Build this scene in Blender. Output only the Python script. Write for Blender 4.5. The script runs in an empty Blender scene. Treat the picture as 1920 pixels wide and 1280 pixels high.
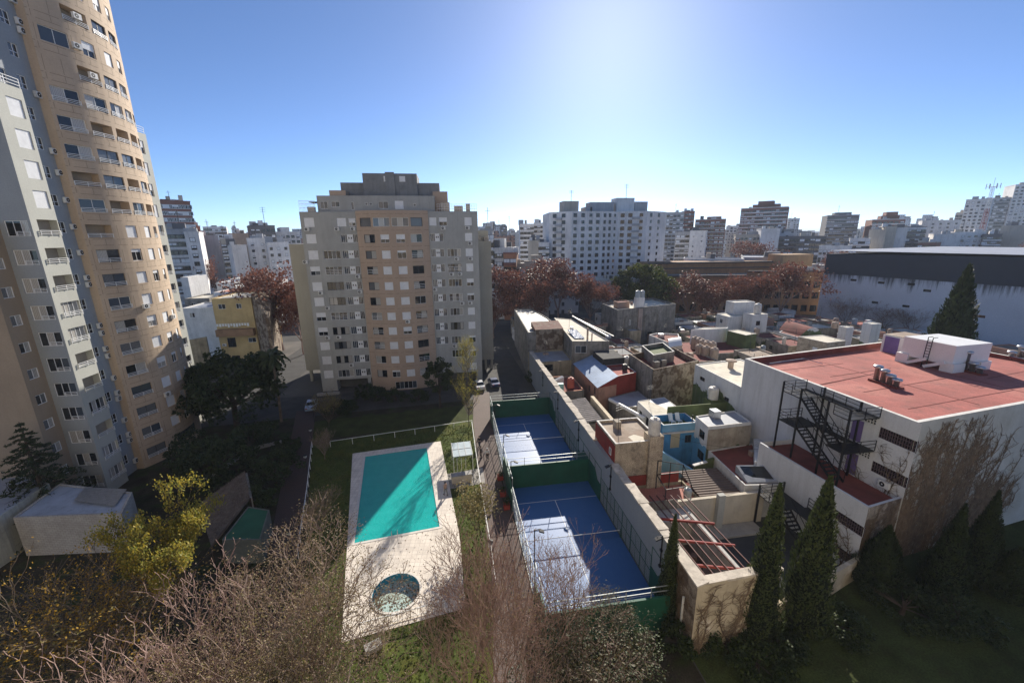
import bpy, bmesh, math, random
from math import radians, sin, cos, pi, hypot, atan2, sqrt
from mathutils import Vector, Matrix
random.seed(11)
sc = bpy.context.scene
col = sc.collection
# ------------------------------------------------------------------ camera model (measured from the padel court lines)
F = 767.75; PIT = radians(14.2756); ROL = radians(-0.7082); CH = 29.53; TH = radians(-8.5718)

def ray(px, py):
    a = px - 960; b = py - 640
    x = cos(ROL) * a + sin(ROL) * b; y = -sin(ROL) * a + cos(ROL) * b
    u = -y / F; xx = x / F
    X = xx; Y = cos(PIT) + u * sin(PIT); Z = -sin(PIT) + u * cos(PIT)
    return (X * cos(TH) - Y * sin(TH), X * sin(TH) + Y * cos(TH), Z)
def U(px, py, z=0.0):
    d = ray(px, py); t = (z - CH) / d[2]
    return (d[0] * t, d[1] * t, z)
def atb(px, py, b):
    d = ray(px, py); t = b / d[1]
    return (d[0] * t, b, CH + d[2] * t)
def ata(px, py, a):
    d = ray(px, py); t = a / d[0]
    return (a, d[1] * t, CH + d[2] * t)
def hgt(px, py, P):
    d = ray(px, py); return CH + d[2] * hypot(P[0], P[1]) / hypot(d[0], d[1])

# ------------------------------------------------------------------ materials
MATS = {}
def _new(name):
    m = bpy.data.materials.new(name); m.use_nodes = True
    return m, m.node_tree.nodes, m.node_tree.links, m.node_tree.nodes['Principled BSDF']
def mat(name, c, rough=.85, var=.14, scale=.6, stain=0, stainc=(.05, .045, .04), streak=0, bump=0, metal=0, fine=0.06, spec=.3, c2=None, c2s=.3, c2t=.55, bscale=None, c2z=None):
    """procedural surface: broad tone drift + fine grain, optional second colour patches, stains and vertical streaks"""
    if name in MATS: return MATS[name]
    m, N, L, B = _new(name)
    B.inputs['Roughness'].default_value = rough; B.inputs['Metallic'].default_value = metal
    B.inputs['Specular IOR Level'].default_value = spec
    geo = N.new('ShaderNodeNewGeometry'); pos = geo.outputs['Position']
    def noise(s, det=4, sz=None, rg=.55):
        n = N.new('ShaderNodeTexNoise'); n.inputs['Scale'].default_value = s; n.inputs['Detail'].default_value = det; n.inputs['Roughness'].default_value = rg
        if sz is not None:
            mp = N.new('ShaderNodeMapping'); mp.inputs['Scale'].default_value = (1, 1, sz); L.new(pos, mp.inputs[0]); L.new(mp.outputs[0], n.inputs[0])
        else: L.new(pos, n.inputs[0])
        return n.outputs['Fac']
    def mrange(fac, a, b, c_, d):
        r = N.new('ShaderNodeMapRange'); L.new(fac, r.inputs[0])
        for i, v in zip((1, 2, 3, 4), (a, b, c_, d)): r.inputs[i].default_value = v
        return r.outputs[0]
    def mix(fac, a, b, mode='MIX'):
        x = N.new('ShaderNodeMix'); x.data_type = 'RGBA'; x.blend_type = mode
        if isinstance(fac, (int, float)): x.inputs[0].default_value = fac
        else: L.new(fac, x.inputs[0])
        for i, v in ((6, a), (7, b)):
            if isinstance(v, tuple): x.inputs[i].default_value = (*v[:3], 1)
            else: L.new(v, x.inputs[i])
        return x.outputs[2]
    cur = tuple(c)
    if c2 is not None:
        nn = noise(c2s, 6); e_ = .05
        if c2z is not None:   # repainted lower part with a ragged upper edge at about height c2z[0]
            sz_ = N.new('ShaderNodeSeparateXYZ'); L.new(pos, sz_.inputs[0]); q1 = N.new('ShaderNodeMath'); q1.operation = 'MULTIPLY_ADD'; L.new(sz_.outputs[2], q1.inputs[0]); q1.inputs[1].default_value = -c2z[1]; q1.inputs[2].default_value = c2z[0]*c2z[1]
            q2 = N.new('ShaderNodeMath'); q2.operation = 'ADD'; L.new(nn, q2.inputs[0]); L.new(q1.outputs[0], q2.inputs[1]); nn = q2.outputs[0]; e_ = .008
        cur = mix(mrange(nn, c2t - e_, c2t + e_, 0, 1), cur, tuple(c2))
    f = mrange(noise(scale, 5), .3, .7, 1 - var, 1 + var)
    g = mrange(noise(scale * 14 + 3, 3), .3, .7, 1 - fine, 1 + fine)
    mm = N.new('ShaderNodeMath'); mm.operation = 'MULTIPLY'; L.new(f, mm.inputs[0]); L.new(g, mm.inputs[1])
    comb = N.new('ShaderNodeCombineColor')
    for i in range(3): L.new(mm.outputs[0], comb.inputs[i])
    cur = mix(1.0, cur, comb.outputs[0], 'MULTIPLY')
    if stain: cur = mix(mrange(noise(scale * 1.7 + .1, 8, None, .7), .5, .72, 0, stain), cur, tuple(stainc))
    if streak: cur = mix(mrange(noise(1.6, 5, .09, .65), .48, .75, 0, streak), cur, tuple(stainc))
    L.new(cur, B.inputs['Base Color'])
    if bump:
        bp = N.new('ShaderNodeBump'); bp.inputs['Strength'].default_value = bump; bp.inputs['Distance'].default_value = .05
        L.new(noise(bscale or 9, 5), bp.inputs['Height']); L.new(bp.outputs[0], B.inputs['Normal'])
    MATS[name] = m
    return m
def tiles(name, c, c2, mortar, sx, sy, rough=.8, rot=0, off=.5, msize=.02, stain=.2, stainc=(.05, .045, .04), wall=False):
    if name in MATS: return MATS[name]
    m, N, L, B = _new(name)
    geo = N.new('ShaderNodeNewGeometry'); mp = N.new('ShaderNodeMapping'); mp.inputs['Rotation'].default_value = (0, 0, rot)
    if wall:
        sp = N.new('ShaderNodeSeparateXYZ'); L.new(geo.outputs['Position'], sp.inputs[0]); ad = N.new('ShaderNodeMath'); ad.operation = 'ADD'; L.new(sp.outputs[0], ad.inputs[0]); L.new(sp.outputs[1], ad.inputs[1])
        cb = N.new('ShaderNodeCombineXYZ'); L.new(ad.outputs[0], cb.inputs[0]); L.new(sp.outputs[2], cb.inputs[1]); L.new(cb.outputs[0], mp.inputs[0])
    else: L.new(geo.outputs['Position'], mp.inputs[0])
    b = N.new('ShaderNodeTexBrick'); L.new(mp.outputs[0], b.inputs[0])
    b.inputs['Color1'].default_value = (*c, 1); b.inputs['Color2'].default_value = (*c2, 1); b.inputs['Mortar'].default_value = (*mortar, 1)
    b.inputs['Scale'].default_value = 1; b.inputs['Brick Width'].default_value = sx; b.inputs['Row Height'].default_value = sy; b.inputs['Mortar Size'].default_value = msize; b.offset = off
    n = N.new('ShaderNodeTexNoise'); n.inputs['Scale'].default_value = .5; n.inputs['Detail'].default_value = 8; n.inputs['Roughness'].default_value = .7; L.new(geo.outputs['Position'], n.inputs[0])
    r = N.new('ShaderNodeMapRange'); L.new(n.outputs['Fac'], r.inputs[0])
    for i, v in zip((1, 2, 3, 4), (.45, .75, 0, stain)): r.inputs[i].default_value = v
    x = N.new('ShaderNodeMix'); x.data_type = 'RGBA'; L.new(r.outputs[0], x.inputs[0]); L.new(b.outputs['Color'], x.inputs[6]); x.inputs[7].default_value = (*stainc, 1)
    L.new(x.outputs[2], B.inputs['Base Color']); B.inputs['Roughness'].default_value = rough; B.inputs['Specular IOR Level'].default_value = .3
    MATS[name] = m; return m
def leafmat(name, c, c2, rough=.6, trans=.25):
    if name in MATS: return MATS[name]
    m, N, L, B = _new(name)
    geo = N.new('ShaderNodeNewGeometry'); rp = N.new('ShaderNodeMix'); rp.data_type = 'RGBA'
    L.new(geo.outputs['Random Per Island'], rp.inputs[0]); rp.inputs[6].default_value = (*c, 1); rp.inputs[7].default_value = (*c2, 1)
    L.new(rp.outputs[2], B.inputs['Base Color']); B.inputs['Roughness'].default_value = rough; B.inputs['Specular IOR Level'].default_value = .25
    tr = N.new('ShaderNodeBsdfTranslucent'); L.new(rp.outputs[2], tr.inputs[0])
    ms = N.new('ShaderNodeMixShader'); ms.inputs[0].default_value = trans
    L.new(B.outputs[0], ms.inputs[1]); L.new(tr.outputs[0], ms.inputs[2]); L.new(ms.outputs[0], N['Material Output'].inputs[0])
    MATS[name] = m; return m
def glassmat(name, c, rough=.06, curtain=False):
    if name in MATS: return MATS[name]
    m, N, L, B = _new(name)
    B.inputs['Roughness'].default_value = rough; B.inputs['Specular IOR Level'].default_value = .6
    if curtain:
        t = N.new('ShaderNodeTexCoord'); w = N.new('ShaderNodeTexWave'); w.inputs['Scale'].default_value = 2.2; w.inputs['Distortion'].default_value = 3
        L.new(t.outputs['Object'], w.inputs[0]); x = N.new('ShaderNodeMix'); x.data_type = 'RGBA'; L.new(w.outputs['Fac'], x.inputs[0])
        x.inputs[6].default_value = (*[q * .55 for q in c], 1); x.inputs[7].default_value = (*c, 1); L.new(x.outputs[2], B.inputs['Base Color'])
    else: B.inputs['Base Color'].default_value = (*c, 1)
    MATS[name] = m; return m

# ------------------------------------------------------------------ mesh builder
WL = {}
class MB:
    def __init__(s): s.v = []; s.f = []; s.m = []
    def add(s, vs, fs, mi=0):
        k = len(s.v); s.v += [tuple(p) for p in vs]; s.f += [tuple(i + k for i in q) for q in fs]; s.m += [mi] * len(fs)
    def quad(s, a, b, c, d, mi=0): s.add([a, b, c, d], [(0, 1, 2, 3)], mi)
    def box(s, x0, y0, z0, x1, y1, z1, mi=0):
        s.add([(x0,y0,z0),(x1,y0,z0),(x1,y1,z0),(x0,y1,z0),(x0,y0,z1),(x1,y0,z1),(x1,y1,z1),(x0,y1,z1)],
              [(0,3,2,1),(4,5,6,7),(0,1,5,4),(1,2,6,5),(2,3,7,6),(3,0,4,7)], mi)
    def rbox(s, cx, cy, z0, z1, lx, ly, ang, mi=0):
        c, n = cos(ang), sin(ang); P = []
        for sx, sy in ((-1,-1),(1,-1),(1,1),(-1,1)): P.append((cx + sx*lx/2*c - sy*ly/2*n, cy + sx*lx/2*n + sy*ly/2*c))
        s.prism(P, z0, z1, mi)
    def beam(s, p0, p1, w, h, mi=0):
        p0 = Vector(p0); p1 = Vector(p1); d = p1 - p0
        if d.length < 1e-6: return
        d.normalize(); up = Vector((0,0,1)) if abs(d.z) < .95 else Vector((0,1,0))
        r = d.cross(up).normalized() * (w/2); q = r.cross(d).normalized() * (h/2)
        vs = [p + a*r + b*q for p in (p0, p1) for a, b in ((-1,-1),(1,-1),(1,1),(-1,1))]
        s.add(vs, [(3,2,1,0),(4,5,6,7),(0,1,5,4),(1,2,6,5),(2,3,7,6),(3,0,4,7)], mi)
    def tube(s, pts, rad, n=6, mi=0, cap=True):
        k = len(s.v); pts = [Vector(p) for p in pts]
        if not hasattr(rad, '__len__'): rad = [rad]*len(pts)
        for i, p in enumerate(pts):
            d = (pts[min(i+1, len(pts)-1)] - pts[max(i-1, 0)])
            d = d.normalized() if d.length > 1e-9 else Vector((0,0,1))
            up = Vector((0,0,1)) if abs(d.z) < .9 else Vector((1,0,0))
            a = d.cross(up).normalized(); b = d.cross(a)
            for j in range(n):
                t = 2*pi*j/n; s.v.append(tuple(p + (a*cos(t) + b*sin(t))*rad[i]))
        for i in range(len(pts)-1):
            for j in range(n):
                s.f.append((k+i*n+j, k+i*n+(j+1)%n, k+(i+1)*n+(j+1)%n, k+(i+1)*n+j)); s.m.append(mi)
        if cap:
            s.f.append(tuple(k+j for j in range(n))); s.m.append(mi)
            s.f.append(tuple(k+(len(pts)-1)*n+n-1-j for j in range(n))); s.m.append(mi)
    def lathe(s, c, prof, n=14, mi=0):
        k = len(s.v)
        for r, z in prof:
            for j in range(n):
                t = 2*pi*j/n; s.v.append((c[0]+r*cos(t), c[1]+r*sin(t), c[2]+z))
        for i in range(len(prof)-1):
            for j in range(n):
                s.f.append((k+i*n+j, k+i*n+(j+1)%n, k+(i+1)*n+(j+1)%n, k+(i+1)*n+j)); s.m.append(mi)
        s.f.append(tuple(k+n-1-j for j in range(n))); s.m.append(mi)
        s.f.append(tuple(k+(len(prof)-1)*n+j for j in range(n))); s.m.append(mi)
    def prism(s, poly, z0, z1, mi=0, top=None):
        A = sum(poly[i][0]*poly[(i+1)%len(poly)][1] - poly[(i+1)%len(poly)][0]*poly[i][1] for i in range(len(poly)))
        P = list(poly) if A > 0 else list(reversed(poly)); n = len(P)
        zt = z1 if hasattr(z1, '__len__') else [z1]*n
        if A <= 0 and hasattr(z1, '__len__'): zt = list(reversed(zt))
        k = len(s.v)
        s.v += [(p[0], p[1], z0) for p in P] + [(p[0], p[1], zt[i]) for i, p in enumerate(P)]
        for i in range(n): s.f.append((k+i, k+(i+1)%n, k+n+(i+1)%n, k+n+i)); s.m.append(mi)
        s.f.append(tuple(k+n+i for i in range(n))); s.m.append(mi if top is None else top)
        s.f.append(tuple(k+n-1-i for i in range(n))); s.m.append(mi)
    def build(s, name, mats, parent=None, loc=None, smooth=False, kind=None):
        me = bpy.data.meshes.new(name)
        if parent is not None: o0 = WL[parent.name]
        elif loc is not None: o0 = loc
        else: o0 = (0, 0, 0)
        o0 = Vector(o0)
        me.from_pydata([(p[0]-o0[0], p[1]-o0[1], p[2]-o0[2]) for p in s.v], [], s.f)
        if not isinstance(mats, (list, tuple)): mats = [mats]
        for q in mats: me.materials.append(q)
        if len(mats) > 1: me.polygons.foreach_set('material_index', s.m)
        if smooth: me.polygons.foreach_set('use_smooth', [True]*len(s.f))
        me.update()
        o = bpy.data.objects.new(name, me); col.objects.link(o)
        if parent is not None: o.parent = parent; WL[o.name] = o0
        else: o.location = o0; WL[o.name] = o0
        if kind: o['kind'] = kind
        return o
def tag(o, label=None, cat=None, group=None, kind=None):
    if label: o['label'] = label
    if cat: o['category'] = cat
    if group: o['group'] = group
    if kind: o['kind'] = kind
    return o
def thing(name, label, cat, loc=(0,0,0), group=None, rz=0):
    o = bpy.data.objects.new(name, None); o.empty_display_size = .3; col.objects.link(o)
    o.location = loc; o.rotation_euler = (0, 0, rz); WL[o.name] = Vector(loc)
    return tag(o, label, cat, group)
def place(me, name, loc, rz, parent=None, rel=True, scale=None):
    """an object sharing mesh data, put at a world place under its parent"""
    o = bpy.data.objects.new(name, me); col.objects.link(o)
    l = Vector(loc)
    if parent is not None: o.parent = parent; o.location = l - WL[parent.name]
    else: o.location = l
    o.rotation_euler = (0, 0, rz)
    if scale: o.scale = scale
    WL[o.name] = l
    return o
def copy_tree(o, parent=None, loc=None, rz=None, label=None, scale=None):
    c = o.copy(); col.objects.link(c)
    if parent is not None: c.parent = parent
    if loc is not None: c.location = loc
    if rz is not None: c.rotation_euler = (0, 0, rz)
    if label: c['label'] = label
    if scale: c.scale = scale
    for ch in list(o.children): copy_tree(ch, c)
    return c
MC = {}
def mesh_of(key, mb, mats, smooth=False):
    if key in MC: return MC[key]
    me = bpy.data.meshes.new(str(key[0])); me.from_pydata(mb.v, [], mb.f)
    for q in mats: me.materials.append(q)
    me.polygons.foreach_set('material_index', mb.m)
    if smooth: me.polygons.foreach_set('use_smooth', [True]*len(mb.f))
    me.update(); MC[key] = me
    return me

# ------------------------------------------------------------------ walls with real recessed openings
def line(p0, p1):
    L = hypot(p1[0]-p0[0], p1[1]-p0[1]); d = ((p1[0]-p0[0])/L, (p1[1]-p0[1])/L)
    def pf(u): return (p0[0]+d[0]*u, p0[1]+d[1]*u, d[1], -d[0])
    pf.L = L; pf.sub = None
    return pf
def arc(p0, p1, bulge):
    """convex arc from p0 to p1, bulging to the right-hand (outward) side"""
    c = hypot(p1[0]-p0[0], p1[1]-p0[1]); Rr = (c*c/4 + bulge*bulge)/(2*bulge); half = math.asin(c/2/Rr)
    d = ((p1[0]-p0[0])/c, (p1[1]-p0[1])/c); n = (d[1], -d[0]); mid = ((p0[0]+p1[0])/2, (p0[1]+p1[1])/2)
    ce = (mid[0] - n[0]*(Rr-bulge), mid[1] - n[1]*(Rr-bulge)); L = 2*Rr*half
    def pf(u):
        t = -half + u/Rr; nx = n[0]*cos(t) + d[0]*sin(t); ny = n[1]*cos(t) + d[1]*sin(t)
        return (ce[0]+nx*Rr, ce[1]+ny*Rr, nx, ny)
    pf.L = L; pf.sub = .8
    return pf
def facade(mb, pf, z0, z1, ops, mi=0, depth=.22, mir=None, back=None):
    """ops: (u0,u1,za,zb[,depth]); leaves holes with reveals, back != None closes them with that material slot"""
    mir = mi if mir is None else mir
    us = {0.0, pf.L}; zs = {z0, z1}
    for o in ops: us |= {o[0], o[1]}; zs |= {o[2], o[3]}
    if pf.sub:
        n = max(2, int(pf.L/pf.sub)); us |= {pf.L*i/n for i in range(n+1)}
    us = sorted(us); zs = sorted(zs)
    us = [u for i, u in enumerate(us) if i == 0 or u-us[i-1] > 1e-4]; zs = [z for i, z in enumerate(zs) if i == 0 or z-zs[i-1] > 1e-4]
    def P(u, z, dp=0):
        x, y, nx, ny = pf(u); return (x-nx*dp, y-ny*dp, z)
    def hit(u, z):
        for o in ops:
            if o[0] < u < o[1] and o[2] < z < o[3]: return o
        return None
    for i in range(len(us)-1):
        um = (us[i]+us[i+1])/2; run = None
        for j in range(len(zs)-1):
            h = hit(um, (zs[j]+zs[j+1])/2)
            if h is None:
                if run is None: run = zs[j]
            if h is not None or j == len(zs)-2:
                ztop = zs[j] if h is not None else zs[j+1]
                if run is not None:
                    mb.quad(P(us[i], run), P(us[i+1], run), P(us[i+1], ztop), P(us[i], ztop), mi); run = None
            if h is not None:
                dp = h[4] if len(h) > 4 else depth
                if back is not None: mb.quad(P(us[i], zs[j], dp), P(us[i+1], zs[j], dp), P(us[i+1], zs[j+1], dp), P(us[i], zs[j+1], dp), back)
    for o in ops:
        dp = o[4] if len(o) > 4 else depth
        seg = [u for u in us if o[0]-1e-6 <= u <= o[1]+1e-6]
        for a, b in zip(seg[:-1], seg[1:]):
            mb.quad(P(a, o[2]), P(b, o[2]), P(b, o[2], dp), P(a, o[2], dp), mir)
            mb.quad(P(a, o[3], dp), P(b, o[3], dp), P(b, o[3]), P(a, o[3]), mir)
        mb.quad(P(o[0], o[2]), P(o[0], o[2], dp), P(o[0], o[3], dp), P(o[0], o[3]), mir)
        mb.quad(P(o[1], o[2], dp), P(o[1], o[2]), P(o[1], o[3]), P(o[1], o[3], dp), mir)

# ------------------------------------------------------------------ common materials
M_white = mat('white_paint', (.74, .74, .72), .5, .05)
M_frame = mat('white_aluminium', (.72, .73, .73), .35, .04)
M_dframe = mat('dark_frame', (.05, .05, .055), .5, .05)
M_shut = mat('white_shutter', (.76, .77, .78), .5, .06, 2)
M_g1 = glassmat('glass_dark', (.012, .015, .02))
M_g2 = glassmat('glass_blue', (.05, .065, .085), .04)
M_g3 = glassmat('glass_curtain', (.5, .48, .44), .12, True)
M_g4 = glassmat('glass_half', (.16, .17, .18), .08, True)
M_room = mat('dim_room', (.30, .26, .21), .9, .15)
M_black = mat('black_metal', (.012, .012, .014), .45, .1)
M_galv = mat('galvanised', (.5, .51, .52), .38, .12, 3, metal=.8, stain=.3)
M_ac = mat('ac_white', (.66, .66, .64), .5, .05, stain=.25)
M_conc = mat('concrete', (.33, .32, .30), .9, .2, .7, stain=.5, streak=.3, bump=.3)
GL = [M_g1, M_g2, M_g3, M_g4]

# ------------------------------------------------------------------ window, railing, air conditioner prototypes (local: x along wall, -y out, z up)
def win_mesh(w, h, n, gs, frame=None, bar=False, t=.06):
    """sliding window of n sashes; gs picks each pane's glass"""
    frame = frame or M_frame
    key = ('window', round(w, 2), round(h, 2), n, gs, frame.name, bar)
    if key in MC: return MC[key]
    mb = MB(); y0, y1 = -.05, .03
    mb.box(0, y0, 0, w, y1, t, 0); mb.box(0, y0, h-t, w, y1, h, 0); mb.box(0, y0, t, t, y1, h-t, 0); mb.box(w-t, y0, t, w, y1, h-t, 0)
    for i in range(n):
        xa = t + (w-2*t)*i/n; xb = t + (w-2*t)*(i+1)/n
        if i: mb.box(xa-.025, y0+.012, t, xa+.025, y1, h-t, 0)
        mb.quad((xa, -.005, t), (xb, -.005, t), (xb, -.005, h-t), (xa, -.005, h-t), 1+gs[i % len(gs)])
    if bar: mb.box(t, y0+.02, h*.36, w-t, y1, h*.36+.05, 0)
    return mesh_of(key, mb, [frame]+GL)
def shutter_mesh(w, h):
    key = ('roller_shutter', round(w, 2), round(h, 2))
    if key in MC: return MC[key]
    mb = MB(); n = max(2, int(h/.12))
    for i in range(n):
        z0 = h*i/n; z1 = h*(i+1)/n
        mb.quad((0, -.07, z0), (w, -.07, z0), (w, -.095, z1-.012), (0, -.095, z1-.012)); mb.quad((0, -.095, z1-.012), (w, -.095, z1-.012), (w, -.07, z1), (0, -.07, z1))
    mb.quad((0, -.07, 0), (0, -.04, 0), (w, -.04, 0), (w, -.07, 0))
    return mesh_of(key, mb, [M_shut])
def rail_mesh(w, h=.9, n=3, mt=None):
    mt = mt or M_frame; key = ('railing', round(w, 2), h, n, mt.name)
    if key in MC: return MC[key]
    mb = MB()
    for i in range(n):
        z = h*(i+1)/n; mb.box(0, -.03, z-.05, w, .02, z, 0)
    for i in range(3):
        x = (w-.05)*i/2; mb.box(x, -.025, 0, x+.05, .015, h-.06, 0)
    return mesh_of(key, mb, [mt])
def ac_mesh():
    key = ('air_conditioner',)
    if key in MC: return MC[key]
    mb = MB(); mb.box(0, -.36, 0, .85, -.06, .6, 0)
    cx, cz, r = .32, .3, .23
    vs = [(cx, -.365, cz)] + [(cx+r*cos(2*pi*i/14), -.365, cz+r*sin(2*pi*i/14)) for i in range(14)]
    mb.add(vs, [(0, 1+(i+1) % 14, 1+i) for i in range(14)], 1)
    vs = [(cx, -.37, cz)] + [(cx+.07*cos(2*pi*i/8), -.37, cz+.07*sin(2*pi*i/8)) for i in range(8)]
    mb.add(vs, [(0, 1+(i+1) % 8, 1+i) for i in range(8)], 0)
    mb.box(.08, -.3, -.06, .12, .1, 0, 2); mb.box(.72, -.3, -.06, .76, .1, 0, 2)
    return mesh_of(key, mb, [M_ac, M_black, M_galv])
def porthole_mesh(w, h):
    """glazed strip with a white middle panel that has two oval lights"""
    key = ('panel_window', round(w, 2), round(h, 2))
    if key in MC: return MC[key]
    mb = MB(); t = .06
    mb.box(0, -.05, 0, w, .03, t, 0); mb.box(0, -.05, h-t, w, .03, h, 0); mb.box(0, -.05, t, t, .03, h-t, 0); mb.box(w-t, -.05, t, w, .03, h-t, 0)
    xa, xb = w*.36, w*.72; mb.box(xa, -.07, t, xb, .02, h-t, 0)
    for x0, x1, g in ((t, xa, 2), (xb, w-t, 1)):
        mb.quad((x0, 0, t), (x1, 0, t), (x1, 0, h-t), (x0, 0, h-t), g)
        for q in (1, 2):
            xx = x0+(x1-x0)*q/3; mb.box(xx-.02, -.03, t, xx+.02, .01, h-t, 0)
    for fx in (.3, .7):
        cx = xa+(xb-xa)*fx; cz = h*.55
        vs = [(cx, -.075, cz)] + [(cx+.11*cos(2*pi*i/12), -.075, cz+.21*sin(2*pi*i/12)) for i in range(12)]
        mb.add(vs, [(0, 1+(i+1) % 12, 1+i) for i in range(12)], 1)
    return mesh_of(key, mb, [M_frame]+GL)
def put(me, name, parent, pf, u, z, inset=0.0, mid=None):
    """put a wall-mounted part: local x runs along the wall from u"""
    if mid is not None:
        x, y, nx, ny = pf(u+mid/2); a = atan2(nx, -ny)
        d = (-ny, nx); x -= d[0]*mid/2; y -= d[1]*mid/2
    else:
        x, y, nx, ny = pf(u); a = atan2(nx, -ny)
    return place(me, name, (x-nx*inset, y-ny*inset, z), a, parent)
def window(parent, pf, u, z, w, h, n=2, shut=None, rail=False, frame=None, gs=None, bar=False, inset=.16, rnd=random):
    if gs is None:
        r = rnd.random()
        gs = (0, 0) if r < .4 else (1, 0) if r < .55 else (2, 0) if r < .7 else (2, 2) if r < .85 else (0, 3)
    o = put(win_mesh(w, h, n, tuple(gs), frame, bar), 'window', parent, pf, u, z, inset, w)
    if shut:
        hs = round(h*shut/.1)*.1 if shut < 1 else h-.02
        s = place(shutter_mesh(w-.04, hs), 'roller_shutter', o_w(o)+Vector((0, 0, h-hs)), o.rotation_euler[2])
        s.parent = o; s.location = (.02, 0, h-hs); s.rotation_euler = (0, 0, 0)
    if rail:
        q = place(rail_mesh(w), 'railing', (0, 0, 0), 0); q.parent = o; q.location = (0, -.12, .03)
    return o
def o_w(o): return WL[o.name]
def ac(parent, pf, u, z): return put(ac_mesh(), 'air_conditioner', parent, pf, u, z, 0, .85)
# ================================================================== world, sun, camera
SAZ = radians(20.9); SEL = radians(25.4)
w = bpy.data.worlds.new('World'); sc.world = w; w.use_nodes = True
nt = w.node_tree; bg = nt.nodes['Background']; sky = nt.nodes.new('ShaderNodeTexSky')
sky.sky_type = 'NISHITA'; sky.sun_disc = False; sky.sun_elevation = SEL; sky.sun_rotation = SAZ
sky.altitude = 0; sky.air_density = .5; sky.dust_density = .16; sky.ozone_density = 4.6
nt.links.new(sky.outputs[0], bg.inputs[0]); bg.inputs[1].default_value = .098
sl = bpy.data.lights.new('sun', 'SUN'); sl.energy = 5; sl.angle = radians(.5); sl.color = (1, .92, .8)
so = bpy.data.objects.new('sun', sl); col.objects.link(so)
so.rotation_euler = Vector((-sin(SAZ)*cos(SEL), -cos(SAZ)*cos(SEL), -sin(SEL))).to_track_quat('-Z', 'Y').to_euler(); so.location = (0, 0, 90)
cam = bpy.data.cameras.new('camera'); co = bpy.data.objects.new('camera', cam); col.objects.link(co)
cam.sensor_width = 36; cam.lens = F/1920*36; cam.clip_start = .1; cam.clip_end = 9000
co.matrix_world = Matrix.Translation((0, 0, CH)) @ Matrix.Rotation(TH, 4, 'Z') @ Matrix.Rotation(pi/2 - PIT, 4, 'X') @ Matrix.Rotation(ROL, 4, 'Z')
sc.camera = co
sc.view_settings.view_transform = 'Standard'; sc.view_settings.look = 'None'; sc.view_settings.exposure = .8; sc.view_settings.gamma = 1
sc.cycles.max_bounces = 5; sc.cycles.diffuse_bounces = 3; sc.cycles.glossy_bounces = 3; sc.cycles.transmission_bounces = 4; sc.cycles.volume_bounces = 0
sc.cycles.caustics_reflective = False; sc.cycles.caustics_refractive = False

# ================================================================== ground sheets
M_city = mat('city_ground', (.08, .075, .07), .95, .35, .03, stain=.4, c2=(.12, .11, .10), c2s=.06)
M_grass = mat('lawn_grass', (.060, .082, .018), .9, .35, .45, fine=.35, stain=.45, stainc=(.07, .05, .025), bump=.6, bscale=14, c2=(.085, .095, .02), c2s=.35, spec=.1)
M_soil = mat('garden_soil', (.045, .038, .026), .95, .4, .5, fine=.3, stain=.6, stainc=(.03, .035, .015), bump=.6, c2=(.035, .045, .016), c2s=.4, spec=.1)
M_asph = mat('asphalt', (.055, .053, .052), .9, .2, .5, stain=.3)
M_pave = tiles('path_pavers', (.17, .115, .095), (.13, .09, .078), (.07, .055, .05), .24, .12, rot=radians(8), stain=.35)
M_deck = tiles('deck_tiles', (.76, .69, .595), (.68, .61, .525), (.56, .495, .425), .5, .5, .7, radians(7), 0, .025, stain=.55, stainc=(.32, .28, .25))
def sheet(name, poly, z, m, zthick=None, holes=None):
    mb = MB()
    if holes:
        bm = bmesh.new(); es = []
        for lp in [poly]+holes:
            vs = [bm.verts.new((p[0], p[1], z)) for p in lp]; es += [bm.edges.new((vs[i], vs[(i+1) % len(vs)])) for i in range(len(vs))]
        bmesh.ops.triangle_fill(bm, use_beauty=True, use_dissolve=False, edges=es, normal=(0, 0, 1))
        me = bpy.data.meshes.new(name); bm.to_mesh(me); bm.free(); me.materials.append(m); o = bpy.data.objects.new(name, me); col.objects.link(o); o['kind'] = 'structure'; return o
    if zthick: mb.prism(poly, z-zthick, z)
    else:
        A = sum(poly[i][0]*poly[(i+1)%len(poly)][1]-poly[(i+1)%len(poly)][0]*poly[i][1] for i in range(len(poly)))
        P = poly if A > 0 else poly[::-1]
        mb.add([(p[0], p[1], z) for p in P], [tuple(range(len(P)))])
    o = mb.build(name, m); o['kind'] = 'structure'; return o
PU = lambda *pts: [U(*p)[:2] for p in pts]
FLp = (-10.8, 36.7); eu = (.9925, .122); ev = (-.122, .9925)
def PP(u, v): return (FLp[0]+eu[0]*u+ev[0]*v, FLp[1]+eu[1]*u+ev[1]*v)
PWd, PLn = 8.75, 17.8
wc = U(743, 1110)[:2]; WR = hypot(U(699, 1112)[0]-U(788, 1106)[0], U(699, 1112)[1]-U(788, 1106)[1])/2
HOLES = [[PP(0, 0), PP(PWd, 0), PP(PWd, PLn), PP(0, PLn)], [(wc[0]+WR*cos(2*pi*i/36), wc[1]+WR*sin(2*pi*i/36)) for i in range(36)]]
ground = sheet('ground', [(-4000, -300), (4000, -300), (4000, 6000), (-4000, 6000)], -.03, M_city, holes=HOLES)
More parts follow.
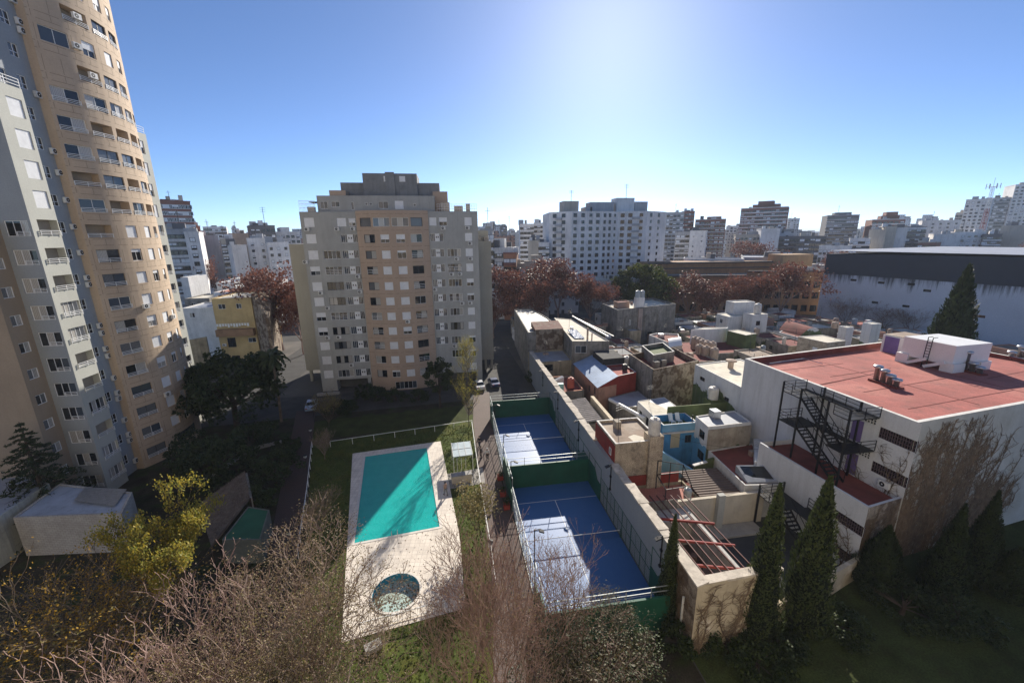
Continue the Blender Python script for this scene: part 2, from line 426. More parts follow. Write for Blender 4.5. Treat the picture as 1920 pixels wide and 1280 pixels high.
# residence garden: soil first, then lawns, paths and the driveway one thin sheet above another
garden = sheet('garden_soil', [(-48, 4), (15.9, 4), (15.9, 22), (5.4, 24), (5.4, 76), (-48, 76)], -.022, M_soil, holes=HOLES)
side_garden = sheet('side_garden', [(16, 4), (90, 4), (90, 30), (16, 30)], -.022, mat('dark_lawn', (.045, .06, .018), .95, .35, .4, fine=.35, bump=.6, bscale=12, stain=.5, stainc=(.035, .028, .014), spec=.1))
lawn = sheet('lawn', PU((585, 835), (893, 775), (935, 1130), (925, 1279), (705, 1279), (560, 1279), (575, 1000)), -.016, M_grass, holes=HOLES)
drive = sheet('driveway', [(-48, 68), (5.2, 72.5), (5.2, 64), (8.5, 64), (15.5, 84), (14.6, 125), (9.5, 125), (7, 92), (7, 81), (-34, 80), (-34, 125), (-42, 125), (-44, 76)], -.012, M_asph)
rear_lawn = sheet('front_lawn_strip', [(-24, 60), (2.2, 63.6), (1.5, 70), (-25, 67.5)], -.008, mat('dark_strip_lawn', (.045, .055, .016), .95, .35, .4, fine=.3, bump=.5, stain=.5, stainc=(.04, .03, .02), spec=.1))
path_r = sheet('paved_path', PU((888, 735), (917, 735), (940, 900), (1000, 1100), (1035, 1279), (925, 1279), (925, 1100), (897, 880), (887, 790)), -.006, M_pave)
path_l = sheet('brick_path', PU((556, 770), (592, 770), (560, 1045), (500, 1045)), -.006, tiles('dark_path_bricks', (.10, .06, .05), (.075, .05, .045), (.04, .03, .03), .24, .12, rot=radians(8)))
street = sheet('street', [(-200, 128), (260, 128), (260, 138), (-200, 138)], -.008, M_asph)

# ================================================================== pool deck, pool, wading pool (one block with real holes)
deck_poly = PU((661, 850), (826, 827), (863, 1010), (872, 1140)) + [U(640, 1204)[:2]]
bm = bmesh.new()
def loop(pts): 
    vs = [bm.verts.new((p[0], p[1], .02)) for p in pts]
    return [bm.edges.new((vs[i], vs[(i+1) % len(vs)])) for i in range(len(vs))]
E_ = loop(deck_poly) + loop([PP(0, 0), PP(PWd, 0), PP(PWd, PLn), PP(0, PLn)]) + loop([(wc[0]+WR*cos(2*pi*i/36), wc[1]+WR*sin(2*pi*i/36)) for i in range(36)])
bmesh.ops.triangle_fill(bm, use_beauty=True, use_dissolve=False, edges=E_, normal=(0, 0, 1))
me = bpy.data.meshes.new('pool_deck'); bm.to_mesh(me); bm.free(); me.materials.append(M_deck)
o = bpy.data.objects.new('pool_deck', me); col.objects.link(o); o['kind'] = 'structure'
M_coping = mat('pool_coping', (.66, .62, .56), .6, .08, 2, stain=.25)
M_basin = mat('pool_basin', (.10, .52, .48), .6, .08, .6)
m, N, L, B = _new('pool_water'); MATS['pool_water'] = m
B.inputs['Base Color'].default_value = (.0, .20, .19, 1); B.inputs['Roughness'].default_value = .06; B.inputs['IOR'].default_value = 1.33; B.inputs['Specular IOR Level'].default_value = .5
geo = N.new('ShaderNodeNewGeometry'); nz = N.new('ShaderNodeTexNoise'); nz.inputs['Scale'].default_value = 4.5; nz.inputs['Detail'].default_value = 4; L.new(geo.outputs['Position'], nz.inputs[0])
bp = N.new('ShaderNodeBump'); bp.inputs['Strength'].default_value = .6; bp.inputs['Distance'].default_value = .08; L.new(nz.outputs['Fac'], bp.inputs['Height']); L.new(bp.outputs[0], B.inputs['Normal'])
nz2 = N.new('ShaderNodeTexNoise'); nz2.inputs['Scale'].default_value = 1.1; nz2.inputs['Detail'].default_value = 5; L.new(geo.outputs['Position'], nz2.inputs[0])
cr = N.new('ShaderNodeMix'); cr.data_type = 'RGBA'; L.new(nz2.outputs['Fac'], cr.inputs[0]); cr.inputs[6].default_value = (.012, .36, .34, 1); cr.inputs[7].default_value = (.03, .47, .44, 1); B.inputs['Subsurface Weight'].default_value = .85; B.inputs['Subsurface Radius'].default_value = (.4, 1, 1); B.inputs['Subsurface Scale'].default_value = 1.1; L.new(cr.outputs[2], B.inputs['Base Color'])
pool = thing('swimming_pool', 'rectangular turquoise swimming pool sunk in the pale tiled deck', 'pool', (*PP(PWd/2, PLn/2), 0))
def ring(mb, pts, z0, z1, wdt, mi=0):
    n = len(pts)
    for i in range(n):
        a = pts[i]; b = pts[(i+1) % n]; mb.beam((a[0], a[1], (z0+z1)/2), (b[0], b[1], (z0+z1)/2), wdt, z1-z0, mi)
mb = MB(); cs = [PP(0, 0), PP(PWd, 0), PP(PWd, PLn), PP(0, PLn)]
for i in range(4):
    a = cs[i]; b = cs[(i+1) % 4]; mb.quad((*a, .02), (*b, .02), (*b, -1.6), (*a, -1.6))
mb.add([(*c, -1.6) for c in cs], [(0, 1, 2, 3)])
mb.build('basin', M_basin, pool)
mb = MB(); e = .14
mb.add([(*PP(-e, -e), .045), (*PP(PWd+e, -e), .045), (*PP(PWd+e, PLn+e), .045), (*PP(-e, PLn+e), .045), (*PP(e, e), .045), (*PP(PWd-e, e), .045), (*PP(PWd-e, PLn-e), .045), (*PP(e, PLn-e), .045)],
       [(0, 1, 5, 4), (1, 2, 6, 5), (2, 3, 7, 6), (3, 0, 4, 7)])
for i in range(4):
    q = [PP(e, e), PP(PWd-e, e), PP(PWd-e, PLn-e), PP(e, PLn-e)]; a = q[i]; b = q[(i+1) % 4]; mb.quad((*a, .045), (*b, .045), (*b, -.03), (*a, -.03))
mb.build('coping', M_coping, pool)
mb = MB(); mb.prism([PP(.02, .02), PP(PWd-.02, .02), PP(PWd-.02, PLn-.02), PP(.02, PLn-.02)], -1.5, -.012)
mb.build('water', MATS['pool_water'], pool)
lad = [U(735, 1010), U(746, 1008)]
for q in lad:
    mb = MB(); pts = []
    for i in range(9):
        t = pi*i/8; pts.append((q[0]+ev[0]*(-.55+.55*(1-cos(t)))*.8, q[1]+ev[1]*(-.55+.55*(1-cos(t)))*.8, .03+.85*sin(t)))
    mb.tube(pts, .028, 6); mb.build('handrail', M_galv, pool)
wade = thing('wading_pool', 'small round blue wading pool strewn with fallen leaves', 'pool', (wc[0], wc[1], 0))
def circ(r, n=36): return [(wc[0]+r*cos(2*pi*i/n), wc[1]+r*sin(2*pi*i/n)) for i in range(n)]
mb = MB(); A_ = circ(WR); 
for i in range(36):
    a = A_[i]; b = A_[(i+1) % 36]; mb.quad((*b, .02), (*a, .02), (*a, -.62), (*b, -.62))
mb.build('wall', mat('pool_wall_blue', (.03, .24, .36), .6, .1), wade)
# the wading basin stands proud of the lawn level by its rim, its floor is a pale mosaic
mb = MB(); mb.add([(*p, -.6) for p in circ(WR*.999)], [tuple(range(36))]); mb.build('floor', mat('wading_floor', (.40, .52, .48), .6, .15, .9, stain=.5, stainc=(.25, .22, .12), c2=(.34, .40, .34), c2s=.5), wade)
mb = MB(); I_, O_ = circ(WR-.03), circ(WR+.16)
for i in range(36):
    j = (i+1) % 36; mb.quad((*I_[i], .09), (*O_[i], .09), (*O_[j], .09), (*I_[j], .09)); mb.quad((*O_[i], .021), (*O_[j], .021), (*O_[j], .09), (*O_[i], .09)); mb.quad((*I_[j], -.06), (*I_[i], -.06), (*I_[i], .09), (*I_[j], .09), 1)
mb.build('rim', [M_coping, MATS['pool_wall_blue']], wade)
mb = MB(); rr = random.Random(5)
for i in range(420):
    t = rr.random()*2*pi; r = WR*.93*sqrt(rr.random()); x = wc[0]+r*cos(t); y = wc[1]+r*sin(t)
    if rr.random() > .35 + .65*(.5-.5*sin(t-.7)): continue
    s = .03+.06*rr.random(); a = rr.random()*6; z = -.595+.02*rr.random()
    mb.quad((x+s*cos(a), y+s*sin(a), z), (x-s*sin(a), y+s*cos(a), z+.01), (x-s*cos(a), y-s*sin(a), z), (x+s*sin(a), y-s*cos(a), z+.015))
o = mb.build('fallen_leaves', leafmat('dead_leaves', (.16, .09, .03), (.07, .045, .02), trans=.05), wade); o['kind'] = 'stuff'
mb = MB()
for i in range(330):
    x = rr.uniform(-12, 1); y = rr.uniform(26, 37.5)
    if i < 60: x = rr.uniform(-14, -1); y = rr.uniform(36, 56)
    if hypot(x-wc[0], y-wc[1]) < WR+.3: continue
    u = (x-FLp[0])*eu[0]+(y-FLp[1])*eu[1]; v = (x-FLp[0])*ev[0]+(y-FLp[1])*ev[1]
    if -.2 < u < PWd+.2 and -.2 < v < PLn+.2: continue
    s = .03+.06*rr.random(); a = rr.random()*6; z = .026+.01*rr.random()
    mb.quad((x+s*cos(a), y+s*sin(a), z), (x-s*sin(a), y+s*cos(a), z+.01), (x-s*cos(a), y-s*sin(a), z), (x+s*sin(a), y-s*cos(a), z+.015))
o = mb.build('leaf_litter', MATS['dead_leaves']); o['kind'] = 'stuff'; tag(o, 'brown leaves scattered over the tiled pool deck', 'leaf litter')

# white rail fences round the pool lawn
def rail_fence(pts, label, h=.95, step=1.9, rails=1, pickets=0):
    t = thing('rail_fence', label, 'fence', (pts[0][0], pts[0][1], 0), 'white rail fences round the pool lawn')
    mb = MB()
    for a, b in zip(pts[:-1], pts[1:]):
        for k in range(rails):
            z = h-.5*k*h/ max(1, rails); mb.beam((a[0], a[1], z), (b[0], b[1], z), .07, .06)
        if pickets:
            L_ = hypot(b[0]-a[0], b[1]-a[1]); n = int(L_/.14); mb.beam((a[0], a[1], .12), (b[0], b[1], .12), .04, .04)
            for i in range(n):
                x = a[0]+(b[0]-a[0])*i/n; y = a[1]+(b[1]-a[1])*i/n; mb.beam((x, y, .1), (x, y, h), .02, .02)
    mb.build('rail', M_white, t)
    pm = MB(); pm.box(-.035, -.035, -.02, .035, .035, h-.03); pm = mesh_of(('fence_post', h), pm, [M_white])
    for a, b in zip(pts[:-1], pts[1:]):
        L_ = hypot(b[0]-a[0], b[1]-a[1]); n = max(1, int(L_/step))
        for i in range(n+1): place(pm, 'post', (a[0]+(b[0]-a[0])*i/n, a[1]+(b[1]-a[1])*i/n, 0), 0, t)
    return t
rail_fence(PU((620, 838), (886, 798)), 'white rail fence across the lawn beyond the far end of the pool', step=2.7)
rail_fence(PU((586, 838), (577, 930), (560, 1045)), 'white rail fence along the dark brick path left of the pool')
rail_fence(PU((885, 800), (893, 860), (903, 930), (921, 1040), (931, 1115)), 'white rail fence along the paved path right of the pool')
rail_fence(PU((676, 1183), (770, 1158), (872, 1130)), 'low white picket rail at the near edge of the round wading pool deck', h=.8, step=2, pickets=1)

# ================================================================== padel courts
CA, CB, CD = 10.857, 40.19, 20.25
m, N, L, B = _new('court_turf'); MATS['court_turf'] = m
geo = N.new('ShaderNodeNewGeometry'); nz = N.new('ShaderNodeTexNoise'); nz.inputs['Scale'].default_value = .9; nz.inputs['Detail'].default_value = 9; nz.inputs['Roughness'].default_value = .75; L.new(geo.outputs['Position'], nz.inputs[0])
x = N.new('ShaderNodeMix'); x.data_type = 'RGBA'; L.new(nz.outputs['Fac'], x.inputs[0]); x.inputs[6].default_value = (.02, .10, .30, 1); x.inputs[7].default_value = (.05, .15, .36, 1); L.new(x.outputs[2], B.inputs['Base Color'])
B.inputs['Roughness'].default_value = .52; B.inputs['Specular IOR Level'].default_value = .5; B.inputs['IOR'].default_value = 1.45
M_line = mat('court_line', (.72, .74, .74), .7, .05)
M_green = mat('court_green', (.012, .085, .055), .55, .2, .5, stain=.25, stainc=(.05, .13, .08))
M_gfence = mat('fence_green', (.03, .10, .075), .5, .1)
M_gpale = mat('fence_grey_lit', (.33, .36, .36), .45, .1, metal=.3)
M_net = mat('net_dark', (.02, .03, .05), .8, .1)
def padel(b0, label, near_wall):
    x0, x1 = CA-5, CA+5; far = b0+3.05; near = b0-16.95
    t = thing('padel_court', label, 'sports court', (CA, b0-7, 0), 'blue padel courts')
    mb = MB(); mb.box(x0, near, -.02, x1, far, .03); mb.build('court_floor', MATS['court_turf'], t)
    mb = MB(); z = .036
    for b in (b0, b0-13.9): mb.quad((x0, b-.035, z), (x1, b-.035, z), (x1, b+.035, z), (x0, b+.035, z))
    mb.quad((CA-.035, b0-13.865, z), (CA+.035, b0-13.865, z), (CA+.035, b0-.035, z), (CA-.035, b0-.035, z)); mb.build('line_marking', M_line, t)
    ends = [far] + ([near] if near_wall else [])
    for b in ends:
        mb = MB(); mb.box(x0, b, -.02, x1, b+.18, 3.05); mb.build('end_wall', M_green, t)
        f = MB()
        for z in (3.55, 4.0): f.beam((x0, b+.09, z), (x1, b+.09, z), .05, .05)
        for i in range(6): f.beam((x0+10*i/5, b+.09, 3.05), (x0+10*i/5, b+.09, 4.0), .05, .05)
        f.build('end_fence', M_gpale, t)
    for sx, nm in ((x0-.16, 'L'), (x1, 'R')):
        for b, s in ((far, -1), (near, 1)):
            mb = MB(); mb.add([(sx, b, 0), (sx, b, 3.05), (sx, b+2*s, 3.05), (sx, b+2.9*s, 2.05), (sx, b+4*s, 2.05), (sx, b+4*s, 0)] + [(sx+.16, b, 0), (sx+.16, b, 3.05), (sx+.16, b+2*s, 3.05), (sx+.16, b+2.9*s, 2.05), (sx+.16, b+4*s, 2.05), (sx+.16, b+4*s, 0)],
                [(0, 1, 2, 3, 4, 5), (11, 10, 9, 8, 7, 6)] + [(i, (i+1) % 6, 6+(i+1) % 6, 6+i) for i in range(6)])
            mb.build('side_wall', M_green, t)
        f = MB(); fx = sx+.08
        bs = [far-4-12*i/6 for i in range(7)]
        mtf = M_gfence if nm == 'R' else M_gpale  # left fence gets a paler colour that stands for the sun on it
        for b in bs: f.beam((fx, b, 0), (fx, b, 3.05), .07, .07)
        for z in (.1, 1.5, 3.0): f.beam((fx, bs[0], z), (fx, bs[-1], z), .045, .045)
        for i in range(6): f.beam((fx, (bs[i]+bs[i+1])/2, 0), (fx, (bs[i]+bs[i+1])/2, 3.0), .03, .03)
        f.beam((fx, far, 4), (fx, far-4, 4), .05, .05); f.beam((fx, near, 4), (fx, near+4, 4), .05, .05)
        for b in (far, far-2, far-4, near, near+2, near+4): f.beam((fx, b, 2.0), (fx, b, 4), .05, .05)
        f.build('side_fence', mtf, t)
        # fine wire mesh of the side fence
        g = MB()
        for i in range(40): b = far-4-12*i/40; g.beam((fx, b, .1), (fx, b, 3.0), .008, .008)
        for i in range(10): g.beam((fx, far-4, .1+.29*i), (fx, far-16, .1+.29*i), .008, .008)
        g.build('wire_mesh', mtf, t)
    mb = MB(); bn = b0-6.95
    for i in range(67): mb.beam((x0+i*.15, bn, .05), (x0+i*.15, bn, .86), .007, .007)
    for i in range(6): mb.beam((x0, bn, .05+.15*i), (x1, bn, .05+.15*i), .007, .007)
    nt_ = mb.build('net', M_net, t)
    mb = MB(); mb.box(x0, bn-.012, .85, x1, bn+.012, .92); mb.build('net_band', M_line, t)
    for xx in (x0+.06, x1-.06):
        mb = MB(); mb.beam((xx, bn, 0), (xx, bn, 1.0), .07, .07); mb.build('net_post', M_gfence, t)
    return t
padel(CB, 'nearer blue padel court, half sunlit, with bare tree at its near end', True)
padel(CB+CD, 'farther blue padel court beside the parked cars, behind the shared green wall', False)
# floodlights: slim poles on the path side, bracket lamps on the party wall
def floodlight(x, y, h, sx, label, base=0.0):
    t = thing('floodlight', label, 'lamp post', (x, y, base), 'court floodlights')
    mb = MB(); mb.tube([(x, y, base), (x, y, h)], .05, 6); mb.beam((x, y, h-.05), (x+.55*sx, y, h), .06, .06); mb.build('pole', M_black, t)
    mb = MB(); mb.beam((x+.35*sx, y-.18, h+.02), (x+.75*sx, y-.18, h-.16), .34, .12); mb.build('lamp_head', M_black, t)
    mb = MB(); mb.beam((x+.35*sx, y-.18, h-.05), (x+.73*sx, y-.18, h-.22), .28, .03); mb.build('lamp_glass', glassmat('lamp_glass', (.5, .5, .5), .1), t)
    return t
for k, (b, lb) in enumerate(((29, 'tall pole on the left side of the nearer court, beside the bare tree'), (41.5, 'pole on the left side near the shared green end wall'), (48, 'pole on the left side of the farther court by the path'), (58, 'pole at the left far corner of the farther court'))):
    floodlight(CA-4.75 if k == 0 else CA-4.9, b, 5.6 if k == 0 else 4.8, 1, 'court floodlight, ' + lb)
# ================================================================== the air: one pale even haze over the whole city
mb = MB(); mb.box(-4300, -400, -1.2, 4300, 6300, 72)
hz_ = mb.build('haze', bpy.data.materials.new('haze_air')); hz_['kind'] = 'stuff'; tag(hz_, 'thin pale blue haze over the far city', 'haze')
hm_ = hz_.data.materials[0]; hm_.use_nodes = True; hn = hm_.node_tree.nodes; hn.remove(hn['Principled BSDF'])
pv = hn.new('ShaderNodeVolumePrincipled'); pv.inputs['Color'].default_value = (.80, .88, 1, 1); pv.inputs['Density'].default_value = .00022; pv.inputs['Anisotropy'].default_value = .0
hm_.node_tree.links.new(pv.outputs[0], hn['Material Output'].inputs['Volume'])
# home tower, unseen, added behind the camera to bounce sunlight onto shaded fronts
ht = thing('apartment_tower', 'unseen tan apartment tower added behind the viewpoint for its bounced sunlight', 'building', (-5, -8, 0))
mb = MB(); facade(mb, line((32, -2.6), (-48, -2.6)), -.03, 58, [(u, u+1.8, z, z+1.5) for u in range(4, 76, 6) for z in range(2, 56, 3)], 0, .15, back=1)
mb.box(-48, -14, -.03, 32, -2.75, 57.9, 0); mb.build('wall', [mat('bounce_tower_render', (.52, .46, .38), .85, .06, .3), M_g1], ht)
# ================================================================== middle tower
M_grey = mat('grey_render', (.385, .385, .365), .85, .08, .3, stain=.25, streak=.35, stainc=(.22, .22, .2))
M_beige = mat('beige_render', (.45, .34, .255), .85, .07, .35, stain=.15, streak=.15, stainc=(.28, .19, .12))
M_grey2 = mat('grey_side', (.36, .34, .285), .85, .06, .3, streak=.22, stainc=(.24, .23, .2))
M_roofg = mat('roof_grey', (.25, .25, .25), .9, .2, .5, stain=.4)
M_joint = mat('joint_brown', (.19, .145, .105), .9, .1)
rt = random.Random(21)
mt_ = thing('apartment_tower', 'mid-rise grey apartment tower with curved tan centre standing beyond the pool', 'building', (-10, 89, 0))
FB = 82.0; aL, aR, bgL, bgR = -26.08, 5.97, -16.35, -3.35; ZT = 34.4
# facades
left = line((aL, FB), (bgL-.0, FB)); right = line((bgR, FB), (aR, FB)); cen = arc((bgL, FB-.25), (bgR, FB-.25), 1.7)
colA, colB, colC = -24.6, -21.3, -18.0; colD, colE, colF = -1.95, 1.2, 4.15
def zc(k): return 3.55 + 2.9*k
opsL = []; opsR = []; opsC = []; todo = []
def op(lst, pf, a0, ac_, w_, h_, zcen, kind, **kw):
    u0 = ac_-a0-w_/2; lst.append((u0, u0+w_, zcen-h_/2, zcen+h_/2)); todo.append((pf, u0, zcen-h_/2, w_, h_, kind, kw))
for k in range(11):
    z = zc(k)
    op(opsL, left, aL, colA, 1.75, 1.65, z, 'shut')
    if k <= 8: op(opsL, left, aL, colB, 3.0, 1.5, z, 'wide')
    if k <= 8: op(opsL, left, aL, colC, 2.9, 1.5, z, 'port')
    elif k == 9: op(opsL, left, aL, -17.9, 3.0, 1.5, z, 'port')
    else: op(opsL, left, aL, -19.0, 1.6, 1.5, z, 'shut'); op(opsL, left, aL, -17.15, 1.2, 1.4, z, 'shut')
    if k >= 2:
        if k <= 8: op(opsR, right, bgR, colE, 2.6, 1.5, z, 'wide')
        op(opsR, right, bgR, colD, 2.5, 1.5, z, 'port') if k <= 9 else op(opsR, right, bgR, -2.5, 1.3, 1.5, z, 'shut')
        if k == 10: op(opsR, right, bgR, -.6, 1.5, 1.5, z, 'shut')
    elif k == 1: op(opsR, right, bgR, colE, 2.6, 1.5, z, 'wide')
    op(opsR, right, bgR, colF, 1.4, 1.5, z, 'shut')
Lc = cen.L
for k in range(11):
    z = zc(k)-.1
    if k == 10:
        for i, uu in enumerate((1.9, 4.9, 8.3, 11.3)): opsC.append((uu-1.1 if i in (0, 3) else uu-1.5, uu+1.1 if i in (0, 3) else uu+1.5, z-.75, z+.8)); todo.append((cen, opsC[-1][0], z-.75, opsC[-1][1]-opsC[-1][0], 1.55, 'open' if i in (0, 3) else 'wide3', {}))
        continue
    for i, (uu, ww) in enumerate(((2.45, 2.15), (5.35, 1.6), (8.2, 1.6), (11.1, 2.15))):
        if k == 0 and i == 3: pass
        opsC.append((uu-ww/2, uu+ww/2, z-.75, z+.75)); todo.append((cen, uu-ww/2, z-.75, ww, 1.5, 'bal' if i in (0, 3) else 'shutp', {}))
opsC.append((5.0, 9.2, .2, 1.75)); todo.append((cen, 5.0, .2, 4.2, 1.55, 'lobby', {}))
mb = MB(); facade(mb, left, 2.3, ZT, opsL, 0, .2); facade(mb, right, 2.3, ZT, opsR, 0, .2)
# sides and back of the front block
mb.quad((aL, 96, 0), (aL, FB, 0), (aL, FB, ZT), (aL, 96, ZT)); mb.quad((aR, FB, 0), (aR, 96, 0), (aR, 96, ZT), (aR, FB, ZT)); mb.quad((aR, 96, 0), (aL, 96, 0), (aL, 96, ZT), (aR, 96, ZT))
mb.quad((aL, FB, ZT), (aR, FB, ZT), (aR, 96, ZT), (aL, 96, ZT), 1)
mb.quad((aL, FB, 2.3), (aL, FB+2.2, 2.3), (aR, FB+2.2, 2.3), (aR, FB, 2.3)); mb.quad((aL, FB+2.2, 0), (aR, FB+2.2, 0), (aR, FB+2.2, 2.3), (aL, FB+2.2, 2.3), 2)
mb.box(aL+.02, FB+.02, 0, aL+2.9, FB+2.19, 2.31); mb.box(aR-1.2, FB+.02, 0, aR-.02, FB+2.19, 2.31); mb.box(bgL-.9, FB+.02, 0, bgL-.3, FB+.6, 2.31)
mb.build('wall', [M_grey, M_roofg, mat('ground_floor_dark', (.10, .10, .095), .9, .2)], mt_)
mb = MB(); facade(mb, cen, 0, ZT+.12, opsC, 0, .3, back=None)
x, y = cen(0)[:2]; x2, y2 = cen(Lc)[:2]
mb.quad((x, FB+.6, 0), (x, y, 0), (x, y, ZT+.12), (x, FB+.6, ZT+.12)); mb.quad((x2, y2, 0), (x2, FB+.6, 0), (x2, FB+.6, ZT+.12), (x2, y2, ZT+.12))
top = [cen(Lc*i/16)[:2] for i in range(17)] + [(x2, FB+.6), (x, FB+.6)]
mb.add([(p[0], p[1], ZT+.12) for p in top], [tuple(range(len(top)))], 0)
for k in range(11):   # joints between storeys, proud by 3 mm
    z = zc(k)+1.35
    for i in range(16):
        a = cen(Lc*i/16); b = cen(Lc*(i+1)/16)
        mb.quad((a[0]+a[2]*.004, a[1]+a[3]*.004, z), (b[0]+b[2]*.004, b[1]+b[3]*.004, z), (b[0]+b[2]*.004, b[1]+b[3]*.004, z+.05), (a[0]+a[2]*.004, a[1]+a[3]*.004, z+.05), 1)
mb.build('curved_wall', [M_beige, M_joint], mt_)
for pf, u, z, w_, h_, kind, kw in todo:
    r = rt.random()
    if kind == 'shut': window(mt_, pf, u, z, w_, h_, 2, shut=(1 if r < .72 else .55 if r < .9 else .3), inset=.14, rnd=rt)
    elif kind == 'shutp': window(mt_, pf, u, z, w_, h_, 2, shut=(1 if r < .6 else .6 if r < .85 else .25), inset=.2, rnd=rt)
    elif kind == 'wide': window(mt_, pf, u, z, w_, h_, 4, gs=rt.choice([(0, 2, 0, 2), (0, 0, 1, 0), (2, 2, 0, 0), (3, 0, 3, 2), (0, 3, 0, 0)]), frame=rt.choice([M_frame, M_dframe]), inset=.15, rnd=rt, rail=r < .25)
    elif kind == 'wide3': window(mt_, pf, u, z, w_, h_, 3, gs=(3, 2, 3), inset=.2, rnd=rt)
    elif kind == 'bal': window(mt_, pf, u, z, w_, h_, 2, gs=rt.choice([(0, 2), (0, 0), (3, 2), (2, 0)]), frame=rt.choice([M_dframe, M_frame, M_dframe]), inset=.24, rnd=rt, rail=r < .5)
    elif kind == 'open': window(mt_, pf, u, z, w_, h_, 1, gs=(3,), frame=M_dframe, inset=.28)
    elif kind == 'lobby': window(mt_, pf, u, z, w_, h_, 5, gs=(0, 1, 0, 0, 1), inset=.24)
    elif kind == 'port': put(porthole_mesh(w_, h_), 'panel_window', mt_, pf, u, z, .15)
for u, k, pf in [(colA-aL-.9, 10, left), (colA-aL+.1, 6, left), (colA-aL-1.9, 8, left), (colA-aL+.3, 3, left), (colA-aL+1.0, 5, left), (colB-aL-.9, 3, left), (colB-aL+.9, 1, left), (5.8, 10, left), (8.6, 10, left), (8.7, 6, left), (8.6, 7, left),
                 (2.3, 10, right), (6.9, 10, right), (7.3, 9, right), (7.3, 8, right), (4.6, 8, right), (3.5, 7, right), (5.1, 7, right), (5.3, 5, right), (6.9, 5, right), (3.4, 2, right), (7.9, 4, cen), (.1, 6, right)]:
    ac(mt_, pf, u, zc(k)-1.5)
# set-back penthouse floors
def boxpart(name, parent, x0, y0, z0, x1, y1, z1, m, top=None):
    mb = MB(); mb.box(x0, y0, z0, x1, y1, z1)
    if top is not None:
        mb.m[1] = 1; return mb.build(name, [m, top], parent)
    return mb.build(name, m, parent)
pn = line((-23.2, 83.4), (-2.0, 83.4)); mb = MB()
ops = [(.5, 1.8, 35.0, 36.3), (2.4, 3.9, 35.3, 36.3), (5.9, 6.4, 34.8, 36.2), (10.8, 12.6, 35, 36.3), (13.8, 15.4, 34.9, 36.4), (17.2, 17.7, 35.4, 35.9), (8.4, 8.9, 35.6, 36.1), (9.2, 9.7, 35.6, 36.1)]
facade(mb, pn, ZT, 37.3, ops, 0, .15); mb.quad((-23.2, 95, ZT), (-23.2, 83.4, ZT), (-23.2, 83.4, 37.3), (-23.2, 95, 37.3)); mb.quad((-2, 83.4, ZT), (-2, 95, ZT), (-2, 95, 37.3), (-2, 83.4, 37.3)); mb.quad((-23.2, 83.4, 37.3), (-2, 83.4, 37.3), (-2, 95, 37.3), (-23.2, 95, 37.3), 1)
mb.build('penthouse', [M_grey, M_roofg], mt_)
for i, q in enumerate(ops): window(mt_, pn, q[0], q[2], q[1]-q[0], q[3]-q[2], 2 if q[1]-q[0] > 1 else 1, shut=1 if i == 4 else None, gs=(3, 1), inset=.1)
boxpart('plant_room', mt_, -19.6, 87, 37.25, -1.0, 95, 40.0, mat('plant_grey', (.23, .235, .235), .9, .1, .3, stain=.3, streak=.3), M_roofg)
boxpart('lift_tower', mt_, -15.3, 86.2, 37.26, -5.2, 94, 41.6, MATS['plant_grey'], M_roofg); boxpart('chimney_stack', mt_, -11.1, 85.9, 37.27, -9.4, 86.19, 41.8, MATS['plant_grey'])
boxpart('terrace_room', mt_, -21.1, 84.2, 37.3, -18.2, 87, 38.3, M_beige); boxpart('terrace_room', mt_, -2.3, 84.6, ZT, .5, 92, 38.2, M_beige)
for i, x in enumerate((-11.4, -8.5)): window(mt_, line((x, 86.2), (x+3, 86.2)), 0, 40.1, 1.1, 1.0, 1, shut=1, inset=-.03)
# terrace railings
def cage(parent, x0, x1, y, z, h, m=M_frame, n=12):
    mb = MB()
    for q in (0.35, .7, 1): mb.beam((x0, y, z+h*q), (x1, y, z+h*q), .05, .05)
    for i in range(n+1): mb.beam((x0+(x1-x0)*i/n, y, z), (x0+(x1-x0)*i/n, y, z+h), .04, .04)
    return mb.build('terrace_railing', m, parent)
cage(mt_, aL+.1, -23.3, FB+.15, ZT, 1.9); cage(mt_, -1.6, aR-.1, FB+.15, ZT, 1.3, n=16)
mb = MB(); mb.box(-24.8, FB+.6, ZT, -23.6, FB+1.6, ZT+.9); mb.box(-.9, FB+1, ZT, .8, FB+2.4, ZT+1.7); mb.box(1.6, FB+1.3, ZT, 3.3, FB+2.5, ZT+1.1); mb.box(3.9, FB+1.3, ZT, 4.7, FB+2.2, ZT+1.5); mb.build('terrace_clutter', mat('clutter_buff', (.45, .38, .3), .9, .3, 2), mt_)
mb = MB(); mb.box(-24.6, FB+1.2, ZT+1.7, -23.1, FB+4, ZT+1.85); mb.build('awning', M_dframe, mt_)
# lower rear blocks left and right
boxpart('rear_wing', mt_, -30.9, 88.6, 2.6, aL+.02, 100, 28.7, M_grey2, M_roofg); boxpart('rear_wing', mt_, aR-.02, 89.9, 2.4, 9.25, 100, 28.8, M_grey2, M_roofg)
for x, y in ((-30.5, 89), (-27.5, 89), (7.2, 90.2), (8.6, 90.2)): mb = MB(); mb.box(x, y, -.03, x+.5, y+.6, 2.6); mb.build('pillar', M_grey2, mt_)
boxpart('roof_hut', mt_, 5.99, 93, 28.8, 9.0, 97, 31.0, mat('terrace_cream', (.5, .45, .34), .9, .1))
mb = MB(); mb.box(6.3, 91, 28.8, 7.2, 92, 30.0); mb.box(7.9, 91, 28.8, 8.9, 92.5, 29.7); mb.build('terrace_clutter', MATS['clutter_buff'], mt_)
mb = MB(); mb.prism([(-26.5, 79.5), (-22.5, 79.8), (-22.4, 80.3), (-26.5, 80)], 0, .5); mb.build('planter_kerb', M_conc, mt_)

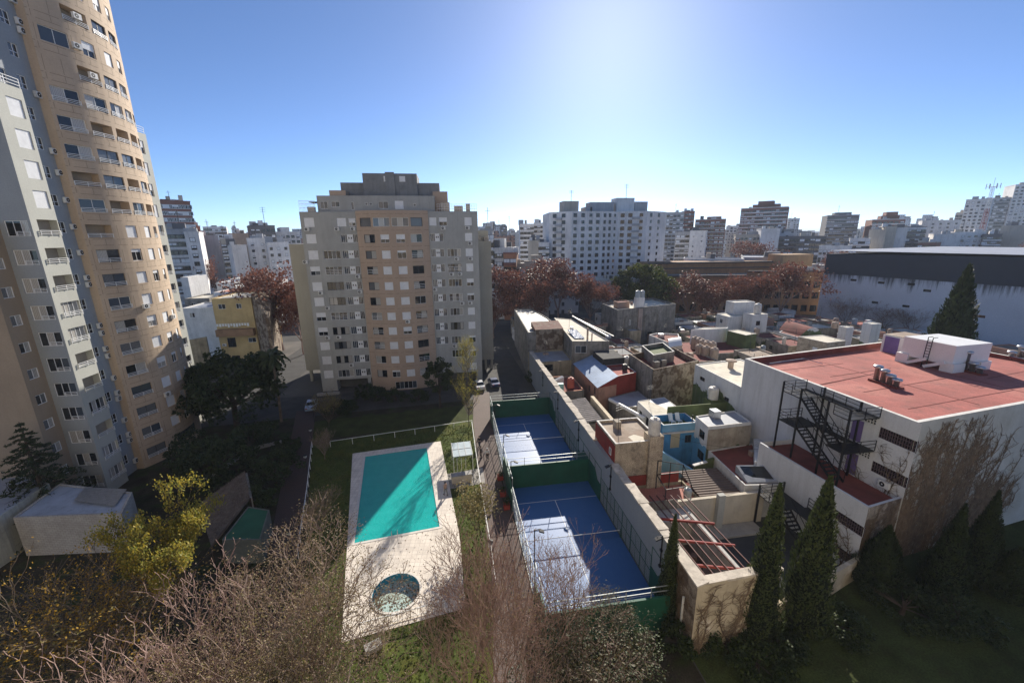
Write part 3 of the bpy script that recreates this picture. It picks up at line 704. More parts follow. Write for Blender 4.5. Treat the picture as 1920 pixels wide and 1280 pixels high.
# ================================================================== left tower
lt = thing('apartment_tower', 'very tall grey and tan apartment tower with rounded tan front at the left edge', 'building', (-52, 60, 0))
rl = random.Random(8)
M_gl = mat('grey_lit_render', (.45, .455, .41), .85, .06, .3, stain=.1, streak=.12, stainc=(.3, .3, .27))  # grey wings where sunlit, the light included in the colour
M_gd = mat('grey_shaded_render', (.29, .315, .335), .85, .06, .3, streak=.12, stainc=(.2, .21, .22))  # same grey wings where shaded, bluish shade put into the colour
M_bl = mat('tan_render', (.47, .365, .265), .85, .08, .3, stain=.2, streak=.25, stainc=(.33, .24, .16))
M_blsh = mat('tan_shaded_render', (.33, .255, .18), .85, .08, .3, streak=.2, stainc=(.24, .18, .12))  # darker copy of the tan render, shade included in its colour
A0, A1, A2 = -41.8, -42.6, -44.6; WT = 44.6; HT = 66
todo = []
# strip facing the pool: loggias below, shuttered windows above
sp = line((A0, 50.3), (A0, 53.4)); ops = []
for n in range(1, 12):
    ops.append((.7, 3.0, 2.9*n-1.55, 2.9*n, .74)); todo.append(('log', sp, .7, 2.9*n-1.55, 2.3, 1.55))
for n in range(12, 16):
    ops.append((1.15, 2.75, 2.9*n-1.75, 2.9*n)); todo.append(('sh', sp, 1.15, 2.9*n-1.75, 1.6, 1.75))
mb = MB(); facade(mb, sp, 0, WT, ops, 0, .2, back=None)
for n in range(1, 12):   # loggia back walls
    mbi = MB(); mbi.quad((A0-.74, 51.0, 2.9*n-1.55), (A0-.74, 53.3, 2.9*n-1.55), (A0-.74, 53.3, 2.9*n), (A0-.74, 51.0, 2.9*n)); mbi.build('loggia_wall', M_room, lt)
# face toward the camera with paired windows
ff = line((A2, 50.3), (A0, 50.3)); ops = []
for n in range(1, 12):
    ops.append((.45, 2.55, 2.9*n-1.7, 2.9*n-.15)); todo.append(('pair', ff, .45, 2.9*n-1.7, 2.1, 1.55))
facade(mb, ff, 0, WT, ops, 1, .18)
# recessed wall beside the rounded front (runs the full height), return walls, right wing
rc = line((A1, 53.4), (A1, 57.0)); ops = []
for n in range(1, 22):
    ops.append((.85, 1.85, 2.9*n-1.35, 2.9*n-.1)); todo.append(('sm', rc, .85, 2.9*n-1.35, 1.0, 1.25))
facade(mb, rc, 0, HT, ops, 1, .18)
mb.quad((A0, 53.4, 0), (A1, 53.4, 0), (A1, 53.4, WT), (A0, 53.4, WT), 1)
rcu = line((A1, 44), (A1, 53.4)); ops = []
for n in range(16, 22): 
    for u in (8.0, 3.5): ops.append((u, u+1.2, 2.9*n-1.4, 2.9*n-.1)); todo.append(('sm', rcu, u, 2.9*n-1.4, 1.2, 1.3))
facade(mb, rcu, WT, HT, ops, 1, .18)
mb.quad((A0, 50.3, WT), (A0, 53.4, WT), (A1, 53.4, WT), (A1, 50.3, WT), 2); mb.quad((-60, 50.3, WT), (A0, 50.3, WT), (A1, 53.4, WT), (-60, 53.4, WT), 2)
mb.quad((-60, 44, WT), (A1, 44, WT), (A1, 44, HT), (-60, 44, HT), 1)
# wing beyond the rounded front
rw = line((-42.5, 68.9), (-42.5, 72.3)); ops = []
for n in range(1, 16):
    ww = (1.5, 1.75) if n > 11 else (1.9, 1.5); ops.append((1.0, 1.0+ww[0], 2.9*n-ww[1], 2.9*n)); todo.append(('sh' if n > 11 else 'bal', rw, 1.0, 2.9*n-ww[1], ww[0], ww[1]))
facade(mb, rw, 2.4, WT, ops, 0, .2)
mb.quad((-42.5, 72.3, 2.4), (-60, 72.3, 2.4), (-60, 72.3, WT), (-42.5, 72.3, WT)); mb.quad((-42.5, 68.9, WT), (-42.5, 72.3, WT), (-60, 72.3, WT), (-60, 68.9, WT), 2)
mb.quad((-42.5, 68.9, 2.4), (-60, 68.9, 2.4), (-60, 72.3, 2.4), (-42.5, 72.3, 2.4))
mb.quad((-60, 72.3, 0), (-60, 44, 0), (-60, 44, HT), (-60, 72.3, HT))
mb.quad((A1, 68.9, WT), (-60, 68.9, WT), (-60, 68.9, HT), (A1, 68.9, HT))
mb.box(-43.4, 71.0, -.03, -42.8, 71.8, 2.41)
mb.build('wall', [M_gl, M_gd, M_roofg], lt)
# tan wings toward the camera, their shade put into a browner colour
bw = line((A2, 48.0), (A2, 50.3)); ops = []
mb = MB()
for n in range(1, 11):
    ops.append((.55, 1.7, 2.9*n-2.0, 2.9*n-.9)); todo.append(('br', bw, .55, 2.9*n-2.0, 1.15, 1.1))
facade(mb, bw, 0, 31.6, ops, 0, .15)
mb.quad((-62, 48, 0), (A2, 48, 0), (A2, 48, 31.6), (-62, 48, 31.6)); mb.quad((A2, 48, 31.6), (A2, 50.3, 31.6), (-62, 50.3, 31.6), (-62, 48, 31.6), 1)
mb.build('tan_shaded_wing', [M_blsh, M_roofg], lt)
mb = MB(); mb.quad((-62, 50.3, 31.6), (A2, 50.3, 31.6), (A2, 50.3, WT), (-62, 50.3, WT)); mb.build('wall', M_gd, lt)
# rounded tan front
cf = arc((-41.75, 56.2), (-41.75, 69.4), 2.0); Lf = cf.L; ops = []
for n in range(1, 22):
    zt = 2.9*n-.35
    if n <= 10:
        cs_ = [(1.9, 2.35, 'bal'), (5.3, 1.5, 'shutp'), (7.9, 1.3, 'shutp'), (10.4, 1.05, 'shutp')]
        if n == 1: cs_ = [(1.9, 2.4, 'bal'), (7.0, 4.2, 'lob')]
    elif n <= 17:
        cs_ = [(1.6, 2.5, 'logb'), (4.6, 2.5, 'logb'), (7.45, 2.1, 'logb'), (10.0, 1.9, 'logb'), (12.2, 1.2, 'bal')]
        if n == 11: cs_ = [(1.6, 2.5, 'logb'), (5.3, 1.5, 'shutp'), (8.1, 1.2, 'shutp'), (10.4, 1.1, 'bal')]
        if n == 17: cs_ = [(4.6, 2.5, 'logb'), (7.45, 2.1, 'logb'), (10.0, 1.9, 'logb')]
    else:
        cs_ = [(1.9, 2.5, 'dk'), (5.2, 1.5, 'shutp'), (8.0, 1.3, 'shutp'), (10.4, 1.1, 'shutp')] if n % 2 == 0 else [(4.4, 2.7, 'logb'), (7.5, 2.2, 'logb'), (10.2, 2.0, 'bal')]
    for u, w_, kd in cs_:
        ops.append((u-w_/2 if kd != 'x' else u, u+w_/2, zt-1.5, zt, 1.1 if kd == 'logb' and rl.random() < .25 else .28)); d_ = ops[-1][4]
        todo.append((kd if d_ < 1 else 'deep', cf, u-w_/2, zt-1.5, w_, 1.5))
mb = MB(); facade(mb, cf, 0, HT, ops, 0, .28, back=None)
p = cf(0); q = cf(Lf)
mb.quad((A1-.3, p[1], 0), (p[0], p[1], 0), (p[0], p[1], HT), (A1-.3, p[1], HT)); mb.quad((q[0], q[1], 0), (A1-.5, q[1], 0), (A1-.5, q[1], HT), (q[0], q[1], HT))
def strip(mb, pf, u0, u1, z0, z1, off, mi):
    n = max(1, int((u1-u0)/.8))
    for i in range(n):
        a = pf(u0+(u1-u0)*i/n); b = pf(u0+(u1-u0)*(i+1)/n)
        mb.quad((a[0]+a[2]*off, a[1]+a[3]*off, z0), (b[0]+b[2]*off, b[1]+b[3]*off, z0), (b[0]+b[2]*off, b[1]+b[3]*off, z1), (a[0]+a[2]*off, a[1]+a[3]*off, z1), mi)
for n in range(1, 22):
    for z in (2.9*n+.15, 2.9*n+.85): strip(mb, cf, 0, Lf, z, z+.04, .004, 1)
    for i in range(9):
        u = .35+1.55*i; a = cf(u)
        strip(mb, cf, u, u+.035, 2.9*n-1.9, 2.9*n-.36, .003, 1) if not any(o[0]-.1 < u < o[1]+.1 and abs(o[3]-(2.9*n-.35)) < .1 for o in ops) else None; strip(mb, cf, u, u+.035, 2.9*n+.205, 2.9*n+.85, .004, 1)
mb.build('curved_wall', [M_bl, M_joint], lt)
mb = MB(); top = [cf(Lf*i/16)[:2] for i in range(17)] + [(-60, 69.4), (-60, 44), (A1, 44), (A1, 56.2)]
mb.add([(a[0], a[1], HT) for a in top], [tuple(range(len(top)))]); mb.build('roof', M_roofg, lt)
cnt = 0
for kd, pf, u, z, w_, h_ in todo:
    r = rl.random()
    if kd == 'sh': window(lt, pf, u, z, w_, h_, 2, shut=1 if r < .8 else .5, inset=.16, rnd=rl)
    elif kd == 'log':
        if r < .4: window(lt, pf, u, z, w_, h_, 4, gs=rl.choice([(0, 2, 0, 3), (2, 0, 0, 1), (2, 2, 3, 2)]), inset=.25)
        put(rail_mesh(w_+.1, .55), 'railing', lt, pf, u-.05, z-.08, -.1)
    elif kd == 'pair':
        window(lt, pf, u, z, w_, h_, 3, gs=rl.choice([(2, 0, 0), (0, 2, 0), (2, 2, 0), (0, 0, 2), (0, 0, 1)]), inset=.13); put(rail_mesh(1.2, .5), 'railing', lt, pf, u+.95, z, -.06)
    elif kd == 'sm': window(lt, pf, u, z, w_, h_, 2, gs=rl.choice([(0, 0), (1, 0), (3, 0)]), inset=.12, bar=True)
    elif kd == 'br': window(lt, pf, u, z, w_, h_, 2, gs=rl.choice([(0, 3), (3, 2), (0, 2)]), inset=.1)
    elif kd in ('logb', 'bal', 'deep', 'dk', 'lob'):
        if kd == 'deep':
            x_, y_, nx, ny = pf(u); x2_, y2_, n2x, n2y = pf(u+w_)
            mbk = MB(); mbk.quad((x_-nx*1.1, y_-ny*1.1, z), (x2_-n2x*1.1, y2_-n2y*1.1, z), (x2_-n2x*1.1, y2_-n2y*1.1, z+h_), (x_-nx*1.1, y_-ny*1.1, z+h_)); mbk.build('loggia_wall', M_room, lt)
        else: window(lt, pf, u, z, w_, h_, 2 if w_ < 3 else 5, gs=rl.choice([(2, 0), (1, 1), (3, 3), (0, 2), (3, 1)]) if kd != 'dk' else (1, 1), frame=rl.choice([M_frame, M_dframe]), inset=.22)
        if kd not in ('dk', 'lob'): put(rail_mesh(w_, .5), 'railing', lt, pf, u, z, .02, w_)
    elif kd == 'shutp': window(lt, pf, u, z, w_, h_, 2, shut=1 if r < .6 else .55 if r < .85 else .3, inset=.2, rnd=rl)
for n in range(1, 21):
    if rl.random() < .8: ac(lt, rc, 2.15+.25*rl.random(), 2.9*n-1.9+.3*rl.random())
    if rl.random() < .55: ac(lt, rc, 2.3, 2.9*n-.9)
for u, n in ((3.3, 18.1), (4.0, 19.2), (4.2, 7.9), (9.0, 7.1), (4.3, 17.2), (4.3, 3.6)): ac(lt, cf, u, 2.9*n-1.9)
put(rail_mesh(3.1, .9, 3), 'terrace_railing', lt, sp, 0, WT, .1); put(rail_mesh(3.3, .9, 3), 'terrace_railing', lt, rw, 0, WT, .1)
# ================================================================== houses behind the party wall
def wallhit(px, py, p0, p1):
    """where the sight line meets the vertical plane p0-p1: distance along it and height"""
    d = ray(px, py); ex, ey = p1[0]-p0[0], p1[1]-p0[1]; L_ = hypot(ex, ey); ex /= L_; ey /= L_
    t = (p0[0]*ey - p0[1]*ex)/(d[0]*ey - d[1]*ex); x, y = d[0]*t, d[1]*t
    return ((x-p0[0])*ex+(y-p0[1])*ey, CH+d[2]*t)
def ccw(P):
    A = sum(P[i][0]*P[(i+1) % len(P)][1]-P[(i+1) % len(P)][0]*P[i][1] for i in range(len(P)))
    return list(P) if A > 0 else list(P)[::-1]
def inset(P, t):
    n = len(P); out = []
    for i in range(n):
        a, b, c = P[i-1], P[i], P[(i+1) % n]
        d1 = (b[0]-a[0], b[1]-a[1]); l1 = hypot(*d1); d2 = (c[0]-b[0], c[1]-b[1]); l2 = hypot(*d2)
        n1 = (-d1[1]/l1, d1[0]/l1); n2 = (-d2[1]/l2, d2[0]/l2); k = 1+n1[0]*n2[0]+n1[1]*n2[1]
        out.append((b[0]+t*(n1[0]+n2[0])/max(k, .3), b[1]+t*(n1[1]+n2[1])/max(k, .3)))
    return out
BOX = []
def house(name, label, poly, z1, wm, rm, par=.35, pt=.2, z0=-.03, ops=(), cap=None, group=None, cat='house', wins=None, fill=True):
    """walls with recessed openings, parapet with its own cap, roof sheet; ops: (edge, u, z, w, h, kind)"""
    P = ccw(poly); cx = sum(p[0] for p in P)/len(P); cy = sum(p[1] for p in P)/len(P)
    t = thing(name, label, cat, (cx, cy, max(0, z0)), group)
    if fill: BOX.append((min(p[0] for p in P), min(p[1] for p in P), max(p[0] for p in P), max(p[1] for p in P)))
    mb = MB(); n = len(P); Q = inset(P, pt)
    for i in range(n):
        a, b = P[i], P[(i+1) % n]; pf = line(a, b)
        eo = [(o[1], o[1]+o[3], o[2], o[2]+o[4]) for o in ops if o[0] == i and .02 < o[1] and o[1]+o[3] < pf.L-.02]
        facade(mb, pf, z0, z1, eo, 0, .16)
        qa, qb = Q[i], Q[(i+1) % n]
        mb.quad((*a, z1), (*b, z1), (*qb, z1), (*qa, z1), 1); mb.quad((*qb, z1-par-.05), (*qa, z1-par-.05), (*qa, z1), (*qb, z1), 0)
    mb.build('wall', [wm, cap or wm], t)
    mb = MB(); mb.add([(*q, z1-par) for q in Q], [tuple(range(n))]); mb.build('roof', rm, t)
    for o in ops:
        pf = line(P[o[0]], P[(o[0]+1) % n])
        if not (.02 < o[1] and o[1]+o[3] < pf.L-.02): continue
        k = o[5] if len(o) > 5 else 'w'
        if k == 'w': window(t, pf, o[1], o[2], o[3], o[4], 2 if o[3] > .8 else 1, inset=.1)
        elif k == 'd': window(t, pf, o[1], o[2], o[3], o[4], 2, gs=(0, 0), frame=M_dframe, inset=.1)
        elif k == 's': window(t, pf, o[1], o[2], o[3], o[4], 2, shut=1, inset=.1)
        else: panel(t, 'door', pf, o[1], o[2], o[3], o[4], k)
    return t
def panel(t, name, pf, u, z, w_, h_, m, inset_=.1):
    key = (name, round(w_, 2), round(h_, 2), m.name)
    if key not in MC:
        mb = MB(); mb.box(0, -.03, 0, w_, .03, h_); mb.box(w_*.08, -.045, h_*.06, w_*.92, -.031, h_*.94)
        mb.box(w_*.82, -.09, h_*.48, w_*.88, -.046, h_*.52); mesh_of(key, mb, [m])
    return put(MC[key], name, t, pf, u, z, inset_)
def rect(x0, y0, x1, y1): return [(x0, y0), (x1, y0), (x1, y1), (x0, y1)]
M_old = mat('old_render', (.25, .235, .21), .95, .3, .5, stain=.75, streak=.75, stainc=(.06, .055, .05), bump=.4)
M_oldy = mat('old_buff_render', (.36, .31, .22), .95, .25, .5, stain=.6, streak=.7, stainc=(.08, .07, .055), bump=.4)
M_pebble = mat('pebble_render', (.43, .36, .27), .95, .25, .6, fine=.5, stain=.9, stainc=(.12, .10, .08), bump=1.0, bscale=6, streak=.4)
M_redp = mat('red_paint', (.27, .042, .032), .8, .2, .6, stain=.35, streak=.4, stainc=(.12, .03, .02))
M_pink = mat('pink_render', (.45, .25, .18), .85, .15, .6, stain=.4)
M_whiter = mat('white_render', (.68, .67, .65), .85, .1, .5, stain=.35, streak=.5, stainc=(.36, .35, .33))
M_creamr = mat('cream_roof', (.66, .61, .50), .9, .15, .6, stain=.45, stainc=(.3, .26, .2))
M_browr = mat('brown_roof', (.30, .23, .175), .9, .2, .5, stain=.6, stainc=(.15, .115, .09), c2=(.36, .30, .24), c2s=.4)
M_redr = mat('red_roof', (.36, .115, .095), .9, .2, .35, stain=.8, stainc=(.17, .075, .065), fine=.16, c2=(.42, .155, .125), c2s=.12)
M_dredr = mat('dark_red_roof', (.20, .055, .045), .9, .25, .5, stain=.6, stainc=(.08, .035, .03))
M_blue = mat('blue_paint', (.07, .25, .46), .8, .22, .7, stain=.5, streak=.5, stainc=(.03, .09, .17))
M_bluel = mat('light_blue_paint', (.18, .38, .55), .85, .15, .7, stain=.3, streak=.4, stainc=(.4, .42, .42))
M_olive = mat('olive_paint', (.11, .14, .055), .85, .2, .6, stain=.5, streak=.4, stainc=(.05, .055, .03))
M_wg = mat('white_over_green', (.66, .67, .66), .85, .08, .6, c2=(.10, .135, .055), c2s=.3, c2t=.5, c2z=(7.0, .14), streak=.4, stainc=(.3, .3, .28))
M_wb = mat('white_over_blue', (.68, .69, .70), .85, .06, .6, c2=(.12, .34, .56), c2s=.5, c2t=.5, c2z=(4.1, .2), streak=.3, stainc=(.25, .27, .3))
M_rawc = mat('raw_concrete', (.38, .34, .28), .95, .25, .7, stain=.6, streak=.5, stainc=(.16, .13, .10), bump=.4, c2=(.10, .125, .06), c2s=.5, c2t=.5, c2z=(3.9, .2))
M_graysh = mat('grey_sheet_roof', (.34, .36, .40), .55, .15, .4, stain=.3)
M_mroof = mat('blue_metal_roof', (.30, .38, .50), .4, .12, .5, stain=.3, metal=.35)
M_cap = mat('white_cap', (.66, .64, .60), .85, .15, 1, stain=.4, stainc=(.35, .32, .28))
M_brick = tiles('red_bricks', (.36, .15, .09), (.28, .11, .07), (.3, .26, .22), .24, .07, .9, stain=.4, wall=True)
M_vine_dapple = mat('vine_dapple_render', (.36, .30, .235), .95, .3, .8, stain=.95, stainc=(.07, .05, .038), streak=.5, c2=(.12, .085, .06), c2s=.8, c2t=.5, fine=.4, bump=.8)  # creeper stains; also carries painted dappled shade beside the yellow house

# ---- grey party wall with a rough pale cap along the courts
pw = thing('party_wall', 'long grey party wall with rough pale capping, bracket lamps on its court side', 'wall', (16.2, 45, 0))
M_party = mat('party_grey', (.30, .315, .325), .85, .07, .3, stain=.15, streak=.15, stainc=(.2, .21, .22))
mb = MB(); mb.box(15.95, 24.5, -.03, 16.45, 81.5, 6.1); mb.build('wall', M_party, pw)
mb = MB(); rc_ = random.Random(3); b = 24.5
while b < 81:
    e_ = min(81.5, b+rc_.uniform(.8, 2.2))
    if not (36.95 < (b+e_)/2 < 42.9): mb.prism([(15.86+rc_.uniform(-.04, .04), b), (16.75+rc_.uniform(-.12, .12), b), (16.75+rc_.uniform(-.12, .12), e_), (15.86+rc_.uniform(-.04, .04), e_)], 6.1, 6.2+rc_.uniform(0, .1))
    b = e_
mb.build('cap', mat('rough_cap', (.52, .47, .40), .95, .25, 1.2, stain=.6, stainc=(.2, .17, .14), bump=.6), pw)
iv = thing('party_wall', 'vine covered near corner wall with pale peeling render facing the garden', 'wall', (18, 21.4, 0))
mb = MB(); mb.prism([(15.9, 21.0), (16.45, 21.25), (16.45, 24.5), (15.95, 24.5)], -.03, 6.1); mb.build('vine_wall', M_vine_dapple, iv)
mb = MB(); mb.prism([(15.9, 21.0), (22.8, 21.5), (22.8, 21.9), (16.45, 21.4)], -.03, [6.1, 5.9, 5.9, 6.1]); mb.build('wall', mat('peeling_render', (.50, .43, .31), .95, .15, .5, stain=.75, stainc=(.24, .19, .13), streak=.5, c2=(.62, .56, .46), c2s=.5, c2t=.62, bump=.5), iv)
mb = MB(); mb.prism([(22.8, 21.5), (34.4, 25.0), (34.4, 25.35), (22.8, 21.9)], -.03, [2.4, 2.1, 2.1, 2.4]); mb.build('low_wall', MATS['peeling_render'], iv)
mb = MB(); mb.prism([(15.75, 20.85), (16.8, 21.1), (16.7, 24.5), (15.86, 24.5)], 6.1, 6.24); mb.prism([(16.8, 21.1), (22.9, 21.4), (22.9, 22.1), (16.8, 21.8)], 5.92, 6.1); mb.build('cap', MATS['rough_cap'], iv)
mb = MB(); mb.tube([(15.84, 22.3, -.03), (15.84, 22.3, 3.9)], .09, 6); mb.build('drain_pipe', M_white, iv)
for i, b in enumerate((25.8, 36.5, 47.5, 58.0, 68.5)):
    t = thing('wall_lamp', 'floodlight on a dark bracket pole fixed to the grey party wall', 'lamp', (15.9, b, 3.4), 'party wall lamps')
    mb = MB(); mb.tube([(15.88, b, 3.4), (15.88, b, 6.3)], .05, 6); mb.beam((15.88, b, 6.2), (15.35, b-.1, 6.3), .06, .06); mb.box(15.78, b-.12, 3.3, 15.95, b+.12, 3.5); mb.box(15.78, b-.1, 4.8, 15.95, b+.1, 5.0); mb.build('bracket', M_black, t)
    mb = MB(); mb.beam((15.6, b-.2, 6.32), (15.15, b-.2, 6.16), .34, .1); mb.build('lamp_head', M_black, t)
    mb = MB(); mb.beam((15.57, b-.2, 6.26), (15.16, b-.2, 6.11), .3, .03); mb.build('lamp_glass', MATS['lamp_glass'], t)

# ---- brown flat roof house on the party wall
h1 = house('flat_roof_house', 'flat brown roofed house with pale parapet and pebble-dash front above the party wall', rect(16.5, 37.1, 21.7, 42.9), 8.3, M_pebble, M_browr, .3, .22, cap=M_cap)
mb = MB(); mb.box(16.42, 37.1, 5.4, 16.497, 42.9, 8.0); mb.build('painted_side', M_redp, h1)
window(h1, line((16.43, 42), (16.43, 37)), 3.6, 6.5, .5, .8, 1, inset=-.03)
mb = MB(); mb.box(20.2, 36.75, 0, 21.75, 37.09, 8.9); mb.box(20.2, 37.09, 8.0, 21.75, 38.2, 8.9); mb.build('chimney_stack', M_pebble, h1)
mb = MB(); mb.add([(18.9+.0, 37.5, 8.005), (20.1, 37.4, 8.005), (20.3, 38.6, 8.005), (19.6, 39.3, 8.005), (18.7, 38.9, 8.005)], [(0, 1, 2, 3, 4)]); mb.build('roof_patch', M_creamr, h1)
def tank(x, y, z, r, h, m, label, group=None):
    t = thing('water_tank', label, 'water tank', (x, y, z), group)
    mb = MB(); prof = [(r*.96, 0)]
    for i in range(5): prof += [(r, h*(.02+.19*i)), (r, h*(.15+.19*i)), (r*.965, h*(.18+.19*i))]
    prof += [(r, h*.99)]; mb.lathe((x, y, z), prof, 16); mb.build('tank_body', m, t, smooth=False)
    mb = MB(); mb.lathe((x, y, z+h*.99), [(r*1.02, 0), (r*.8, h*.14), (r*.3, h*.2), (r*.28, h*.26)], 14); mb.build('lid', m, t)
    return t
M_tankw = mat('tank_white', (.6, .58, .54), .6, .15, 2, stain=.3, streak=.4, stainc=(.3, .25, .2))
M_tankg = mat('tank_grey', (.34, .38, .40), .5, .1, 2, stain=.3)
M_tankc = mat('tank_cement', (.42, .33, .26), .9, .15, 1.5, streak=.7, stainc=(.17, .10, .08))
tank(20.95, 37.45, 8.9, .62, 1.55, M_tankw, 'pale domed water tank on the pebble-dash chimney of the flat brown roofed house')
# ---- pink terrace, beige wall, brown ribbed roof, dark red roof
M_terr = tiles('terrace_tiles', (.48, .20, .15), (.43, .17, .13), (.36, .15, .12), .3, .3, .8, stain=.25)
tr = house('terrace_house', 'low house with a pink tiled roof terrace below the pebble-dash wall', rect(16.5, 33.5, 24.6, 37.08), 3.1, M_oldy, M_terr, .35, .2)
mb = MB(); mb.box(16.7, 36.95, 2.75, 24.0, 37.07, 4.3); mb.build('painted_wall', M_redp, tr)
mb = MB()
fx, fy = 21.2, 36.6
for p, q in (((0, 0, 0), (0, 0, 3.4)), ((3, 0, 0), (3, 0, 2.6)), ((0, -2, 0), (0, -2, 1.2)), ((0, 0, 3.4), (3, 0, 2.6)), ((0, 0, 1.7), (3, 0, 1.7)), ((3, 0, 2.6), (3, -1.8, 1.2)), ((0, 0, 1.7), (0, -2, 1.2)), ((1.5, 0, 0), (1.5, 0, 3.0)), ((0, -2, 1.2), (3, -1.8, 1.2)), ((3, -1.8, 0), (3, -1.8, 1.2))):
    mb.beam((fx+p[0], fy+p[1], 2.75+p[2]), (fx+q[0], fy+q[1], 2.75+q[2]), .07, .07)
mb.build('metal_frame', M_black, tr)
tank(23.7, 34.6, 2.75, .4, .9, M_tankg, 'small grey water tank on the pink tiled terrace')
bw_ = thing('courtyard_wall', 'cream courtyard wall with a pale square column beyond the red beam frame', 'wall', (25, 33.3, 0))
mb = MB(); mb.box(19.8, 33.1, -.03, 31.5, 33.45, 3.5); mb.build('wall', mat('cream_wall', (.58, .52, .42), .9, .1, .5, stain=.3, streak=.35, stainc=(.3, .25, .19)), bw_)
mb = MB(); mb.box(25.9, 32.6, -.03, 26.6, 33.09, 4.0); mb.build('column', mat('column_grey', (.42, .42, .39), .9, .1), bw_)
mb = MB(); mb.box(16.5, 33.0, -.03, 21.6, 33.09, 3.9); mb.build('rough_wall', M_old, bw_)
patio = sheet('patio', [(22.2, 22.2), (34.1, 25.6), (33.5, 33.05), (22.2, 33.05)], -.012, mat('patio_dark', (.05, .052, .056), .8, .2, .5, stain=.3))
step = sheet('patio_step', [(22.3, 31.3), (30.5, 31.3), (30.5, 33.05), (22.3, 33.05)], .18, mat('patio_pale', (.38, .36, .33), .9, .15, .5, stain=.3), .2)
def ribbed(name, parent, a, b, c, d, n, m, amp=.05):
    """corrugated sheet over the quad a-b-c-d (a-b is the eave the ribs run across)"""
    mb = MB(); a, b, c, d = map(Vector, (a, b, c, d)); nn = (b-a).cross(d-a).normalized()
    if nn.z < 0: nn = -nn
    R0 = []; R1 = []
    for i in range(2*n+1):
        t = i/(2*n); o_ = nn*(amp if i % 2 else 0); R0.append(a.lerp(b, t)+o_); R1.append(d.lerp(c, t)+o_)
    for i in range(2*n): mb.quad(R0[i], R0[i+1], R1[i+1], R1[i])
    for i in range(2*n): mb.quad(R0[i]-nn*.04, R1[i]-nn*.04, R1[i+1]-nn*.04, R0[i+1]-nn*.04)
    return mb.build(name, m, parent)
M_brr = mat('brown_ribbed', (.13, .09, .07), .7, .2, .6, stain=.4)
g1 = house('lean_to_shed', 'low lean-to shed with brown ribbed roof between the pink terrace and olive wall', rect(24.7, 33.6, 29.6, 38.3), 2.6, M_oldy, M_dredr, .2)
ribbed('ribbed_roof', g1, (24.5, 33.6, 3.3), (24.9, 38.4, 3.4), (29.7, 38.6, 3.2), (29.5, 33.8, 3.0), 12, M_brr, .08)
h8 = house('low_house', 'low house with plain dark red flat roof beside the white fire stair annex', [(29.8, 34.0), (34.2, 33.4), (36.8, 38.2), (36.9, 42.0), (30.4, 41.2)], 3.9, M_whiter, M_dredr, .12, .15)
sk = thing('roof_skylight', 'grey framed dark skylight panel on the dark red flat roof', 'skylight', (32.5, 35, 3.9))
mb = MB(); mb.prism([(30.3, 34.3), (33.6, 33.9), (33.7, 36.0), (30.5, 36.5)], 3.8, [4.0, 4.0, 4.7, 4.7]); mb.build('frame', M_graysh, sk)
mb = MB(); mb.add([(30.6, 34.45, 4.055), (33.35, 34.1, 4.055), (33.4, 35.85, 4.66), (30.8, 36.3, 4.66)], [(0, 1, 2, 3)]); mb.build('glass', M_g1, sk)
# ---- blue house with terrace, and its white upper block
bh = house('blue_house', 'peeling blue house with walled terrace, beige door and little courtyard', rect(26.2, 44.7, 31.0, 47.8), 6.0, M_blue, M_olive, 1.0, .18, cap=M_cap,
           ops=[(0, 1.2, 2.6, 1.3, 2.1, mat('beige_door', (.5, .44, .3), .8, .1)), (0, 3.2, 3.2, .9, 1.1, 'd'), (3, .8, 2.6, .9, 1.2, 'w')])
mb = MB(); mb.box(26.1, 44.62, 5.0, 30.9, 44.69, 6.02); mb.build('terrace_front', M_bluel, bh)
mb = MB(); mb.box(26.15, 44.5, 4.75, 30.95, 44.69, 4.95); mb.build('cornice', M_cap, bh)
wb = house('white_block_house', 'small white and blue upper block with blue sheet roof and raw concrete end', [(30.3, 41.6), (36.3, 41.9), (36.6, 45.4), (30.6, 44.7)], 6.9, M_wb, M_graysh, .12, .15,
           ops=[(3, 1.2, 4.7, 1.3, 1.1, 'd'), (3, 1.3, 1.9, 1.5, 1.2, 'd')], cap=M_cap)
mb = MB(); mb.prism([(30.35, 41.45), (36.35, 41.75), (36.35, 41.88), (30.35, 41.58)], 0, 6.5); mb.build('end_wall', M_rawc, wb)
mb = MB(); mb.tube([(30.3, 44.9, 1), (30.3, 44.9, 7.0)], .06, 6); mb.build('drain_pipe', M_dframe, wb)
ow = thing('garden_wall', 'stepped olive garden wall in front of the blue courtyard', 'wall', (30, 39.5, 0))
mb = MB(); mb.prism([(27.2, 39.0), (32.0, 40.3), (32.0, 40.5), (27.2, 39.2)], 0, 3.4); mb.prism([(29.2, 39.5), (32.0, 40.25), (32.0, 40.55), (29.2, 39.8)], 3.4, 3.7); mb.build('wall', M_olive, ow)
mb = MB(); mb.prism([(27.15, 38.95), (29.2, 39.45), (29.2, 39.85), (27.15, 39.35)], 3.4, 3.5); mb.build('cap', M_cap, ow)
bl = thing('garden_wall', 'sloping blue side wall of the little courtyard next to the chimney', 'wall', (25, 41, 0))
mb = MB(); mb.add([(22.6, 43.5, 0), (27.1, 38.8, 0), (27.1, 38.8, 2.9), (22.6, 43.5, 5.0), (22.8, 43.7, 0), (27.3, 39.0, 0), (27.3, 39.0, 2.9), (22.8, 43.7, 5.0)], [(0, 1, 2, 3), (5, 4, 7, 6), (3, 2, 6, 7), (1, 5, 6, 2), (4, 0, 3, 7)]); mb.build('wall', M_bluel, bl)
ol = thing('garden_wall', 'olive green wall with cut-out steps behind the blue terrace', 'wall', (31, 48.5, 0))
mb = MB(); mb.box(28.6, 47.95, 0, 37.3, 48.15, 6.9); mb.build('wall', M_olive, ol)
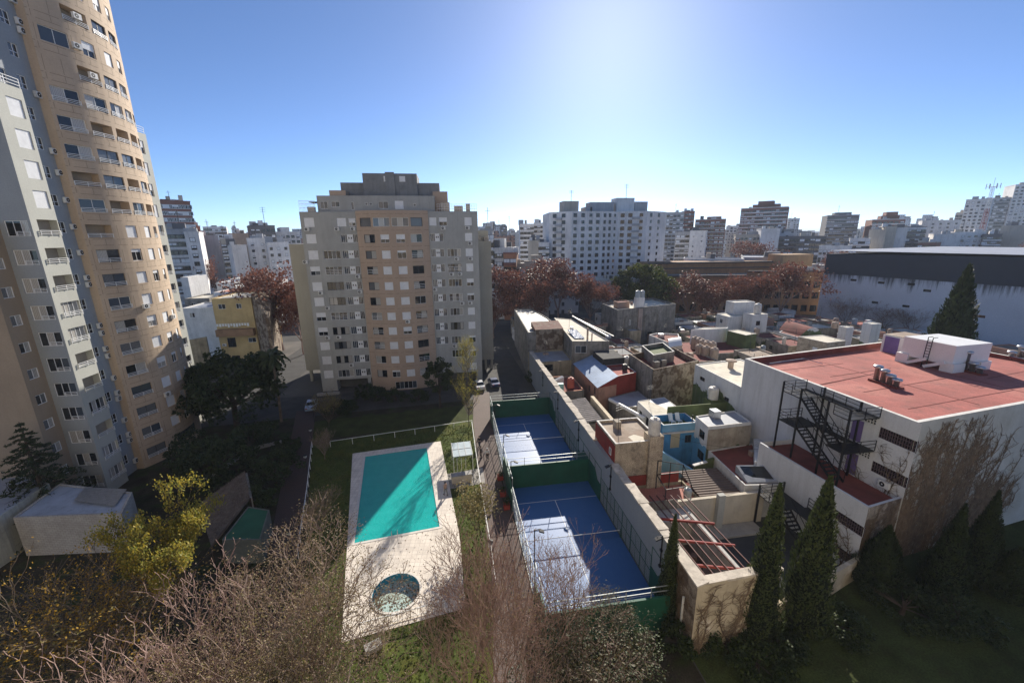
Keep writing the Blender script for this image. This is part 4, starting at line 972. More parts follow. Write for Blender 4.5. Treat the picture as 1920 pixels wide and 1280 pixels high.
for i in range(2):
    t = thing('sun_chair', 'white slatted garden chair on the blue house terrace', 'chair', (28.7+i*1.0, 46.9, 5.0), 'white terrace chairs')
    mb = MB(); mb.beam((28.7+i, 46.5, 5.4), (28.7+i, 47.2, 5.35), .6, .06); mb.build('seat', M_white, t)
    mb = MB(); mb.beam((28.7+i, 47.2, 5.35), (28.7+i, 47.6, 6.2), .6, .06); mb.build('backrest', M_white, t)
    for sx, sy in ((-.25, 46.55), (.25, 46.55), (-.25, 47.15), (.25, 47.15)):
        mb = MB(); mb.beam((28.7+i+sx, sy, 5.0), (28.7+i+sx, sy, 5.38), .05, .05); mb.build('leg', M_white, t)
# ---- white house with grey sheet roof
h2 = house('white_cottage', 'white cottage with half grey flat roof and two small side windows', [(26.4, 47.9), (31.2, 48.2), (31.2, 53.7), (26.6, 52.9)], 5.9, M_whiter, M_graysh, .05, .12, cap=M_cap, ops=[(3, .8, 3.6, .9, 1.3, 'd'), (3, 3.0, 3.6, .9, 1.3, 'd')])
mb = MB(); mb.add([(26.55, 48.0, 5.86), (29.6, 48.2, 5.86), (29.2, 50.5, 5.86), (28.2, 53.1, 5.86), (26.7, 52.7, 5.86)], [(0, 1, 2, 3, 4)]); mb.build('roof_patch', M_creamr, h2)
h2b = house('grey_roof_shed', 'long shed with smooth grey roof between the red house and the white cottage', [(24.3, 54.8), (30.6, 54.6), (30.8, 61.3), (24.6, 58.9)], 4.2, M_old, M_graysh, .05)
mb = MB(); mb.tube([(24.2, 57.6, 4.45), (26.2, 49.6, 4.65)], .28, 10); mb.build('duct', M_white, h2b)
# ---- tall green/white wall building next to the red roof building
h4 = house('tall_side_house', 'tall house with cream roof and white wall flaking over olive green', [(37.4, 45.75), (46, 46.5), (46, 57.3), (37.3, 56)], 10, M_wg, M_creamr, .1, .2, cap=M_cap, ops=[(3, 1.5, 8.0, 1.2, .6, 'd'), (3, 5.0, 7.4, 1.0, .6, 'd'), (3, 7.3, 7.0, 1.0, .6, 'd')])
t = thing('roof_vent', 'squat brick vent on the cream roof of the tall side house', 'vent', (41.5, 53.5, 9.9))
mb = MB(); mb.lathe((41.5, 53.5, 9.9), [(.4, 0), (.4, 1.0), (.8, 1.1), (.75, 1.3), (.2, 1.4)], 12); mb.build('stack', M_tankc, t)
mb = MB(); mb.box(37.32, 56.05, 0, 45.9, 56.2, 9.3)
tank(36.3, 49.6, 6.9, .7, 1.5, M_tankw, 'white water tank against the olive wall of the tall side house')
mb = MB(); mb.box(35.4, 48.8, 0, 37.25, 50.4, 6.9); tag(mb.build('tank_stand', M_olive, loc=(36.3, 49.6, 0)), 'olive green masonry stand under the white water tank', 'stand')
# ---- vine stained grey house with inner terrace
h5 = house('vine_stained_house', 'old grey house whose front is stained by a dead creeper', [(31.2, 57.4), (41.0, 60.6), (41.3, 69.5), (31.3, 66.5)], 9.0, M_vine_dapple, M_dredr, 1.0, .25)
mb = MB(); mb.quad((31.19, 66.5, 0), (31.09, 57.4, 0), (31.09, 57.4, 9.0), (31.19, 66.5, 9.0)); mb.build('side_wall', M_old, h5)
g5 = house('roof_terrace_room', 'green floored rooftop room on the vine stained house', [(33.6, 62.3), (38.3, 63.8), (39.5, 70.0), (34.5, 68.5)], 9.9, M_old, M_olive, .7, .2, z0=8.0, cap=M_cap, fill=False)
for i, (x, y) in enumerate(((33.0, 60.5), (34.6, 61.2))):
    mb = MB(); mb.box(x, y, 8, x+.9, y+.9, 9.2); tag(mb.build('brick_stack', M_old, loc=(x+.45, y+.45, 8)), ('inner' if i else 'corner') + ' grey stack in the dark red roof well of the vine stained house', 'chimney')
# ---- red house with blue metal roof
rh = house('red_house', 'dark red house with blue sheet metal lean-to roof', [(26.4, 60.2), (30.4, 61.6), (30.4, 66.5), (26.4, 66)], 7.3, M_redp, M_redr, .3, .2, ops=[], cap=M_cap)
rp = house('pink_annex', 'pink side annex under the blue sheet metal roof', [(22.9, 59.1), (26.38, 60.2), (26.38, 72.6), (22.9, 72)], 5.9, M_pink, M_graysh, .05, .1, ops=[(3, 10.8, 4.2, .7, 1.1, 'd'), (3, 8.0, 3.6, .7, 1.1, 'd')])
mb = MB(); mb.prism([(22.9, 59.1), (26.4, 60.2), (26.4, 60.3), (22.9, 59.2)], 5.9, [5.95, 7.3, 7.3, 5.95]); mb.build('gable_wall', M_redp, rp)
ribbed('metal_roof', rp, (22.6, 58.9, 6.0), (22.6, 72.2, 6.0), (26.5, 72.6, 7.4), (26.5, 60.0, 7.4), 24, M_mroof, .05)
mb = MB(); mb.prism([(26.3, 66.3), (30.4, 66.6), (30.5, 72), (26.3, 71.6)], 0, 8.4); tag(mb.build('black_netted_hutch', mat('dark_netting', (.04, .04, .042), .9, .3, 2), loc=(28.4, 69, 0)), 'dark netted rooftop enclosure behind the red house', 'enclosure')
tank(31.2, 67.3, 6.6, .7, 1.5, M_tankw, 'white water tank between the red house and the vine stained house')
tank(29.2, 63.6, 7.1, .45, .9, mat('tank_black', (.03, .03, .03), .5, .1), 'black water tank on the red house roof')
mb = MB(); mb.prism([(30.5, 66.6), (32, 66.9), (32, 68.3), (30.5, 68)], 0, 6.6); tag(mb.build('tank_stand', M_pink, loc=(31.2, 67.5, 0)), 'pink masonry stand under the white water tank behind the red house', 'stand')
# ---- low yard houses along the party wall
tank(19.6, 63.5, 4.6, .6, 1.5, mat('tank_red', (.40, .09, .06), .6, .1), 'red cylindrical water tank beside the party wall')
y1 = house('yard_house', 'low cluttered yard house with orange parapet beside the red water tank', [(16.6, 61.6), (21.5, 62.0), (21.6, 69.5), (16.6, 69.5)], 4.6, M_old, M_dredr, .3, .2, cap=mat('orange_cap', (.55, .25, .15), .85, .15))
mb = MB(); mb.box(17.0, 62.2, 4.35, 18.0, 62.9, 5.8); mb.build('lean_sheet', mat('mint_paint', (.28, .52, .46), .6, .1), y1); ac(y1, line((16.6, 61.6), (21.5, 62.0)), 3.6, 2.6)
mb = MB(); mb.prism([(16.8, 66.2), (19.2, 66.4), (19.0, 67.0), (17.0, 66.7)], 4.32, [4.6, 5.5, 5.6, 4.7]); mb.build('awning_sheet', M_white, y1)
y2 = house('yard_house', 'low yard house with slatted grey roof next to the party wall cap', [(16.6, 50.5), (20.6, 50.6), (20.8, 58.9), (16.6, 58.9)], 4.0, M_old, M_old, .1, .15)
ribbed('slat_roof', y2, (16.6, 50.5, 4.2), (16.6, 58.7, 4.2), (20.6, 58.9, 4.5), (20.4, 50.7, 4.5), 13, mat('slat_grey', (.30, .27, .25), .8, .2, 1, stain=.4), .12)
mb = MB(); mb.prism([(20.8, 48.0), (21.3, 48.0), (21.5, 57.5), (21.0, 57.5)], 0, 5.3); tag(mb.build('garden_wall', mat('yard_cream', (.62, .53, .38), .9, .15, .6, stain=.4), loc=(21, 52, 0)), 'cream yard wall running behind the flat brown roofed house', 'wall')  # plain cream wall colour with random stains
y3 = house('yard_house', 'small yard house with teal awning behind the cream yard wall', [(21.7, 47.5), (25.6, 48.3), (24.1, 53.5), (21.8, 53)], 3.2, M_old, mat('teal_roof', (.10, .20, .20), .8, .25, .8, stain=.5), .1)
mb = MB(); mb.prism([(22.4, 46.2), (25.3, 46.7), (25.1, 47.3), (22.3, 46.9)], 3.0, [3.6, 3.8, 4.0, 3.9]); tag(mb.build('canopy_sheet', M_white, loc=(23.8, 46.7, 3)), 'loose white roofing sheet lying over the yard behind the tank', 'sheet')
# ---- old long building behind
ob = house('long_old_building', 'long old building of blackened grey render with puddled roof, left of the rooftops', [(15.9, 82.8), (17.6, 83.3), (23.8, 83.5), (23.8, 98), (22.5, 112), (17.6, 112)], 10, M_old, mat('puddled_roof', (.45, .40, .30), .5, .3, .5, stain=.8, stainc=(.10, .11, .13), c2=(.16, .18, .22), c2s=.3), .2, .25, ops=[(5, 3, 6.5, .5, .9, 'd'), (5, 9, 7, .5, .9, 'd'), (5, 14, 5, .5, .9, 'd'), (5, 20, 6.5, .5, .9, 'd'), (5, 25, 7, .5, .9, 'd')])
mb = MB(); mb.prism([(17.75, 83.2), (23.75, 83.35), (23.75, 83.45), (17.75, 83.28)], 5.6, 10.4); mb.build('creeper_wall', M_vine_dapple, ob)
mb = MB(); mb.prism([(17.6, 83.3), (23.8, 83.5), (23.8, 88.2), (17.6, 88)], 10, [10.4, 10.4, 11.2, 11.2]); mb.build('tiled_roof', mat('old_tile', (.25, .13, .10), .9, .3, 1, stain=.5, c2=(.2, .16, .12), c2s=1), ob)
fy = house('low_house', 'low buff fronted house with a dark window under the creeper wall', [(16.5, 74.5), (23.4, 74.7), (23.7, 83.15), (15.95, 82.7)], 5.9, M_oldy, M_graysh, .3, .2, ops=[(0, 1.0, 4.0, 1.8, 1.3, 'd')])
cr_ = house('cream_roof_house', 'house with long sunlit cream roof and blackened end wall behind the blue metal roof', [(23.0, 74.2), (30.0, 72.9), (29.3, 95.1), (25.5, 98), (24.0, 83.5)], 9.9, M_old, M_creamr, .1, .25, ops=[(0, .6, 7.5, 2.2, 1.5, 'w')], cap=M_creamr)
mb = MB(); mb.box(26.2, 75.0, 9.8, 26.5, 75.3, 12.2); mb.box(27.0, 74.6, 9.8, 27.2, 74.8, 11.2); mb.build('flue', M_tankc, cr_)
ribbed('ribbed_sheet', cr_, (24.0, 76, 9.95), (26, 75.6, 9.95), (26.3, 82, 10.3), (24.4, 82.3, 10.3), 7, M_galv, .1)
mb = MB(); mb.beam((30.2, 74, 10.5), (29.6, 96, 10.5), .15, .25); mb.beam((33, 78, 9.5), (31, 98, 9.7), .1, .15); mb.build('gutter_rail', M_white, cr_)
# ---- two arch grey building with silver tanks
ab = house('arched_grey_building', 'tall weathered grey building with two round-topped bays and twin silver tanks', [(44, 102.5), (64.3, 108.5), (63.5, 121), (44, 114.1)], 10.4, M_old, M_creamr, .6, .25, ops=[(0, 4.2, 5.8, .7, 1.5, 'w'), (0, 4.0, 1.2, 2.4, 1.4, 's'), (0, 11.0, 1.0, 1.8, 2.2, 'd')])
abp = line((44, 102.5), (64.3, 108.5))
for u0 in (2.6, 9.8):
    mb = MB(); pts = [(u0, 0)] + [(u0+2.4-2.4*cos(pi*i/12), 7.4+1.3*sin(pi*i/12)) for i in range(13)] + [(u0+4.8, 0)]
    for (ua, za), (ub, zb) in zip(pts[:-1], pts[1:]):
        a = abp(ua); b = abp(ub); mb.beam((a[0]+a[2]*.08, a[1]+a[3]*.08, za), (b[0]+b[2]*.08, b[1]+b[3]*.08, zb), .25, .3)
    mb.build('arch_moulding', M_old, ab)
a = abp(7.9); mb = MB(); mb.rbox(a[0]+a[2]*.15, a[1]+a[3]*.15, 0, 10.1, 1.4, .29, atan2(6, 20.3)); mb.build('pilaster', mat('pilaster_pink', (.36, .29, .255), .95, .2, .6, streak=.5), ab)
a = abp(8); mb = MB(); mb.box(a[0]-1.1, a[1]+.5, 9.7, a[0]+1.3, a[1]+2, 13.0); mb.build('tank_stand', M_whiter, ab)
for i, dx in enumerate((-.55, .85)): tank(a[0]+dx, a[1]+1.2, 13.0, .62, 1.6, M_tankg, 'silver water tank on the white stand of the two arch building, ' + ('right one' if i else 'left one'))
house('roof_hutch', 'small brick rooftop hutch behind the twin silver tanks', [(46, 107), (50, 108.2), (50, 111), (46, 110)], 11.6, M_brick, M_dredr, .2, z0=9.8, fill=False)
# ---- middle rooftops, placed by their roof corners
def hp(z, *pts): return [U(*p, z)[:2] for p in pts]
S_ = lambda x, y: (1180+x/6.4, 540+y/6.4)
T_ = lambda x, y: (1400+x/6.4, 540+y/6.4)
m1 = house('roof_room', 'olive rooftop room with cream top and pale door among the rooftops', hp(7.4, S_(1180, 510), S_(1400, 565), S_(1530, 545), S_(1300, 495)), 7.4, M_olive, M_creamr, .08, .2, z0=3.5, cap=M_cap)
Pm = ccw(hp(7.4, S_(1180, 510), S_(1400, 565), S_(1530, 545), S_(1300, 495)))
m2 = house('white_wall_house', 'plain long white wall house left of the olive rooftop room', hp(7.6, S_(740, 500), S_(1170, 482), S_(1190, 470), S_(900, 470)) , 7.6, M_whiter, M_creamr, .1, .2, cap=M_cap)
m3 = house('vaulted_shed', 'pale shed with curved white sheet roof above the green terrace', hp(6.2, S_(240, 530), S_(460, 620), S_(640, 640), S_(590, 520), S_(330, 510)), 5.6, M_whiter, M_dredr, .3, .2, cap=M_cap)
q0, q1, q2, q3 = [Vector(U(*S_(*p), 6.2)) for p in ((450, 600), (475, 680), (635, 655), (600, 580))]
mb = MB()
for i in range(8):
    f0, f1 = i/8, (i+1)/8; h0, h1_ = 1.1*sin(pi*f0)-.6, 1.1*sin(pi*f1)-.6
    a = q0.lerp(q3, 0).lerp(q1, f0); b = q0.lerp(q1, f1); c = q3.lerp(q2, f1); d = q3.lerp(q2, f0)
    mb.quad(a+Vector((0, 0, h0)), b+Vector((0, 0, h1_)), c+Vector((0, 0, h1_)), d+Vector((0, 0, h0)))
mb.build('vault_roof', M_white, m3)
m4 = house('white_house', 'white two level house with a cream roof light in front of the brown school', hp(8.4, S_(1050, 305), S_(1190, 345), S_(1490, 320), S_(1400, 270), S_(1240, 285)), 8.4, M_whiter, M_creamr, .15, .25, cap=M_cap, ops=[(0, 1.5, 6.2, 1.2, 1.1, 'w'), (3, 1.5, 6, 1.2, 1.1, 'w'), (4, 1.0, 6.0, 1.1, 1.1, 'w')])
q = U(*S_(1320, 300), 8.3); house('roof_room', 'white rooftop room on the white two level house', rect(q[0]-3, q[1]-1.5, q[0]+3.2, q[1]+2), 11.6, M_whiter, M_creamr, .2, z0=8.2, fill=False)
q = U(*S_(1530, 330), 8.8); tank(q[0], q[1], 9.4, .9, 2.2, M_tankw, 'pale tall water tank right of the white two level house')
house('tank_tower', 'white masonry tower under the pale tall water tank', rect(q[0]-2.4, q[1]-1.5, q[0]+2, q[1]+2), 9.4, M_whiter, M_creamr, .1, ops=[(0, 1.2, 6.5, 1.2, 1.2, 'd')])
m5 = house('brick_house', 'house with bare brick side and bright white roof behind the red roof parapet', hp(8.2, T_(620, 580), T_(970, 655), T_(1190, 630), T_(910, 560)), 8.2, M_pebble, M_creamr, .08, .2, cap=M_cap, ops=[(0, 3.2, 4.4, 1.0, 2.3, 's'), (0, 6.0, 5.4, 2.2, 1.2, 'd')])
Pb = ccw(hp(8.2, T_(620, 580), T_(970, 655), T_(1190, 630), T_(910, 560)))
q = U(*T_(1040, 560), 7); tank(q[0], q[1], 8.6, .7, 1.2, M_tankc, 'brown capped tank behind the bright white roof')
q = U(*T_(1180, 560), 8.4); house('chimney_block', 'square white chimney block right of the bright white roof', rect(q[0]-.9, q[1]-.9, q[0]+.9, q[1]+.9), 10.2, M_whiter, M_creamr, .1)
q = U(*T_(1478, 560), 8.2); house('chimney_block', 'tall white stained chimney block left of the purple door', rect(q[0]-1.2, q[1]-1, q[0]+1.2, q[1]+1), 10.8, M_wg, M_creamr, .1)
m6 = house('barn_house', 'house with red-brown barrel roof and peeling rounded gable', hp(5.6, T_(390, 520), T_(650, 590), T_(920, 560), T_(520, 440)), 5.4, M_whiter, M_dredr, .1, .2)
P6 = [Vector(U(*T_(*p), 5.6)) for p in ((390, 490), (650, 560), (920, 550), (560, 440))]
mb = MB()
for i in range(8):
    f0, f1 = i/8, (i+1)/8; g0, g1 = 1.9*sin(pi*f0), 1.9*sin(pi*f1)
    a = P6[0].lerp(P6[3], f0); b = P6[0].lerp(P6[3], f1); c = P6[1].lerp(P6[2], f1); d = P6[1].lerp(P6[2], f0)
    mb.quad((a.x, a.y, 5.4+g0), (d.x, d.y, 5.4+g0), (c.x, c.y, 5.4+g1), (b.x, b.y, 5.4+g1), 0); mb.quad((d.x, d.y, 5.4), (c.x, c.y, 5.4), (c.x, c.y, 5.4+g1), (d.x, d.y, 5.4+g0), 1)
mb.build('barrel_roof', [M_dredr, M_wg], m6)
gi = 0
for sx, sy in ((790, 625), (840, 640), (880, 660), (935, 680), (1000, 690), (845, 720), (925, 740), (1020, 760)):
    q = U(*S_(sx, sy), 6.2); tank(q[0], q[1], 4.2, .85, 2.4, M_tankc, 'rust streaked cement water tank in the cluster below the plain white wall', 'cluster of cement tanks')
q = U(*S_(900, 720), 4.2)
house('tank_roof_house', 'low dark house carrying the cluster of cement tanks', rect(q[0]-7, q[1]-5, q[0]+8.5, q[1]+6), 4.3, M_old, M_dredr, .15)
# ---- red roofed building with fire stair
RP = [(37.3, 45.6), (38.5, 26.2), (72.0, 30.3), (69.5, 50.5)]
rb = thing('red_roof_building', 'large white building with red flat roof, black fire stair side and creeper corner', 'building', (52, 38, 0)); BOX.append((37, 26, 72, 51))
M_wfac = mat('white_facade', (.60, .61, .62), .85, .07, .35, stain=.2, streak=.4, stainc=(.35, .35, .34))
M_gfac = mat('grey_facade', (.50, .49, .45), .9, .1, .35, stain=.25, streak=.25, stainc=(.28, .26, .22), c2=(.42, .40, .35), c2s=.15)
e0 = line(RP[0], RP[1]); ops = []; items = []
K1 = lambda x, y: (1400+x/3.556, 720+y/3.556)
def put_op(x0, y0, x1, y1, kind):
    ua, za = wallhit(*K1(x0, y1), RP[0], RP[1]); ub, zb = wallhit(*K1(x1, y0), RP[0], RP[1])
    return ua, ub, za, zb
uc = lambda x, y: wallhit(*K1(x, y), RP[0], RP[1])
d1u, d1z = uc(735, 290); d2u, d2z = uc(685, 555)
l1u, l1z = uc(875, 300); l1b = uc(1070, 370)[0]
fl1 = 6.5; fl2 = 9.95
ops = [(d1u-.55, d1u+.55, fl2, fl2+2.2), (d2u-.5, d2u+.6, fl1, fl1+2.2), (d1u-.9, d1u+1.5, fl2+2.3, fl2+3.05), (d2u-.8, d2u+1.5, fl1+2.3, fl1+3.0), (l1u+.15, l1u+3.1, fl2+1.35, fl2+2.4), (l1u+.15, l1u+3.1, fl1+1.35, fl1+2.4)]
mb = MB(); facade(mb, e0, -.03, 14, ops, 0, .18)
Qr = inset(RP, .35)
for i in range(4):
    a, b = RP[i], RP[(i+1) % 4]
    if i: mb.quad((*a, -.03), (*b, -.03), (*b, 14), (*a, 14), 1 if i == 1 else 0)
    mb.quad((*a, 14), (*b, 14), (*Qr[(i+1) % 4], 14), (*Qr[i], 14), 2)
mb.build('wall', [M_wfac, M_gfac, M_cap], rb)
mb = MB()
for i in range(4): mb.quad((*Qr[(i+1) % 4], 13.2 if i > 1 else 13.6), (*Qr[i], 13.2 if i > 1 else 13.6), (*Qr[i], 13.999), (*Qr[(i+1) % 4], 13.999))
mb.build('parapet_lining', M_dredr, rb)
mb = MB(); mb.add([(*Qr[0], 13.25), (*Qr[1], 13.8), (*Qr[2], 13.8), (*Qr[3], 13.25)], [(0, 1, 2, 3)]); mb.build('roof', M_redr, rb)
rz_ = lambda b: 13.8-.55*(b-26)/20
for uu in (9.5, 20):
    mb = MB(); a = (38.0, 46-uu*.9); mb.beam((Qr[1][0]+.2, 36.5 if uu < 15 else 32, rz_(36.5)+.03), (50, 39 if uu < 15 else 33.5, rz_(39)+.03), .12, .05); mb.build('roof_seam', M_dredr, rb)
M_purple = mat('purple_door', (.17, .12, .30), .7, .12, 1, stain=.2)
panel(rb, 'door', e0, ops[0][0], ops[0][2], 1.1, 2.2, M_purple); panel(rb, 'door', e0, ops[1][0], ops[1][2], 1.1, 2.2, M_purple)
def lattice(t, name, pf, u, z, w_, h_, nx, nz, m, vert=False):
    mb = MB(); mb.quad((0, .05, 0), (w_, .05, 0), (w_, .05, h_), (0, .05, h_), 1)
    for i in range(nx+1): x_ = w_*i/nx; mb.box(x_-.03, -.05, 0, x_+.03, .03, h_, 0)
    for j in range(nz+1): z_ = h_*j/nz; mb.box(-.03, -.045, z_-.03, w_+.03, .025, z_+.03, 0)
    return put(mesh_of((name, round(w_, 2), round(h_, 2), nx, nz, m.name), mb, [m, M_g1]), name, t, pf, u, z, .1)
M_lou = mat('louvre_brown', (.09, .06, .07), .7, .15)
for i in (2, 3): lattice(rb, 'breeze_block_panel', e0, ops[i][0], ops[i][2], ops[i][1]-ops[i][0], ops[i][3]-ops[i][2], 9, 3, M_wfac)
for i in (4, 5): lattice(rb, 'louvre_window', e0, ops[i][0], ops[i][2], 2.95, 1.05, 14, 3, M_lou)
ac(rb, e0, l1u+1.2, fl1+.55)
# annex with dark red roof terrace
an = thing('annex', 'white two storey annex with dark red terrace, in front of the fire stair', 'building', (36, 31, 0))
AP = [(34.2, 25.3), (38.45, 26.0), (37.85, 36.9), (33.4, 36.9)]
ea = line(AP[3], AP[0]); oa = []
a1 = wallhit(*K1(550, 900), AP[3], AP[0])[0]
oa = [(a1, a1+2.9, 4.0, 5.0), (a1+.2, a1+2.9, .75, 1.75)]
mb = MB(); facade(mb, ea, -.03, 7.0, oa, 0, .18); mb.quad((*AP[0], -.03), (*AP[1], -.03), (*AP[1], 6.9), (*AP[0], 6.9), 1); mb.quad((*AP[2], -.03), (*AP[3], -.03), (*AP[3], 7), (*AP[2], 7)); 
for a, b in ((AP[3], AP[0]), (AP[0], AP[1])):
    x0, y0 = a; x1, y1 = b; L_ = hypot(x1-x0, y1-y0); nx, ny = -(y1-y0)/L_*.22, (x1-x0)/L_*.22
    mb.quad((x0, y0, 7.0 if a == AP[3] else 6.9), (x1, y1, 7.0 if a == AP[3] else 6.9), (x1+nx, y1+ny, 7.0 if a == AP[3] else 6.9), (x0+nx, y0+ny, 7.0 if a == AP[3] else 6.9), 0); mb.quad((x1+nx, y1+ny, 6.4), (x0+nx, y0+ny, 6.4), (x0+nx, y0+ny, 7.0 if a == AP[3] else 6.9), (x1+nx, y1+ny, 7.0 if a == AP[3] else 6.9), 0)
mb.build('wall', [M_wfac, M_vine_dapple], an)
mb = MB(); mb.add([(p[0], p[1], 6.45) for p in AP], [(0, 1, 2, 3)]); mb.build('terrace', M_dredr, an)
lattice(an, 'louvre_window', ea, oa[0][0], oa[0][2], 2.9, 1.0, 14, 3, M_lou); lattice(an, 'louvre_window', ea, oa[1][0], oa[1][2], 2.7, 1.0, 14, 3, M_lou)
mb = MB(); mb.prism([(33.2, 36.95), (37.8, 36.95), (37.6, 41.8), (36.9, 41.8)], 3.5, 4.6); mb.build('plinth', M_wfac, an)
# black fire stair
fs = thing('fire_stair', 'black steel fire stair with two upper landings against the white facade', 'stair', (36.4, 33, 6.45))
def landing(name, par, x0, y0, x1, y1, z, rails):
    mb = MB(); mb.box(x0, y0, z-.1, x1, y1, z); mb.build(name, M_black, par)
    mb = MB()
    for p, q in rails:
        for k in (.35, .7, 1.05): mb.beam((*p, z+k), (*q, z+k), .045, .045)
        n = max(1, int(hypot(q[0]-p[0], q[1]-p[1])/1.1))
        for i in range(n+1): mb.beam((p[0]+(q[0]-p[0])*i/n, p[1]+(q[1]-p[1])*i/n, z), (p[0]+(q[0]-p[0])*i/n, p[1]+(q[1]-p[1])*i/n, z+1.05), .05, .05)
    mb.build('guard_rail', M_black, par)
def flight(par, p0, p1, wdt, n=15):
    """steps from the lower point p0 to the upper p1"""
    p0 = Vector(p0); p1 = Vector(p1); d = p1-p0; hd = Vector((d.x, d.y, 0)).normalized(); s = Vector((-hd.y, hd.x, 0))*wdt/2
    mb = MB(); mb.beam(p0+s, p1+s, .06, .22); mb.beam(p0-s, p1-s, .06, .22)
    for i in range(1, n):
        c = p0+d*(i/n); mb.beam(c-s, c+s, .24, .04)
    mb.build('stair_flight', M_black, par)
    mb = MB()
    for sg in (s, -s):
        mb.beam(p0+sg+Vector((0, 0, 1)), p1+sg+Vector((0, 0, 1)), .05, .05)
        for i in range(0, n+1, 4): c = p0+d*(i/n)+sg; mb.beam(c, c+Vector((0, 0, 1)), .04, .04)
    mb.build('handrail', M_black, par)
X0, X1 = 34.3, 37.7
def xw(b): return 38.5-1.2*(b-26.2)/19.4   # facade line
for (b0, b1) in ((33.6, 36.2), (28.2, 31.0)):
    pass
landing('landing', fs, 35.0, 34.3, 37.85, 36.6, 13.2, [((35.0, 34.3), (35.0, 36.6)), ((35.0, 36.6), (37.8, 36.6))])
landing('landing', fs, 35.0, 29.0, 38.2, 30.6, 13.2, [((35.0, 29.0), (35.0, 30.6)), ((35.0, 29.0), (38.2, 29.0))])
landing('walkway', fs, 37.3, 30.2, 38.0, 34.3, 13.2, [((37.3, 30.2), (37.3, 34.3))])
landing('landing', fs, 35.0, 34.3, 37.85, 36.6, 9.9, [((35.0, 34.3), (35.0, 36.6)), ((35.0, 36.6), (37.8, 36.6))])
landing('landing', fs, 35.0, 28.9, 38.3, 30.8, 9.9, [((35.0, 28.9), (38.3, 28.9))])
landing('walkway', fs, 37.3, 30.6, 38.0, 34.3, 9.9, [((37.3, 30.6), (37.3, 34.3))])
flight(fs, (35.7, 30.4, 9.9), (35.7, 34.4, 13.2), 1.1); flight(fs, (35.7, 29.4, 6.5), (35.7, 34.4, 9.9), 1.1)
for x_, y_ in ((35.0, 36.6), (35.0, 34.3), (35.0, 31.2), (35.0, 29.0), (37.7, 34.3), (37.7, 30.4)):
    mb = MB(); mb.beam((x_, y_, 6.45), (x_, y_, 14.2), .14, .14); mb.build('post', M_black, fs)
fs2 = thing('fire_stair', 'lower black steel stair from a small landing down to the patio', 'stair', (31.5, 30, 0))
landing('landing', fs2, 30.6, 30.2, 33.4, 32.9, 3.5, [((30.6, 30.2), (30.6, 32.9)), ((30.6, 32.9), (33.4, 32.9))])
landing('landing', fs2, 32.1, 27.6, 33.8, 30.2, 3.5, [((33.7, 27.6), (33.7, 30.2)), ((32.1, 27.6), (33.7, 27.6))])
flight(fs2, (31.3, 25.9, 0), (31.3, 30.3, 3.5), 1.1)
for x_, y_ in ((30.6, 32.9), (30.6, 30.2), (32.1, 27.6), (33.4, 32.9)):
    mb = MB(); mb.beam((x_, y_, -.02), (x_, y_, 4.6), .14, .14); mb.build('post', M_black, fs2)
# roof plant: white tank house on splayed legs, stair hut, vents
RZ = 13.45
V_ = lambda x, y: (1620+x/6.4, 600+y/6.4)
c0 = Vector(U(*V_(1060, 640), 13.55)); c1 = Vector(U(*V_(365, 488), 13.4)); c2 = Vector(U(*V_(1505, 598), 13.5)); c3 = c1+c2-c0
th_ = thing('roof_tank_house', 'white boxy roof tank house on splayed legs with a black ladder on the red roof', 'tank house', tuple((c0+c3)/2))
ex = (c2-c0); ey = (c1-c0); 
def PQ(s, t, z): v = c0+ex*s+ey*t; return (v.x, v.y, z)
ztop = max(hgt(*V_(1160, 325), c0), 16.2)
mb = MB(); P = [PQ(.04, .06, 0), PQ(1.0, .06, 0), PQ(1.0, .94, 0), PQ(.04, .94, 0)]; mb.prism([p[:2] for p in P], 14.35, ztop); mb.build('tank_box', M_white, th_)
for s0, s1, t0, t1 in ((0, .3, 0, .22), (0, .3, .78, 1), (.72, 1, 0, .22), (.72, 1, .78, 1)):
    mb = MB(); mb.prism([PQ(s0, t0, 0)[:2], PQ(s1, t0, 0)[:2], PQ(s1, t1, 0)[:2], PQ(s0, t1, 0)[:2]], 13.3, 14.9 if False else 14.6); mb.build('leg', M_white, th_)
for t0 in (.25, .55):
    mb = MB(); a = PQ(-.01, t0-.1, 14.6); b = PQ(-.01, t0+.22, 13.6); mb.beam(a, b, .3, .35); mb.build('brace', M_white, th_)
mb = MB(); l0 = PQ(-.03, .50, 13.5); l1 = PQ(-.01, .50, ztop+.5); l2 = PQ(-.03, .42, 13.5); l3 = PQ(-.01, .42, ztop+.5); mb.beam(l0, l1, .06, .06); mb.beam(l2, l3, .06, .06)
for i in range(1, 11): mb.beam(Vector(l0).lerp(Vector(l1), i/11), Vector(l2).lerp(Vector(l3), i/11), .05, .05)
for l in (l1, l3): mb.beam(l, (l[0]+ex.normalized().x*.7, l[1]+ex.normalized().y*.7, l[2]), .06, .06)
mb.build('ladder', M_black, th_)
d0 = Vector(U(*V_(190, 372), 13.3)); ed = (c1-c0).normalized(); ew = Vector((-ed.y, ed.x, 0)); ew = ew if ew.x > 0 else -ew
hu = thing('stair_hut', 'white stair hut with purple door at the back of the red roof', 'roof hut', tuple(d0))
dc = d0 + ew*0; hw = 3.4
Ph = [d0, d0-ed*3.3, d0-ed*3.3+ew*4.2, d0+ew*4.2]
zt_ = hgt(*V_(230, 170), d0); mb = MB(); mb.prism([(p.x, p.y) for p in Ph], 13.2, zt_); mb.build('hut_wall', M_white, hu)
pf = line((d0.x, d0.y), (Ph[1].x, Ph[1].y)); panel(hu, 'door', pf, .35, 13.35, 1.7, zt_-13.35-.15, M_purple, -.05)
